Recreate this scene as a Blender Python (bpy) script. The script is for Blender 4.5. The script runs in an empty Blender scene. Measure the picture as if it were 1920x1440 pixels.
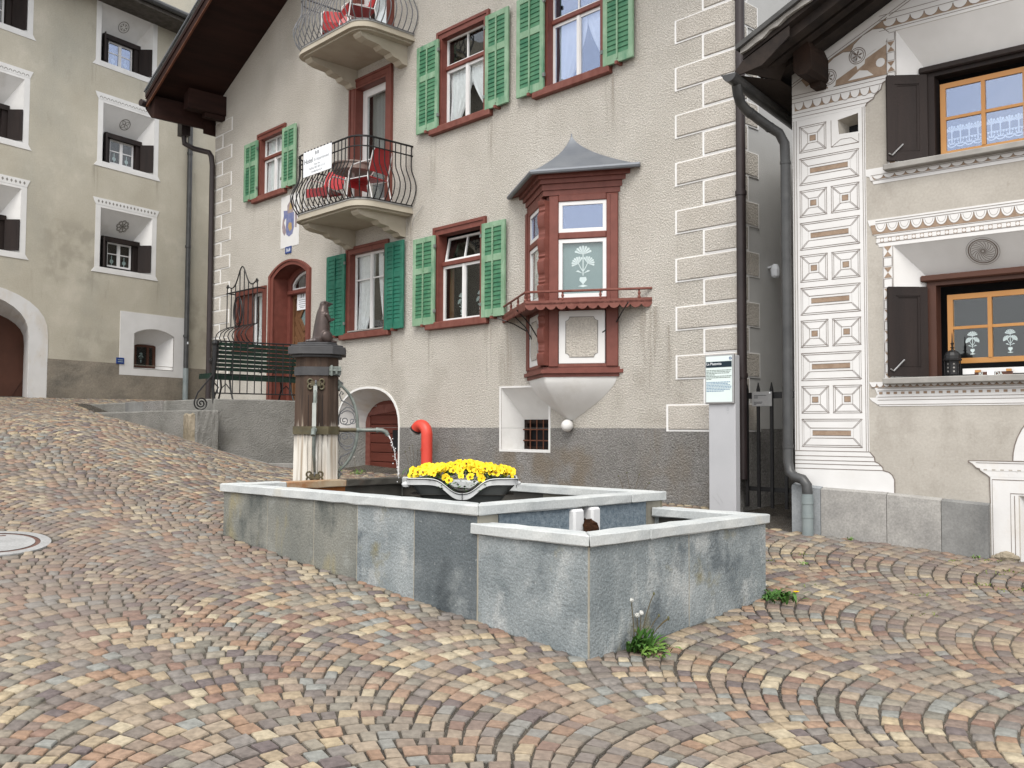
import bpy, bmesh, math, random
import numpy as np
from mathutils import Vector, Matrix
from mathutils.geometry import tessellate_polygon
random.seed(7)
rng = np.random.default_rng(11)
PI = math.pi
scene = bpy.context.scene
COL = scene.collection

# ------------------------------------------------------------ camera
CAM_Z = 1.6
def _camera():
    p, r = math.radians(2.71), math.radians(0.28)
    cp, sp, c, s = math.cos(p), math.sin(p), math.cos(r), math.sin(r)
    F = Vector((0, cp, sp)); U = Vector((0, -sp, cp)); R0 = Vector((1, 0, 0))
    X = c*R0 + s*U; Y = -s*R0 + c*U
    cd = bpy.data.cameras.new('camera')
    cd.sensor_width = 36; cd.lens = 36*1798/1920
    cd.clip_start = 0.05; cd.clip_end = 600
    o = bpy.data.objects.new('camera', cd)
    m = Matrix((X, Y, -F)).transposed().to_4x4(); m.translation = (0, 0, CAM_Z)
    o.matrix_world = m
    COL.objects.link(o); scene.camera = o
_camera()

# ------------------------------------------------------------ sky, sun, exposure
SUN_EL, SUN_AZ = math.radians(52), math.radians(188)     # azimuth clockwise from +Y
def _light():
    w = bpy.data.worlds.new('World'); scene.world = w; w.use_nodes = True
    nt = w.node_tree; N = nt.nodes; L = nt.links
    for n in list(N): N.remove(n)
    out = N.new('ShaderNodeOutputWorld'); bg = N.new('ShaderNodeBackground')
    sky = N.new('ShaderNodeTexSky'); sky.sky_type = 'NISHITA'; sky.sun_disc = False
    sky.sun_elevation = SUN_EL; sky.sun_rotation = SUN_AZ
    sky.air_density = 1.0; sky.dust_density = 2.0; sky.ozone_density = 1.0
    tc = N.new('ShaderNodeTexCoord')
    mp = N.new('ShaderNodeMapping'); mp.inputs['Scale'].default_value = (1.0, 1.0, 2.2)
    no = N.new('ShaderNodeTexNoise'); no.inputs['Scale'].default_value = 2.6; no.inputs['Detail'].default_value = 7
    rp = N.new('ShaderNodeValToRGB'); rp.color_ramp.elements[0].position = .38; rp.color_ramp.elements[1].position = .60
    rp.color_ramp.elements[0].color = (.62, .62, .62, 1); rp.color_ramp.elements[1].color = (1, 1, 1, 1)
    mx = N.new('ShaderNodeMixRGB'); mx.inputs[2].default_value = (8.5, 8.5, 8.55, 1)     # cloud
    L.new(tc.outputs['Generated'], mp.inputs['Vector']); L.new(mp.outputs['Vector'], no.inputs['Vector'])
    L.new(no.outputs['Fac'], rp.inputs['Fac']); L.new(rp.outputs['Color'], mx.inputs[0])
    L.new(sky.outputs['Color'], mx.inputs[1]); L.new(mx.outputs['Color'], bg.inputs['Color'])
    bg.inputs['Strength'].default_value = 0.10
    L.new(bg.outputs['Background'], out.inputs['Surface'])
    sd = bpy.data.lights.new('sun', 'SUN'); sd.energy = 1.5; sd.angle = math.radians(32); sd.color = (1, .962, .905)
    so = bpy.data.objects.new('sun', sd)
    d = Vector((math.sin(SUN_AZ)*math.cos(SUN_EL), math.cos(SUN_AZ)*math.cos(SUN_EL), math.sin(SUN_EL)))
    so.rotation_euler = (-d).to_track_quat('-Z', 'Y').to_euler(); so.location = d*60
    COL.objects.link(so)
    v = scene.view_settings
    v.view_transform = 'Standard'; v.look = 'None'; v.gamma = 1; v.use_curve_mapping = False
    v.exposure = 1.12
_light()

# ------------------------------------------------------------ materials
MATS = {}
def material(name, c1, c2=None, scale=6.0, detail=5, rough=.8, bump=None, spec=.3, metal=0.0, stains=(), grain=None, contrast=(.35, .65), coord='Object', stretch=(1, 1, 1), jitter=0.0):
    """base colour mixed by noise, optional extra stain layers (colour, scale, low, high, amount, stretch), fine grain, bump (scale, strength, distance)"""
    if name in MATS: return MATS[name]
    m = bpy.data.materials.new(name); m.use_nodes = True; nt = m.node_tree; N = nt.nodes; L = nt.links
    b = N['Principled BSDF']; b.inputs['Roughness'].default_value = rough; b.inputs['Metallic'].default_value = metal
    b.inputs['Specular IOR Level'].default_value = spec
    tc = N.new('ShaderNodeTexCoord'); src = tc.outputs[coord]
    def vec(st):
        if st == (1, 1, 1): return src
        q = N.new('ShaderNodeMapping'); q.inputs['Scale'].default_value = st; L.new(src, q.inputs['Vector']); return q.outputs['Vector']
    def noise(sc, de, st=(1, 1, 1), ro=.55):
        n = N.new('ShaderNodeTexNoise'); n.inputs['Scale'].default_value = sc; n.inputs['Detail'].default_value = de
        n.inputs['Roughness'].default_value = ro; L.new(vec(st), n.inputs['Vector']); return n.outputs['Fac']
    def remap(f, lo, hi, to=1.0):
        r = N.new('ShaderNodeMapRange'); r.inputs['From Min'].default_value = lo; r.inputs['From Max'].default_value = hi
        r.inputs['To Max'].default_value = to; L.new(f, r.inputs['Value']); return r.outputs['Result']
    col = None
    if c2 is not None:
        mx = N.new('ShaderNodeMixRGB'); mx.inputs[1].default_value = (*c1, 1); mx.inputs[2].default_value = (*c2, 1)
        L.new(remap(noise(scale, detail, stretch), *contrast), mx.inputs[0]); col = mx.outputs[0]
    else:
        rg = N.new('ShaderNodeRGB'); rg.outputs[0].default_value = (*c1, 1); col = rg.outputs[0]
    for sc_, s_, lo, hi, am, st in stains:
        mx = N.new('ShaderNodeMixRGB'); mx.inputs[2].default_value = (*sc_, 1); L.new(col, mx.inputs[1])
        L.new(remap(noise(s_, 6, st, .65), lo, hi, am), mx.inputs[0]); col = mx.outputs[0]
    if grain:
        mx = N.new('ShaderNodeMixRGB'); mx.blend_type = 'MULTIPLY'; mx.inputs[0].default_value = 1; L.new(col, mx.inputs[1])
        r = N.new('ShaderNodeMapRange'); r.inputs['From Min'].default_value = .3; r.inputs['From Max'].default_value = .7
        r.inputs['To Min'].default_value = 1-grain[1]; r.inputs['To Max'].default_value = 1+grain[1]*.6
        L.new(noise(grain[0], 3), r.inputs['Value']); L.new(r.outputs['Result'], mx.inputs[2]); col = mx.outputs[0]
    if jitter:
        oi = N.new('ShaderNodeObjectInfo'); mx = N.new('ShaderNodeMixRGB'); mx.blend_type = 'MULTIPLY'; mx.inputs[0].default_value = 1
        r = N.new('ShaderNodeMapRange'); r.inputs['To Min'].default_value = 1-jitter; r.inputs['To Max'].default_value = 1+jitter
        L.new(oi.outputs['Random'], r.inputs['Value']); L.new(col, mx.inputs[1]); L.new(r.outputs['Result'], mx.inputs[2]); col = mx.outputs[0]
    L.new(col, b.inputs['Base Color'])
    if bump:
        bp = N.new('ShaderNodeBump'); bp.inputs['Strength'].default_value = bump[1]; bp.inputs['Distance'].default_value = bump[2]
        L.new(noise(bump[0], 4, stretch if len(bump) > 3 else (1, 1, 1), .6), bp.inputs['Height']); L.new(bp.outputs['Normal'], b.inputs['Normal'])
    MATS[name] = m
    return m

def glass_material(name, tint=(.93, .96, .95), f0=.06, refl=(1, 1, 1)):
    m = bpy.data.materials.new(name); m.use_nodes = True; nt = m.node_tree; N = nt.nodes; L = nt.links
    N.remove(N['Principled BSDF']); out = N['Material Output']
    tr = N.new('ShaderNodeBsdfTransparent'); tr.inputs['Color'].default_value = (*tint, 1)
    gl = N.new('ShaderNodeBsdfGlossy'); gl.inputs['Roughness'].default_value = .015; gl.inputs['Color'].default_value = (*refl, 1)
    lw = N.new('ShaderNodeLayerWeight'); pw = N.new('ShaderNodeMath'); pw.operation = 'POWER'; pw.inputs[1].default_value = 4; L.new(lw.outputs['Facing'], pw.inputs[0])
    fr = N.new('ShaderNodeMath'); fr.operation = 'MULTIPLY_ADD'; fr.inputs[1].default_value = 1-f0; fr.inputs[2].default_value = f0; L.new(pw.outputs[0], fr.inputs[0])
    no = N.new('ShaderNodeTexNoise'); no.inputs['Scale'].default_value = 1.6
    tc = N.new('ShaderNodeTexCoord'); L.new(tc.outputs['Object'], no.inputs['Vector'])
    bp = N.new('ShaderNodeBump'); bp.inputs['Strength'].default_value = .08; bp.inputs['Distance'].default_value = .05
    L.new(no.outputs['Fac'], bp.inputs['Height']); L.new(bp.outputs['Normal'], gl.inputs['Normal'])
    mx = N.new('ShaderNodeMixShader'); L.new(fr.outputs[0], mx.inputs[0]); L.new(tr.outputs[0], mx.inputs[1]); L.new(gl.outputs[0], mx.inputs[2])
    L.new(mx.outputs[0], out.inputs['Surface']); MATS[name] = m
    return m

S1 = (1, 1, 1)
M_ = dict(
 roughcast=material('roughcast', (.485, .457, .408), (.55, .522, .472), 1.1, 5, .95, (46, .9, .04), .12, stains=[((.40, .365, .32), .55, .52, .75, .6, (1, 1, .35)), ((.36, .33, .29), 3.2, .60, .82, .55, (1, 1, .07)), ((.62, .585, .52), .8, .58, .75, .5, S1), ((.20, .175, .155), 40, .61, .73, .7, S1)], grain=(50, .26)),
 roughcast_grey=material('roughcast_grey', (.215, .208, .197), (.27, .262, .25), 1.5, 5, .95, (44, 1.0, .045), .12, stains=[((.33, .315, .29), .8, .53, .73, .7, (1, 1, .5)), ((.17, .15, .13), 1.6, .55, .75, .6, (1, 1, .6)), ((.09, .085, .078), 40, .60, .72, .7, S1)], grain=(50, .30)),
 concrete_rough=material('concrete_rough', (.185, .182, .168), (.245, .24, .222), 2.2, 6, .95, (40, .9, .035), .15, stains=[((.11, .105, .09), 1.2, .55, .75, .6, S1)], grain=(90, .18)),
 quoin_plaster=material('quoin_plaster', (.475, .442, .393), (.54, .508, .458), 2.0, 5, .92, (46, .9, .035), .15, stains=[((.42, .385, .34), 4, .6, .8, .4, S1), ((.20, .175, .15), 40, .62, .74, .5, S1)], grain=(48, .22)),
 white_plaster=material('white_plaster', (.62, .615, .60), (.68, .675, .66), 2.5, 5, .85, (30, .15, .01), .2, stains=[((.46, .435, .385), 1.8, .56, .8, .55, S1)]),
 white_clean=material('white_clean', (.585, .58, .57), (.63, .625, .617), 3, 4, .8, (40, .12, .006), .2, stains=[((.50, .47, .42), 1.1, .58, .82, .5, S1)]),
 white_dirty=material('white_dirty', (.57, .565, .555), (.61, .605, .595), 3, 4, .85, (40, .15, .006), .2, stains=[((.50, .43, .33), 2.0, .50, .75, .65, (1, 1, .6)), ((.25, .22, .18), 7, .66, .75, .8, S1)]),
 old_plaster=material('old_plaster', (.40, .37, .30), (.47, .44, .365), .9, 6, .93, (14, .25, .02), .15, stains=[((.345, .335, .285), .35, .5, .68, .8, (1, 1, .6)), ((.54, .50, .42), .9, .55, .72, .6, S1), ((.28, .262, .215), 2.2, .60, .78, .6, (1, 1, .4)), ((.30, .28, .23), 5, .62, .75, .5, (1, 1, .15))], grain=(40, .08)),
 old_plinth=material('old_plinth', (.195, .172, .14), (.27, .24, .195), 1.4, 6, .95, (22, .5, .02), .15, stains=[((.10, .095, .085), .8, .5, .7, .8, (1, 1, 2)), ((.09, .08, .06), 9, .62, .75, .7, (1, 1, 4))], grain=(40, .15)),
 grey_plaster=material('grey_plaster', (.345, .322, .285), (.41, .385, .345), 1.6, 6, .92, (18, .22, .014), .15, stains=[((.285, .262, .228), 2.4, .53, .72, .8, (1, 1, .7)), ((.48, .45, .405), .9, .55, .75, .6, S1), ((.22, .195, .16), 7, .63, .76, .6, (1, 1, .6))], grain=(45, .08)),
 alley_wall=material('alley_wall', (.40, .40, .39), (.46, .46, .45), 1.0, 5, .9, (50, .3, .01), .15, stains=[((.30, .295, .28), .8, .5, .75, .5, (1, 1, .4))]),
 red_wood=material('red_wood', (.132, .040, .029), (.160, .050, .037), 9, 4, .55, (60, .12, .004), .35, stains=[((.095, .024, .017), 3.5, .54, .74, .7, (1, 1, .3)), ((.24, .095, .07), 12, .62, .76, .4, (1, 1, .3))]),
 red_wood_worn=material('red_wood_worn', (.135, .042, .031), (.178, .066, .050), 9, 5, .6, (60, .2, .004), .3, stains=[((.07, .02, .015), 5, .6, .75, .7, (1, 1, .15))]),
 green_light=material('green_light', (.155, .265, .165), (.225, .345, .235), 5, 5, .6, (50, .12, .004), .3, stains=[((.045, .17, .095), 5, .52, .70, .85, (1, 1, .25)), ((.30, .42, .29), 9, .60, .74, .6, (1, 1, .3)), ((.16, .17, .12), 14, .66, .76, .5, S1)]),
 green_slat=material('green_slat', (.028, .125, .065), (.07, .185, .10), 5, 5, .6, (50, .12, .004), .3, stains=[((.16, .29, .17), 6, .57, .75, .6, (1, 1, 3))]),
 green_dark=material('green_dark', (.012, .115, .075), (.022, .145, .095), 5, 4, .5, (50, .1, .004), .35, stains=[((.06, .20, .135), 7, .56, .72, .6, (1, 1, .3)), ((.008, .07, .046), 5, .55, .7, .6, (1, 1, .4))]),
 paint_white=material('paint_white', (.62, .615, .61), (.66, .655, .65), 5, 3, .4, None, .4),
 dark_wood=material('dark_wood', (.011, .0068, .006), (.020, .0125, .0105), 6, 5, .65, (40, .3, .004), .3, stretch=(1, 1, .12)),
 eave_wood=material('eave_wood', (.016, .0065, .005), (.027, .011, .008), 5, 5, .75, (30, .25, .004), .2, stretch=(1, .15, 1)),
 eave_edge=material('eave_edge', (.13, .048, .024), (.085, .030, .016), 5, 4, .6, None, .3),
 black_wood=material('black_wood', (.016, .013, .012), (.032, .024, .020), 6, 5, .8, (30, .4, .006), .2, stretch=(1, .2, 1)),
 beam_wood=material('beam_wood', (.013, .008, .006), (.026, .014, .0095), 6, 5, .8, (30, .4, .006), .2, stretch=(1, .2, 1)),
 oak=material('oak', (.105, .050, .023), (.145, .072, .034), 5, 5, .5, (40, .15, .003), .35, stretch=(1, 1, .12)),
 orange_wood=material('orange_wood', (.36, .165, .045), (.42, .21, .065), 5, 4, .4, None, .4, stretch=(.3, 1, .3)),
 brown_wood=material('brown_wood', (.060, .024, .015), (.085, .034, .021), 6, 5, .55, (40, .15, .003), .35, stretch=(.2, 1, .2)),
 iron=material('iron', (.005, .005, .0058), (.010, .0098, .0102), 20, 3, .5, (60, .1, .002), .4),
 iron_grey=material('iron_grey', (.10, .105, .115), (.14, .145, .15), 20, 3, .5, None, .4),
 pipe_brown=material('pipe_brown', (.020, .014, .0145), (.031, .022, .022), 4, 4, .45, None, .4),
 pipe_black=material('pipe_black', (.035, .036, .037), (.055, .056, .056), 5, 4, .42, None, .4, stains=[((.10, .10, .095), 3, .6, .8, .5, S1)]),
 pipe_grey=material('pipe_grey', (.17, .20, .205), (.21, .24, .24), 5, 4, .4, None, .4),
 zinc=material('zinc', (.135, .148, .168), (.175, .188, .205), 2.5, 5, .5, None, .4, metal=.25),
 stone_sill=material('stone_sill', (.24, .23, .215), (.31, .30, .28), 6, 6, .85, (40, .3, .005), .2),
 slab_stone=material('slab_stone', (.25, .243, .23), (.33, .32, .30), 4, 7, .9, (70, .35, .004), .2, stains=[((.21, .205, .20), 1.6, .5, .7, .7, S1), ((.40, .39, .37), 2.2, .58, .75, .5, S1)], grain=(60, .2)),
 slab_stone_dark=material('slab_stone_dark', (.165, .165, .16), (.23, .23, .222), 3, 7, .9, (70, .3, .004), .2, stains=[((.115, .118, .118), 1.6, .5, .7, .8, (1, 1, .2)), ((.32, .315, .30), 6, .62, .75, .6, (1, 1, .2))], grain=(60, .15)),
 slab_stone_blue=material('slab_stone_blue', (.20, .215, .225), (.27, .285, .295), 3, 7, .9, (70, .3, .004), .2, grain=(60, .15)),
 coping=material('coping', (.385, .405, .405), (.47, .485, .475), 4, 6, .85, (45, .35, .006), .2, stains=[((.27, .29, .285), 3, .56, .75, .7, S1), ((.47, .43, .33), 1.6, .62, .78, .55, S1)], grain=(70, .12)),
 fount_a=material('fountain_stone_pale', (.162, .186, .194), (.268, .294, .299), 3.0, 7, .85, (42, .85, .014), .25, stains=[((.36, .375, .37), 3.4, .52, .66, .9, (1, 1, .8)), ((.095, .113, .124), 2.2, .55, .65, .85, S1), ((.185, .165, .085), 2.6, .60, .72, .75, S1), ((.46, .47, .46), 26, .63, .70, .55, S1), ((.10, .11, .11), 40, .62, .72, .5, S1)], grain=(70, .28)),
 fount_b=material('fountain_stone_dark', (.088, .104, .112), (.132, .148, .155), 2.2, 7, .8, (42, .8, .012), .25, stains=[((.22, .24, .24), 2.2, .54, .66, .85, S1), ((.05, .06, .066), 2.0, .52, .66, .85, S1), ((.36, .375, .37), 30, .62, .70, .6, S1)], grain=(70, .26)),
 fount_c=material('fountain_stone_olive', (.15, .155, .140), (.205, .205, .18), 2.0, 7, .85, (42, .8, .012), .25, stains=[((.26, .225, .12), 1.7, .53, .66, .9, (1, 1, .35)), ((.055, .065, .064), 1.9, .52, .66, .9, (1, 1, .6)), ((.27, .28, .26), 3.4, .56, .70, .7, S1), ((.36, .36, .33), 28, .64, .72, .4, S1)], grain=(70, .24)),
 fount_in=material('fountain_stone_inner', (.21, .20, .165), (.29, .275, .23), 3, 6, .8, (50, .3, .005), .25, stains=[((.09, .085, .07), 1.5, .5, .7, .8, (1, 1, .4))]),
 fount_blue=material('fountain_stone_blue', (.11, .145, .175), (.19, .23, .26), 26, 5, .85, (50, .8, .012), .25, stains=[((.34, .38, .40), 34, .60, .72, .6, S1)]),
 rust=material('rusty_stone', (.26, .085, .022), (.36, .135, .04), 4, 6, .7, (40, .3, .005), .25, stains=[((.14, .045, .014), 2.2, .55, .75, .7, (1, 1, .4)), ((.42, .24, .10), 5, .6, .75, .5, S1)]),
 wet_dark=material('wet_dark_stone', (.035, .033, .028), (.065, .06, .05), 4, 6, .5, (40, .3, .005), .4, stains=[((.10, .045, .02), 2.2, .56, .74, .8, S1)]),
 mortar=material('mortar', (.23, .215, .175), (.32, .30, .25), 9, 4, .9, None, .2),
 marble=material('marble', (.56, .565, .57), (.64, .645, .645), 6, 5, .6, (40, .1, .004), .3, stains=[((.40, .405, .41), 3, .55, .75, .5, S1)]),
 overflow_dark=material('dark_sheet', (.02, .011, .007), (.045, .02, .010), 9, 5, .9, (40, .8, .02), .1),
 bronze=material('bronze', (.040, .029, .026), (.062, .043, .037), 7, 5, .38, None, .5, metal=.45, stains=[((.15, .155, .165), 5, .56, .72, .6, S1), ((.16, .115, .07), 3, .64, .78, .5, S1)]),
 slate_cap=material('slate_cap', (.040, .040, .042), (.065, .064, .065), 4, 5, .6, (40, .2, .004), .3, stains=[((.13, .125, .12), 3, .6, .78, .4, S1)]),
 post_wood=None,
 copper_green=material('aged_copper', (.11, .125, .115), (.20, .225, .205), 9, 5, .55, None, .4, metal=.3, stains=[((.12, .10, .05), 5, .55, .75, .6, S1)]),
 brass_old=material('old_brass', (.075, .062, .035), (.115, .098, .055), 9, 4, .5, None, .4, metal=.35, stains=[((.08, .10, .085), 5, .55, .75, .7, S1)]),
green_bench=material('green_bench', (.003, .016, .011), (.006, .025, .017), 6, 4, .45, None, .4),
 strap_pale=material('strap_pale', (.27, .29, .27), (.36, .375, .35), 8, 4, .5, None, .4),
 rust_coping=material('rust_coping', (.30, .21, .12), (.38, .33, .25), 3, 6, .8, (45, .35, .006), .2, stains=[((.26, .105, .035), 2.5, .45, .62, .85, S1)]),
 quoin_band=material('quoin_band', (.70, .695, .68), (.75, .745, .735), 3, 4, .8, (40, .12, .006), .2),
 red_wood_shaded=material('red_wood_shaded', (.085, .022, .014), (.115, .030, .020), 6, 5, .65, (30, .2, .004), .25, stretch=(.2, 1, 1)),  # red wood darkened to carry the shade inside the arch
 red_pipe=material('red_pipe', (.52, .048, .030), (.60, .065, .042), 3, 3, .45, None, .4),
 rubber=material('rubber', (.02, .02, .02), rough=.6),
 steel=material('steel', (.42, .42, .42), (.5, .5, .5), 6, 3, .35, None, .5, metal=.7),
 pillar_grey=material('pillar_grey', (.375, .38, .395), (.41, .415, .43), 2, 4, .45, None, .4, stains=[((.50, .505, .515), 5, .64, .75, .4, S1)]),
 panel_paper=material('panel_paper', (.60, .68, .66), (.63, .71, .695), 3, 2, .35, None, .4),
 navy=material('navy', (.006, .018, .028), rough=.5),
 ink=material('ink', (.03, .032, .04), rough=.7),
 ink_grey=material('ink_grey', (.30, .31, .33), rough=.7),
 ink_blue=material('ink_blue', (.14, .24, .36), rough=.7),
 ink_olive=material('ink_olive', (.18, .22, .20), rough=.7),
 sign_white=material('sign_white', (.74, .77, .80), rough=.4),
 sign_blue=material('sign_blue', (.010, .035, .16), (.014, .045, .19), 8, 2, .35, None, .4),
 alu=material('alu', (.30, .30, .30), (.36, .36, .36), 8, 4, .35, None, .5, metal=.5),
 crest_blue=material('crest_blue', (.10, .13, .27), (.19, .20, .32), 9, 4, .8),
 crest_gold=material('crest_gold', (.36, .26, .12), rough=.8), crest_grey=material('crest_grey', (.33, .28, .26), (.22, .17, .20), 9, 4, .8),
 sgraf_brown=material('sgraffito_brown', (.245, .175, .125), (.31, .235, .175), 12, 4, .95, (50, .5, .006), .1, stains=[((.40, .33, .27), 22, .64, .74, .6, S1)]),
 sgraf_line=material('sgraffito_line', (.145, .12, .105), (.20, .17, .15), 14, 3, .95, None, .1),
 sgraf_grey=material('sgraffito_grey', (.185, .175, .16), (.24, .23, .21), 14, 3, .95, None, .1),
 curtain=material('curtain', (.70, .70, .71), (.78, .78, .79), 14, 3, .9, None, .1),
 lace=material('lace', (.62, .68, .68), (.70, .75, .75), 14, 3, .9, None, .1),
 lace_dim=material('lace_dim', (.34, .42, .41), (.40, .48, .47), 14, 3, .9, None, .1),
 room=material('room_dark', (.012, .012, .014), rough=.9),  # near-black: the darkness of unlit rooms is put into the colour
 blind=material('blind', (.17, .235, .235), (.20, .265, .265), 1.5, 3, .8, None, .2),
 drape=material('drape_grey', (.17, .175, .18), (.24, .245, .25), 3, 3, .9, None, .1, stretch=(6, 1, .2)),
 seat_red=material('seat_red', (.32, .018, .022), (.40, .026, .030), 6, 3, .35, None, .45),
 table_top=material('table_top', (.20, .155, .135), (.26, .21, .185), 5, 4, .6, None, .3),
 balcony=material('balcony_stone', (.37, .335, .27), (.43, .395, .325), 2.0, 5, .9, (50, .2, .006), .15, stains=[((.29, .25, .185), 1.2, .52, .75, .6, S1)]),
 slab_top=material('balcony_edge', (.20, .20, .195), (.29, .285, .275), 9, 5, .9, (50, .3, .006), .15),
 lead=material('planter_lead', (.042, .046, .047), (.075, .08, .078), 3, 5, .6, None, .35, stains=[((.11, .115, .105), 2, .56, .75, .5, S1)]),
 lead_rim=material('planter_rim', (.42, .43, .43), (.54, .55, .55), 5, 4, .5, None, .35),
 petal=material('petal', (.78, .56, .015), (.82, .63, .03), 9, 2, .6, None, .3, jitter=.08),
 petal_eye=material('petal_eye', (.10, .025, .008), rough=.7),
 leaf=material('leaf', (.030, .085, .014), (.065, .15, .028), 14, 3, .55, None, .3),
 leaf_light=material('leaf_light', (.085, .17, .03), (.14, .24, .05), 14, 3, .6, None, .3),
 leaf_olive=material('leaf_olive', (.11, .14, .035), (.16, .18, .05), 14, 3, .7, None, .2),
 stalk=material('stalk', (.075, .060, .030), (.11, .085, .045), 9, 3, .8, None, .2),
 fluff=material('fluff', (.55, .55, .52), rough=1.0), bud=material('bud', (.10, .10, .05), rough=.9), dandelion=material('dandelion', (.78, .55, .01), rough=.8),
 soil=material('soil', (.03, .024, .018), rough=1.0),
 cover_stone=material('cover_stone', (.25, .25, .245), (.32, .32, .315), 5, 5, .85, (60, .2, .004), .2, grain=(50, .15)),
 cover_iron=material('cover_iron', (.085, .045, .036), (.12, .065, .05), 9, 4, .7, None, .3),
 roof_tile=material('roof_dark', (.05, .05, .05), (.08, .08, .078), 4, 5, .8, (10, .4, .02), .2),
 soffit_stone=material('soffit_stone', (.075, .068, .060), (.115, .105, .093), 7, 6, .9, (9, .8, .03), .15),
 wall_rough=material('boulder', (.20, .17, .12), (.29, .25, .19), 6, 6, .95, (18, .8, .03), .15, stains=[((.09, .08, .06), 4, .55, .75, .7, S1)]),
)
G_ = dict(
 clear=glass_material('window_glass', (.93, .95, .95), .045),
 mirror=glass_material('sky_glass', (.88, .90, .92), .22, (.66, .76, 1.0)),  # blue of the sky put into the reflection colour
 dark=glass_material('dim_glass', (.88, .90, .90), .03),
)

def water_material(name, tint, rough=.03):
    m = bpy.data.materials.new(name); m.use_nodes = True; nt = m.node_tree; N = nt.nodes; L = nt.links
    N.remove(N['Principled BSDF']); out = N['Material Output']
    tr = N.new('ShaderNodeBsdfTransparent'); tr.inputs['Color'].default_value = (*tint, 1)
    gl = N.new('ShaderNodeBsdfGlossy'); gl.inputs['Roughness'].default_value = rough
    fr = N.new('ShaderNodeFresnel'); fr.inputs['IOR'].default_value = 1.33
    tc = N.new('ShaderNodeTexCoord'); no = N.new('ShaderNodeTexNoise'); no.inputs['Scale'].default_value = 9; no.inputs['Detail'].default_value = 3
    L.new(tc.outputs['Object'], no.inputs['Vector'])
    bp = N.new('ShaderNodeBump'); bp.inputs['Strength'].default_value = .35; bp.inputs['Distance'].default_value = .02
    L.new(no.outputs['Fac'], bp.inputs['Height']); L.new(bp.outputs['Normal'], gl.inputs['Normal']); L.new(bp.outputs['Normal'], fr.inputs['Normal'])
    mx = N.new('ShaderNodeMixShader'); L.new(fr.outputs[0], mx.inputs[0]); L.new(tr.outputs[0], mx.inputs[1]); L.new(gl.outputs[0], mx.inputs[2])
    L.new(mx.outputs[0], out.inputs['Surface']); return m
M_['water'] = water_material('water', (.42, .40, .30))
M_['jet'] = material('water_jet', (.66, .67, .68), rough=.12, spec=.6)

def post_wood_material():
    """weathered post: dark brown above, bleached below the iron band, vertical grain and streaks (wear that belongs to the wood)"""
    m = material('post_wood', (.045, .028, .020), (.080, .054, .040), 7, 6, .8, (26, .5, .01, 1), .2, stretch=(1, 1, .06), stains=[((.022, .017, .014), 6, .52, .66, .85, (1, 1, .05)), ((.17, .13, .10), 9, .62, .74, .6, (1, 1, .08))])
    nt = m.node_tree; N = nt.nodes; L = nt.links; b = N['Principled BSDF']
    old = b.inputs['Base Color'].links[0].from_socket
    tc = N.new('ShaderNodeTexCoord'); sx = N.new('ShaderNodeSeparateXYZ'); L.new(tc.outputs['Object'], sx.inputs[0])
    mp = N.new('ShaderNodeMapping'); mp.inputs['Scale'].default_value = (14, 14, .8); L.new(tc.outputs['Object'], mp.inputs['Vector'])
    no = N.new('ShaderNodeTexNoise'); no.inputs['Scale'].default_value = 1.5; no.inputs['Detail'].default_value = 5; L.new(mp.outputs['Vector'], no.inputs['Vector'])
    a = N.new('ShaderNodeMath'); a.operation = 'MULTIPLY_ADD'; a.inputs[1].default_value = .75; L.new(no.outputs['Fac'], a.inputs[0]); L.new(sx.outputs['Z'], a.inputs[2])
    r = N.new('ShaderNodeMapRange'); r.inputs['From Min'].default_value = 2.02; r.inputs['From Max'].default_value = 1.86; L.new(a.outputs[0], r.inputs['Value'])
    cr = N.new('ShaderNodeValToRGB'); cr.color_ramp.elements[0].color = (.24, .18, .12, 1); cr.color_ramp.elements[0].position = .3
    cr.color_ramp.elements[1].color = (.60, .575, .52, 1); cr.color_ramp.elements[1].position = .58; L.new(no.outputs['Fac'], cr.inputs['Fac'])
    mx = N.new('ShaderNodeMixRGB'); L.new(r.outputs['Result'], mx.inputs[0]); L.new(old, mx.inputs[1]); L.new(cr.outputs['Color'], mx.inputs[2]); L.new(mx.outputs[0], b.inputs['Base Color'])
    return m
M_['post_wood'] = post_wood_material()

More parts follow.
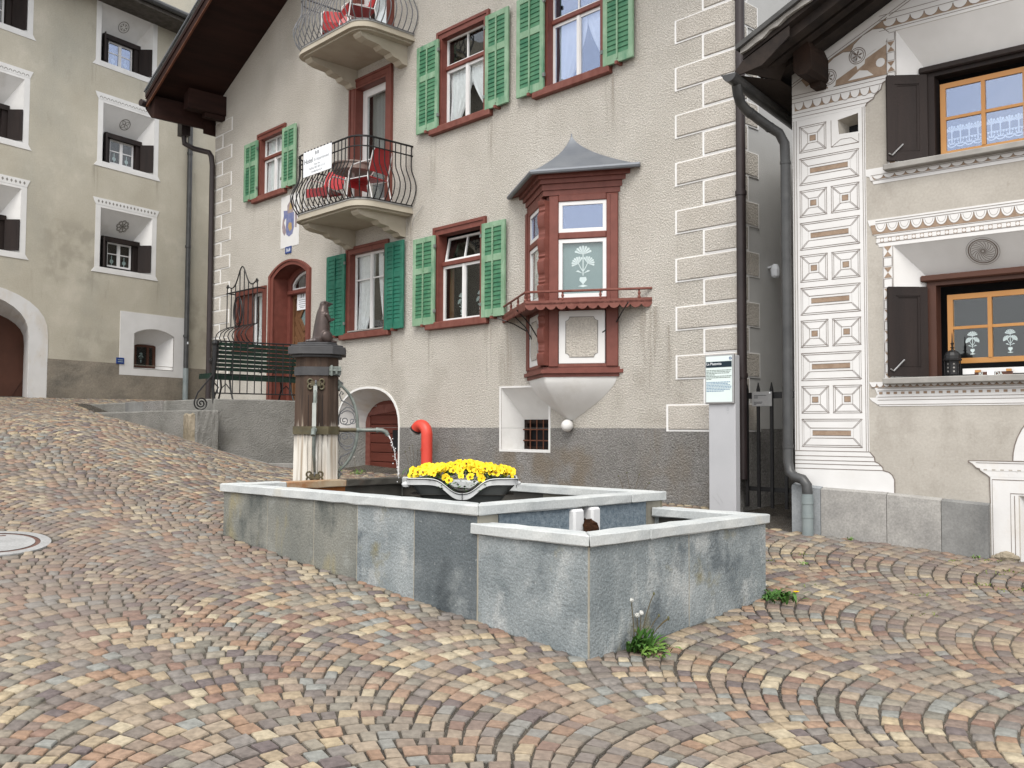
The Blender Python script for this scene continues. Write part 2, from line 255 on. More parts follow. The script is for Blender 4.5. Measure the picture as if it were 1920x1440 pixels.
def wall_stains(m, runs, patches, col):
    """rain streaks and damp patches that belong to the wall: each run is (x, half width, top, bottom, amount) in the wall's own metres"""
    nt = m.node_tree; N = nt.nodes; L = nt.links; b = N['Principled BSDF']; cur = b.inputs['Base Color'].links[0].from_socket
    tc = N.new('ShaderNodeTexCoord'); sx = N.new('ShaderNodeSeparateXYZ'); L.new(tc.outputs['Object'], sx.inputs[0])
    def math_(op, a, b_=None, c_=None):
        n = N.new('ShaderNodeMath'); n.operation = op
        for i, v in enumerate((a, b_, c_)):
            if v is None: continue
            if isinstance(v, (int, float)): n.inputs[i].default_value = v
            else: L.new(v, n.inputs[i])
        return n.outputs[0]
    mp = N.new('ShaderNodeMapping'); mp.inputs['Scale'].default_value = (9, 9, .7); L.new(tc.outputs['Object'], mp.inputs['Vector'])
    no = N.new('ShaderNodeTexNoise'); no.inputs['Scale'].default_value = 1.6; no.inputs['Detail'].default_value = 5; L.new(mp.outputs['Vector'], no.inputs['Vector'])
    n2 = N.new('ShaderNodeTexNoise'); n2.inputs['Scale'].default_value = 2.2; n2.inputs['Detail'].default_value = 6; L.new(tc.outputs['Object'], n2.inputs['Vector'])
    def ramp(v, lo, hi):
        r = N.new('ShaderNodeMapRange'); r.interpolation_type = 'SMOOTHSTEP'; r.inputs['From Min'].default_value = lo; r.inputs['From Max'].default_value = hi; L.new(v, r.inputs['Value']); return r.outputs['Result']
    streak = ramp(no.outputs['Fac'], .40, .66); blot = ramp(n2.outputs['Fac'], .42, .60); tot = None
    for x, hw, zt, zb, am in runs:
        d = math_('MULTIPLY', math_('SUBTRACT', sx.outputs['X'], x), 1/hw); f = ramp(math_('ABSOLUTE', d), 1.0, .2)
        f = math_('MULTIPLY', f, math_('MULTIPLY', ramp(sx.outputs['Z'], zb, zb+(zt-zb)*.8), ramp(sx.outputs['Z'], zt, zt-.02)))
        f = math_('MULTIPLY', math_('MULTIPLY', f, streak), am); tot = f if tot is None else math_('MAXIMUM', tot, f)
    for x, hw, zc, hz, am in patches:
        d = math_('ABSOLUTE', math_('MULTIPLY', math_('SUBTRACT', sx.outputs['X'], x), 1/hw)); e = math_('ABSOLUTE', math_('MULTIPLY', math_('SUBTRACT', sx.outputs['Z'], zc), 1/hz))
        f = math_('MULTIPLY', math_('MULTIPLY', ramp(d, 1.0, .5), ramp(e, 1.0, .5)), math_('MULTIPLY', blot, am)); tot = f if tot is None else math_('MAXIMUM', tot, f)
    mx = N.new('ShaderNodeMixRGB'); mx.inputs[2].default_value = (*col, 1); L.new(tot, mx.inputs[0]); L.new(cur, mx.inputs[1]); L.new(mx.outputs[0], b.inputs['Base Color'])
_runs = [(-1.32,.22,3.15,1.65,.75),(-1.02,.10,2.9,1.62,.5),(-3.98,.25,3.15,1.7,.6),(-4.35,.16,3.16,1.9,.45),(-5.75,.12,3.16,2.1,.5),(-6.78,.12,3.16,2.0,.5),(-8.28,.14,3.16,2.0,.45),(-4.30,.14,6.28,5.2,.5),(-5.72,.12,6.28,5.1,.45),(-1.95,.14,6.28,5.2,.5),(-3.34,.12,6.28,5.3,.45),(-6.35,.18,5.1,3.9,.45),(-8.35,.16,5.1,3.7,.5),(-11.7,.12,6.2,5.2,.4),(-10.3,.12,6.2,5.3,.4)]
wall_stains(M_['roughcast'], _runs, [(-1.3,.8,2.0,.5,.35),(-9.0,.7,3.1,.6,.35),(-6.2,1.6,2.2,.6,.25)], (.235, .205, .165))
wall_stains(M_['roughcast_grey'], [(-1.3,.25,1.62,.9,.4)], [(-3.2,1.3,.95,.55,.75),(-.9,.7,1.0,.6,.4),(-5.6,.8,1.0,.5,.45)], (.20, .165, .125))
wall_stains(M_['old_plaster'], [(-1.0,.12,7.72,6.9,.5),(.72,.14,7.72,7.0,.5),(-1.0,.12,5.2,4.5,.4),(.8,.12,5.2,4.5,.4),(-1.1,.12,10.1,9.5,.4),(.6,.14,10.1,9.6,.4),(1.75,.25,8.2,6.4,.4)], [(-1.5,1.0,5.6,.9,.4),(2.2,.8,4.2,1.0,.4),(-.6,1.1,3.5,.5,.3)], (.21, .195, .155))

def cobble_material(name, per):
    """porphyry setts: the hue of each stone from a per-stone random number, mottled"""
    m = bpy.data.materials.new(name); m.use_nodes = True; nt = m.node_tree; N = nt.nodes; L = nt.links
    b = N['Principled BSDF']; b.inputs['Roughness'].default_value = .78; b.inputs['Specular IOR Level'].default_value = .3
    if per == 'island':
        g = N.new('ShaderNodeNewGeometry'); rnd = g.outputs['Random Per Island']
    else:
        g = N.new('ShaderNodeObjectInfo'); rnd = g.outputs['Random']
    cr = N.new('ShaderNodeValToRGB'); cr.color_ramp.interpolation = 'CONSTANT'
    cols = [(.245, .195, .16), (.285, .23, .18), (.215, .182, .16), (.32, .26, .195), (.195, .165, .15), (.26, .222, .185), (.36, .295, .215), (.225, .175, .15),
            (.21, .188, .162), (.285, .20, .15), (.27, .215, .178), (.18, .148, .14), (.305, .25, .20), (.235, .21, .182), (.235, .165, .135), (.25, .24, .225), (.38, .325, .25), (.225, .198, .182), (.30, .215, .165), (.265, .232, .195)]
    e = cr.color_ramp.elements
    while len(e) < len(cols): e.new(1.0)
    for i, c in enumerate(cols):
        mu = (.262, .213, .174); c = tuple(max(.06, m_+1.38*(q_-m_)) for q_, m_ in zip(c, mu)); c = (c[0]*.785, c[1]*.775, c[2]*.725)
        e[i].position = i/len(cols); e[i].color = (*c, 1)
    L.new(rnd, cr.inputs['Fac'])
    geo = N.new('ShaderNodeNewGeometry')
    n1 = N.new('ShaderNodeTexNoise'); n1.inputs['Scale'].default_value = 30; n1.inputs['Detail'].default_value = 5; L.new(geo.outputs['Position'], n1.inputs['Vector'])
    n2 = N.new('ShaderNodeTexNoise'); n2.inputs['Scale'].default_value = .35; n2.inputs['Detail'].default_value = 3; L.new(geo.outputs['Position'], n2.inputs['Vector'])
    r1 = N.new('ShaderNodeMapRange'); r1.inputs['From Min'].default_value = .3; r1.inputs['From Max'].default_value = .7; r1.inputs['To Min'].default_value = .74; r1.inputs['To Max'].default_value = 1.2; L.new(n1.outputs['Fac'], r1.inputs['Value'])
    mx = N.new('ShaderNodeMixRGB'); mx.blend_type = 'MULTIPLY'; mx.inputs[0].default_value = 1; L.new(cr.outputs['Color'], mx.inputs[1]); L.new(r1.outputs['Result'], mx.inputs[2])
    r2 = N.new('ShaderNodeMapRange'); r2.inputs['From Min'].default_value = .48; r2.inputs['From Max'].default_value = .62; r2.inputs['To Max'].default_value = .45; L.new(n2.outputs['Fac'], r2.inputs['Value'])
    m2 = N.new('ShaderNodeMixRGB'); m2.inputs[2].default_value = (.16, .125, .108, 1); L.new(r2.outputs['Result'], m2.inputs[0]); L.new(mx.outputs[0], m2.inputs[1])
    L.new(m2.outputs[0], b.inputs['Base Color'])
    bp = N.new('ShaderNodeBump'); bp.inputs['Strength'].default_value = .55; bp.inputs['Distance'].default_value = .006
    n3 = N.new('ShaderNodeTexNoise'); n3.inputs['Scale'].default_value = 55; n3.inputs['Detail'].default_value = 4; L.new(geo.outputs['Position'], n3.inputs['Vector'])
    L.new(n3.outputs['Fac'], bp.inputs['Height']); L.new(bp.outputs['Normal'], b.inputs['Normal'])
    return m
M_['cobble'] = cobble_material('cobble', 'object'); M_['cobble_bed'] = cobble_material('cobble_many', 'island')
M_['joint'] = material('joint_grit', (.030, .026, .022), (.062, .054, .044), 40, 5, .95, (160, .8, .01), .15, stains=[((.50, .49, .46), 150, .60, .66, .85, S1), ((.16, .14, .11), .5, .45, .6, .5, S1)])
M_['far_ground'] = material('far_ground', (.20, .17, .145), (.26, .215, .175), 6, 6, .9, (8, .5, .02), .2)

# ------------------------------------------------------------ mesh helpers
class MB:
    """collects faces, then becomes ONE mesh object"""
    def __init__(s, T=None): s.v = []; s.f = []; s.m = []; s.T = T
    def add(s, vs, fs, m=0):
        o = len(s.v)
        if s.T is not None: vs = [tuple(s.T @ Vector(v)) for v in vs]
        s.v += [tuple(v) for v in vs]
        s.f += [tuple(i+o for i in f) for f in fs]; s.m += [m]*len(fs)
        return s
    def box(s, x0, x1, y0, y1, z0, z1, m=0):
        return s.add([(x0,y0,z0),(x1,y0,z0),(x1,y1,z0),(x0,y1,z0),(x0,y0,z1),(x1,y0,z1),(x1,y1,z1),(x0,y1,z1)],
                     [(0,3,2,1),(4,5,6,7),(0,1,5,4),(1,2,6,5),(2,3,7,6),(3,0,4,7)], m)
    def bbox(s, x0, x1, y0, y1, z0, z1, b=.006, m=0):
        """box with chamfered edges on the outer (-y) and top/bottom sides"""
        n = 8; P = [(x0+b,z0),(x1-b,z0),(x1,z0+b),(x1,z1-b),(x1-b,z1),(x0+b,z1),(x0,z1-b),(x0,z0+b)]
        Q = [(min(max(x,x0+b),x1-b), min(max(z,z0+b),z1-b)) for x,z in P]
        v = [(x,y0,z) for x,z in Q]+[(x,y0+b,z) for x,z in P]+[(x,y1,z) for x,z in P]
        f = [tuple(range(n)), tuple(range(3*n-1,2*n-1,-1))]
        for k in (0,1):
            for i in range(n):
                j=(i+1)%n; f.append((k*n+i,(k+1)*n+i,(k+1)*n+j,k*n+j))
        return s.add(v, f, m)
    def prism(s, pts, y0, y1, m=0):
        """outline in x,z pushed from y0 to y1"""
        n = len(pts)
        return s.add([(x,y0,z) for x,z in pts]+[(x,y1,z) for x,z in pts],
                     [tuple(range(n)), tuple(range(2*n-1,n-1,-1))]+[(i,i+n,(i+1)%n+n,(i+1)%n) for i in range(n)], m)
    def prismz(s, pts, z0, z1, m=0):
        n = len(pts)
        return s.add([(x,y,z0) for x,y in pts]+[(x,y,z1) for x,y in pts],
                     [tuple(range(n-1,-1,-1)), tuple(range(n,2*n))]+[(i,(i+1)%n,(i+1)%n+n,i+n) for i in range(n)], m)
    def prismx(s, pts, x0, x1, m=0):
        n = len(pts)
        return s.add([(x0,y,z) for y,z in pts]+[(x1,y,z) for y,z in pts],
                     [tuple(range(n-1,-1,-1)), tuple(range(n,2*n))]+[(i,(i+1)%n,(i+1)%n+n,i+n) for i in range(n)], m)
    def flat(s, pts, y, m=0):
        return s.add([(x,y,z) for x,z in pts], [tuple(range(len(pts)))], m)
    def stroke(s, pts, w, y, m=0, closed=False):
        """a flat line of width w in the x,z plane"""
        p = [Vector((a[0],a[1])) for a in pts]; n = len(p); L = []; R = []
        for i in range(n):
            a = p[(i-1)%n] if (closed or i>0) else p[i]; b = p[(i+1)%n] if (closed or i<n-1) else p[i]
            d = (b-a)
            if d.length < 1e-9: d = Vector((1,0))
            d.normalize(); q = Vector((-d.y,d.x))
            k = 1.0
            if (closed or 0<i<n-1):
                e = (p[(i+1)%n]-p[i]).normalized() if (p[(i+1)%n]-p[i]).length>1e-9 else d
                k = min(1.6, 1/max(.4, abs(e.dot(d))))
            L.append(p[i]+q*w*.5*k); R.append(p[i]-q*w*.5*k)
        v = [(a.x,y,a.y) for a in L]+[(a.x,y,a.y) for a in R]
        f = [(i,i+1,i+1+n,i+n) for i in range(n-1)]
        if closed: f.append((n-1,0,n,2*n-1))
        return s.add(v, f, m)
    def tube(s, path, r, n=8, m=0, closed=False, cap=True, flatk=None):
        P = [Vector(p) for p in path]; k = len(P)
        rs = r if isinstance(r, (list, tuple)) else [r]*k
        rings = []; up = None
        for i in range(k):
            a = P[(i-1)%k] if (closed or i>0) else P[i]; b = P[(i+1)%k] if (closed or i<k-1) else P[i]
            d = (b-a).normalized()
            if up is None:
                up = Vector((0,0,1)) if abs(d.z)<.9 else Vector((1,0,0))
            up = (up-d*up.dot(d))
            if up.length<1e-6: up = d.orthogonal()
            up.normalize(); sd = d.cross(up)
            fl = flatk or (1,1)
            rings.append([P[i]+(up*math.cos(t)*fl[0]+sd*math.sin(t)*fl[1])*rs[i] for t in [2*PI*j/n for j in range(n)]])
        v = [tuple(q) for rg in rings for q in rg]; f = []
        for i in range(k if closed else k-1):
            i2 = (i+1)%k
            for j in range(n):
                j2 = (j+1)%n; f.append((i*n+j,i*n+j2,i2*n+j2,i2*n+j))
        if cap and not closed:
            f.append(tuple(range(n-1,-1,-1))); f.append(tuple((k-1)*n+j for j in range(n)))
        return s.add(v, f, m)
    def lathe(s, prof, c=(0,0,0), n=16, m=0, a0=0.0):
        v = []; f = []; k = len(prof)
        for r, z in prof:
            for j in range(n):
                t = a0+2*PI*j/n; v.append((c[0]+r*math.cos(t), c[1]+r*math.sin(t), c[2]+z))
        for i in range(k-1):
            for j in range(n):
                j2=(j+1)%n; f.append((i*n+j,i*n+j2,(i+1)*n+j2,(i+1)*n+j))
        f.append(tuple(range(n-1,-1,-1))); f.append(tuple((k-1)*n+j for j in range(n)))
        return s.add(v, f, m)
    def ball(s, c, r, n=12, m=0, sq=(1,1,1)):
        k = max(4, n//2); prof = [(math.sin(PI*i/k), -math.cos(PI*i/k)) for i in range(k+1)]
        v = []; f = []
        for a, z in prof:
            for j in range(n):
                t = 2*PI*j/n; v.append((c[0]+r*sq[0]*a*math.cos(t), c[1]+r*sq[1]*a*math.sin(t), c[2]+r*sq[2]*z))
        for i in range(k):
            for j in range(n):
                j2=(j+1)%n; f.append((i*n+j,i*n+j2,(i+1)*n+j2,(i+1)*n+j))
        return s.add(v, f, m)
    def sheet(s, outer, holes, y, m=0):
        """flat wall face in x,z with holes"""
        loops = [[Vector((x,0,z)) for x,z in outer]]+[[Vector((x,0,z)) for x,z in h] for h in holes]
        flatv = [(p.x,y,p.z) for lp in loops for p in lp]
        tr = tessellate_polygon([[Vector((p.x,p.z,0)) for p in lp] for lp in loops])
        return s.add(flatv, [tuple(t) for t in tr], m)
    def ring(s, a, ya, b, yb, m=0, closed=True):
        """strip between outline a at depth ya and outline b (same count) at depth yb"""
        n = len(a)
        return s.add([(x,ya,z) for x,z in a]+[(x,yb,z) for x,z in b],
                     [(i,(i+1)%n,(i+1)%n+n,i+n) for i in range(n if closed else n-1)], m)
    def build(s, name, mats, parent=None, smooth=False, label=None, kind=None):
        me = bpy.data.meshes.new(name); me.from_pydata(s.v, [], s.f)
        mats = mats if isinstance(mats, (list, tuple)) else [mats]
        for q in mats: me.materials.append(q)
        if len(mats) > 1: me.polygons.foreach_set('material_index', s.m)
        if smooth: me.polygons.foreach_set('use_smooth', [True]*len(me.polygons))
        me.update()
        return link(name, me, parent, label, kind)

def link(name, me, parent=None, label=None, kind=None):
    o = bpy.data.objects.new(name, me); COL.objects.link(o)
    if parent is not None: o.parent = parent
    if label: o['label'] = label
    if kind: o['kind'] = kind
    return o
def autosmooth(o, ang=40):
    me = o.data; me.polygons.foreach_set('use_smooth', [True]*len(me.polygons))
    bm = bmesh.new(); bm.from_mesh(me); bmesh.ops.recalc_face_normals(bm, faces=bm.faces)
    a = math.radians(ang)
    for e in bm.edges:
        if len(e.link_faces) == 2 and e.calc_face_angle(0) > a: e.smooth = False
    bm.to_mesh(me); bm.free(); return o
def fixnormals(o):
    bm = bmesh.new(); bm.from_mesh(o.data); bmesh.ops.recalc_face_normals(bm, faces=bm.faces); bm.to_mesh(o.data); bm.free(); return o
def thing(name, label, cat, M, group=None):
    """an Empty at the thing's base, parent of its parts"""
    o = bpy.data.objects.new(name, None); COL.objects.link(o); o.empty_display_size = .2
    o.matrix_world = M; o['label'] = label; o['category'] = cat
    if group: o['group'] = group
    return o
def tag(o, label, cat, group=None):
    o['label'] = label; o['category'] = cat
    if group: o['group'] = group
    return o
def at(F, x, y, z, rz=0.0): return F @ Matrix.Translation((x, y, z)) @ Matrix.Rotation(rz, 4, 'Z')
def frame(o, ang_x):    # local x along the facade (seen from the square to the right), y into it
    return Matrix.Translation((o[0], o[1], 0)) @ Matrix.Rotation(ang_x, 4, 'Z')
HF = frame((2.61, 11.0), math.radians(-47.1))
RF = frame((2.952, 10.0), math.radians(-40.6))
LF = frame((-9.226, 23.0), math.radians(57.6))
AF = frame((0.486, 6.05), math.radians(-44.1))
WF = Matrix.Identity(4)
def rect(x0, x1, z0, z1): return [(x0,z0),(x1,z0),(x1,z1),(x0,z1)]
def arch(x0, x1, z0, zs, zt, n=14, p=2.0):
    """opening: jambs to zs, then an arc rising to zt"""
    c=(x0+x1)/2; r=(x1-x0)/2; out=[(x0,z0),(x1,z0)]
    for i in range(n+1):
        t=PI*i/n; cx=math.cos(t); sx=math.sin(t)
        out.append((c+r*math.copysign(abs(cx)**(2/p),cx), zs+(zt-zs)*abs(sx)**(2/p)))
    return out
def segarch(x0, x1, z0, zs, zt, n=12):
    h=zt-zs; w=(x1-x0)/2; R=(w*w+h*h)/(2*h); cz=zt-R; c=(x0+x1)/2; a=math.asin(min(1,w/R)); out=[(x0,z0),(x1,z0)]
    for i in range(n+1):
        t=a-2*a*i/n; out.append((c+R*math.sin(t), cz+R*math.cos(t)))
    return out
def circle(c, r, n=24): return [(c[0]+r*math.cos(2*PI*i/n), c[1]+r*math.sin(2*PI*i/n)) for i in range(n)]
def text(body, size, M, mat, parent, align='CENTER', name='lettering', ext=.0008, squash=1.0):
    """flat lettering turned into a mesh; M places it with its x along the line and its front towards -y"""
    cu = bpy.data.curves.new(name, 'FONT'); cu.body = body; cu.size = size; cu.align_x = align; cu.extrude = ext; cu.resolution_u = 2
    t = bpy.data.objects.new('tmp', cu); COL.objects.link(t)
    dg = bpy.context.evaluated_depsgraph_get(); me = bpy.data.meshes.new_from_object(t.evaluated_get(dg))
    bpy.data.objects.remove(t)
    me.transform(M @ Matrix.Rotation(PI/2, 4, 'X') @ Matrix.Diagonal((squash,1,1,1)))
    me.materials.clear(); me.materials.append(mat); me.name = name
    return link(name, me, parent)
def scatter_copy(src, parent, M):
    c = src.copy(); COL.objects.link(c); c.parent = parent; c.matrix_basis = M; return c
def copy_tree(o, parent=None):
    c = o.copy(); COL.objects.link(c); c.parent = parent
    for ch in list(o.children): copy_tree(ch, c)
    return c
def bez(p0, p1, p2, p3, n=10):
    return [tuple(np.array(p0)*(1-t)**3+3*np.array(p1)*t*(1-t)**2+3*np.array(p2)*t*t*(1-t)+np.array(p3)*t**3) for t in np.linspace(0,1,n)]
def spiral(c, r0, r1, a0, turns, n=28):
    return [(c[0]+(r0+(r1-r0)*i/(n-1))*math.cos(a0+2*PI*turns*i/(n-1)), c[1]+(r0+(r1-r0)*i/(n-1))*math.sin(a0+2*PI*turns*i/(n-1))) for i in range(n)]

# ------------------------------------------------------------ ground
_GP = np.array([[0.493,6.043,.167],[.149,6.377,.211],[-.237,6.751,.271],[-.729,7.227,.336],[-1.235,7.718,.391],[-1.668,8.137,.449],[-2.188,8.642,.517],[-2.657,9.096,.583],
 [1.264,6.853,.224],[1.972,7.583,.291],[2.921,9.948,.574],[3.149,9.753,.551],[3.634,9.336,.521],[4.022,9.004,.485],[4.333,8.737,.461],[-2.455,16.45,.851],[-1.879,15.831,.864],
 [2.592,11.019,.681],[-5.36,16.2,1.34],[-4.54,16.9,.98],[-3.4,17.4,.93],[-10.324,21.269,2.25],[-9.269,22.932,2.283],[-8.352,24.376,2.294],[-10.833,20.467,2.24],[0.3,13.6,.80],
 [0,2,-.09],[-3,3.5,.03],[3,3.5,.0],[-7,9,.82],[-9,14,1.45],[6,7,.30]])
_PL = np.linalg.lstsq(np.c_[_GP[:,:2], np.ones(len(_GP))], _GP[:,2], rcond=None)[0]
def _ker(a, b): return np.exp(-((a[:,None,:]-b[None,:,:])**2).sum(2)/(2*2.6**2))
_GW = np.linalg.solve(_ker(_GP[:,:2],_GP[:,:2])+2e-3*np.eye(len(_GP)), _GP[:,2]-_GP[:,:2]@_PL[:2]-_PL[2])
def gz(P):
    P = np.atleast_2d(np.asarray(P, float)); out = np.empty(len(P))
    for i in range(0, len(P), 40000):
        Q = P[i:i+40000, :2]; out[i:i+40000] = Q@_PL[:2]+_PL[2]+_ker(Q, _GP[:,:2])@_GW
    return out
def g1(x, y): return float(gz([[x,y]])[0])

def _axis(lo, hi, a, b, fine, coarse):
    v = list(np.arange(a, b+1e-6, fine)); t = a
    while t > lo: t -= coarse; v.insert(0, t)
    t = b
    while t < hi: t += coarse; v.append(t)
    return np.array(v)
XS = _axis(-60, 60, -14, 8, .25, 4); YS = _axis(-50, 90, 2, 26, .25, 4)
_gx, _gy = np.meshgrid(XS, YS); _gp = np.c_[_gx.ravel(), _gy.ravel()]; _gzv = gz(_gp)-.0135
nx, ny = len(XS), len(YS)
gm = MB(); gm.v = [(*p, z) for p, z in zip(map(tuple,_gp), _gzv)]
for j in range(ny-1):
    for i in range(nx-1):
        cx, cy = (XS[i]+XS[i+1])/2, (YS[j]+YS[j+1])/2
        gm.f.append((j*nx+i, j*nx+i+1, (j+1)*nx+i+1, (j+1)*nx+i)); gm.m.append(0 if (-14<cx<8 and 2<cy<26) else 1)
pavement = gm.build('ground', [M_['joint'], M_['far_ground']], None, smooth=True, label='paved square sloping up between the houses', kind='structure')

# ------------------------------------------------------------ setts in segmental arcs
STRIP_ANG = math.radians(-45); SW = 1.58; U0 = 1.62
_a = np.array([math.sin(STRIP_ANG), math.cos(STRIP_ANG)]); _b = np.array([math.cos(STRIP_ANG), -math.sin(STRIP_ANG)])
PHI = math.radians(47); RAD = SW/2/math.sin(PHI); ROW = .118
HFi, RFi, LFi, AFi = HF.inverted(), RF.inverted(), LF.inverted(), AF.inverted()
MANHOLE = (-4.43, 8.28, .44); COLC = (-2.075, 10.21)
def _loc(Mi, P):
    A = np.array(Mi); return P@A[:2,:2].T+A[:2,3]
st = []
for i in range(-12, 14):
    uc = U0+SW*(i+.5); 
    for k in range(-40, 330):
        v0 = k*ROW+(.5*ROW if i%2 else 0)
        n = int(round(2*PHI*RAD/.103)); wd = rng.uniform(.74, 1.30, n); wd *= 2*PHI/wd.sum(); ed_ = -PHI+np.r_[0, np.cumsum(wd)]
        wob = rng.uniform(-.006, .006)
        for q in range(n):
            th = (ed_[q]+ed_[q+1])/2
            u = uc+RAD*math.sin(th); v = v0+wob+RAD*(math.cos(th)-math.cos(PHI))
            st.append((u, v, th, RAD*wd[q]/2, ROW*math.cos(th)*.5))
st = np.array(st)
P = st[:,0:1]*_b+st[:,1:2]*_a
x, y = P[:,0], P[:,1]
keep = (y > 3.4)&(y < 25)&(np.abs(x) < .60*y+1.2)
lA = _loc(AFi, P); lH = _loc(HFi, P); lR = _loc(RFi, P); lL = _loc(LFi, P)
keep &= ~((lA[:,0] > -4.5)&(lA[:,0] < -.0)&(lA[:,1] > .0)&(lA[:,1] < 2.2))
keep &= ~((lH[:,0] < .05)&(lH[:,0] > -14.5)&(lH[:,1] > .0))
keep &= ~((lR[:,1] > -.06)&(lR[:,0] > -.02))
keep &= ~((lH[:,0] > -.1)&(lR[:,0] < .05)&(lH[:,1] > -.55))
keep &= ~(lL[:,1] > -.04)
keep &= ~((lH[:,0] < -8.95-.1*(-lH[:,1]))&(lH[:,1] > -2.34)&(lH[:,0] > -15.2))
keep &= ~((x-MANHOLE[0])**2+(y-MANHOLE[1])**2 < (MANHOLE[2]+.02)**2)
keep &= ~((x-COLC[0])**2+(y-COLC[1])**2 < .25**2)
st, P = st[keep], P[keep]
ns = len(st); dist = np.hypot(P[:,0], P[:,1])
# stone outline in the row's own axes, jittered
ang = -st[:,2]+STRIP_ANG     # tangent direction: along b rotated by -th
tx = (_b[None,:]*np.cos(st[:,2])[:,None]-_a[None,:]*np.sin(st[:,2])[:,None]); nx_ = np.c_[-tx[:,1], tx[:,0]]
ha = st[:,3]-rng.uniform(.0025, .007, ns); hb = np.maximum(st[:,4]-rng.uniform(.0035, .0085, ns), .024)
jit = lambda s: rng.uniform(-s, s, ns)
cor = []
for sa, sb in ((-1,-1),(1,-1),(1,1),(-1,1)):
    a_ = sa*ha+jit(.0075); b_ = sb*hb+jit(.0065); cor.append((a_, b_))
rise = rng.uniform(-.003, .003, ns)+.003*(rng.random(ns)<.06); tl = [rng.uniform(-.003, .003, ns) for _ in range(4)]
vis = (np.abs(P[:,0]/P[:,1]) < .545)&(P[:,1] > 4.35)
order = np.argsort(np.where(vis, dist, 99)); near = set(order[:300].tolist())
rest = np.array([i for i in range(ns) if i not in near])
def ringpts(idx, k, drop):
    pts = []
    for q in range(4):
        a_, b_ = cor[q][0][idx]*k, cor[q][1][idx]*k
        xy = P[idx]+tx[idx]*a_[:,None]+nx_[idx]*b_[:,None]
        pts.append(np.c_[xy, gz(xy)+rise[idx]+tl[q][idx]-drop])
    return pts
def setts(idx, full):
    rings = ([ringpts(idx, .86, 0), ringpts(idx, .97, .006), ringpts(idx, 1.0, .028)] if full else [ringpts(idx, .92, 0), ringpts(idx, 1.0, .02)])
    nr = len(rings); n = len(idx)
    V = np.stack([p for r in rings for p in r], 1).reshape(-1, 3)
    F = [(0,1,2,3)]
    for r in range(nr-1):
        for q in range(4):
            q2 = (q+1)%4; F.append((r*4+q, (r+1)*4+q, (r+1)*4+q2, r*4+q2))
    F = np.array(F); FF = (F[None]+(np.arange(n)*4*nr)[:,None,None]).reshape(-1, 4)
    return V, FF, len(F)
fi = rest[dist[rest] < 11]; fa = rest[dist[rest] >= 11]
Va, Fa, _ = setts(fi, True); Vb, Fb, _ = setts(fa, False)
me = bpy.data.meshes.new('cobble_bed'); V = np.r_[Va, Vb]; F = np.r_[Fa, Fb+len(Va)]
me.vertices.add(len(V)); me.vertices.foreach_set('co', V.ravel()); me.loops.add(len(F)*4); me.polygons.add(len(F))
me.loops.foreach_set('vertex_index', F.ravel().astype(np.int32)); me.polygons.foreach_set('loop_start', (np.arange(len(F))*4).astype(np.int32))
me.update(calc_edges=True); me.materials.append(M_['cobble_bed']); me.validate()
link('cobble_bed', me, pavement, None, 'stuff')
# the 300 largest in view, one object each, sharing sixteen meshes
cm = []
for q in range(16):
    rr = np.random.default_rng(100+q); c = [(sa+rr.uniform(-.15,.13), sb+rr.uniform(-.15,.12)) for sa, sb in ((-1,-1),(1,-1),(1,1),(-1,1))]
    mb = MB(); v = []
    for k, d in ((.86,0),(.965,.006),(1.0,.03)):
        v += [(a*k, b*k, -d+rr.uniform(-.0015,.0015)) for a, b in c]
    mb.add(v, [(0,1,2,3)]+[(r*4+i, (r+1)*4+i, (r+1)*4+(i+1)%4, r*4+(i+1)%4) for r in (0,1) for i in range(4)])
    m_ = bpy.data.meshes.new('cobble'); m_.from_pydata(mb.v, [], mb.f); m_.materials.append(M_['cobble']); m_.update(); cm.append(m_)
for i in order[:300]:
    p = P[i]; z = g1(*p); e = .05; n = Vector((-(g1(p[0]+e,p[1])-z)/e, -(g1(p[0],p[1]+e)-z)/e, 1)).normalized()
    t = Vector((tx[i][0], tx[i][1], 0)); t = (t-n*t.dot(n)).normalized(); w = n.cross(t)
    n2 = (n+t*rng.uniform(-.03,.03)+w*rng.uniform(-.03,.03)).normalized(); t = (t-n2*t.dot(n2)).normalized(); w = n2.cross(t)
    M = Matrix((t, w, n2)).transposed().to_4x4(); M.translation = (p[0], p[1], z+rise[i])
    o = link('cobble', cm[int(rng.integers(16))], pavement); o.matrix_basis = M @ Matrix.Diagonal((ha[i], hb[i], 1, 1))
print('setts', ns)

# ------------------------------------------------------------ the hotel (x runs left to right along its gable front, 0 at the right corner; y into the house)
hotel = thing('hotel', 'tall cream roughcast gable house with green shutters, red-brown window frames and balconies', 'hotel', HF)
RSL = .4517
def roof_z(x): return min(8.71+RSL*(x+13.45), 8.71+RSL*(-x))
HW = [(-5.60,-4.36,6.40,7.92), (-3.22,-2.00,6.40,7.93), (-5.65,-4.41,3.28,4.775), (-8.15,-6.89,3.28,4.79), (-11.50,-10.39,6.31,7.59)]
DOOR_H = segarch(-10.75, -9.52, 2.12, 4.56, 4.76)
BARW = (-12.30, -11.13, 3.24, 4.40)
BD1 = (-7.96, -6.97, 5.23, 7.66); BD2 = (-7.96, -6.97, 8.13, 10.5)
CELL = arch(-8.40, -6.57, .35, 1.62, 2.29, 16, 2.3)
BASE = [(-4.05,1.31),(-3.08,1.31),(-3.08,2.19),(-4.06,2.20)]
holes = [rect(*w) for w in HW]+[DOOR_H, rect(*BARW), rect(*BD1), rect(*BD2), CELL, BASE]
PLZ = 1.622
def clip_below(h): return h
up_outer = [(-13.45,.1),(0,.1),(0,8.9),(-6.725,8.9+RSL*6.725),(-13.45,8.9)]
mb = MB().sheet(up_outer, holes, 0)
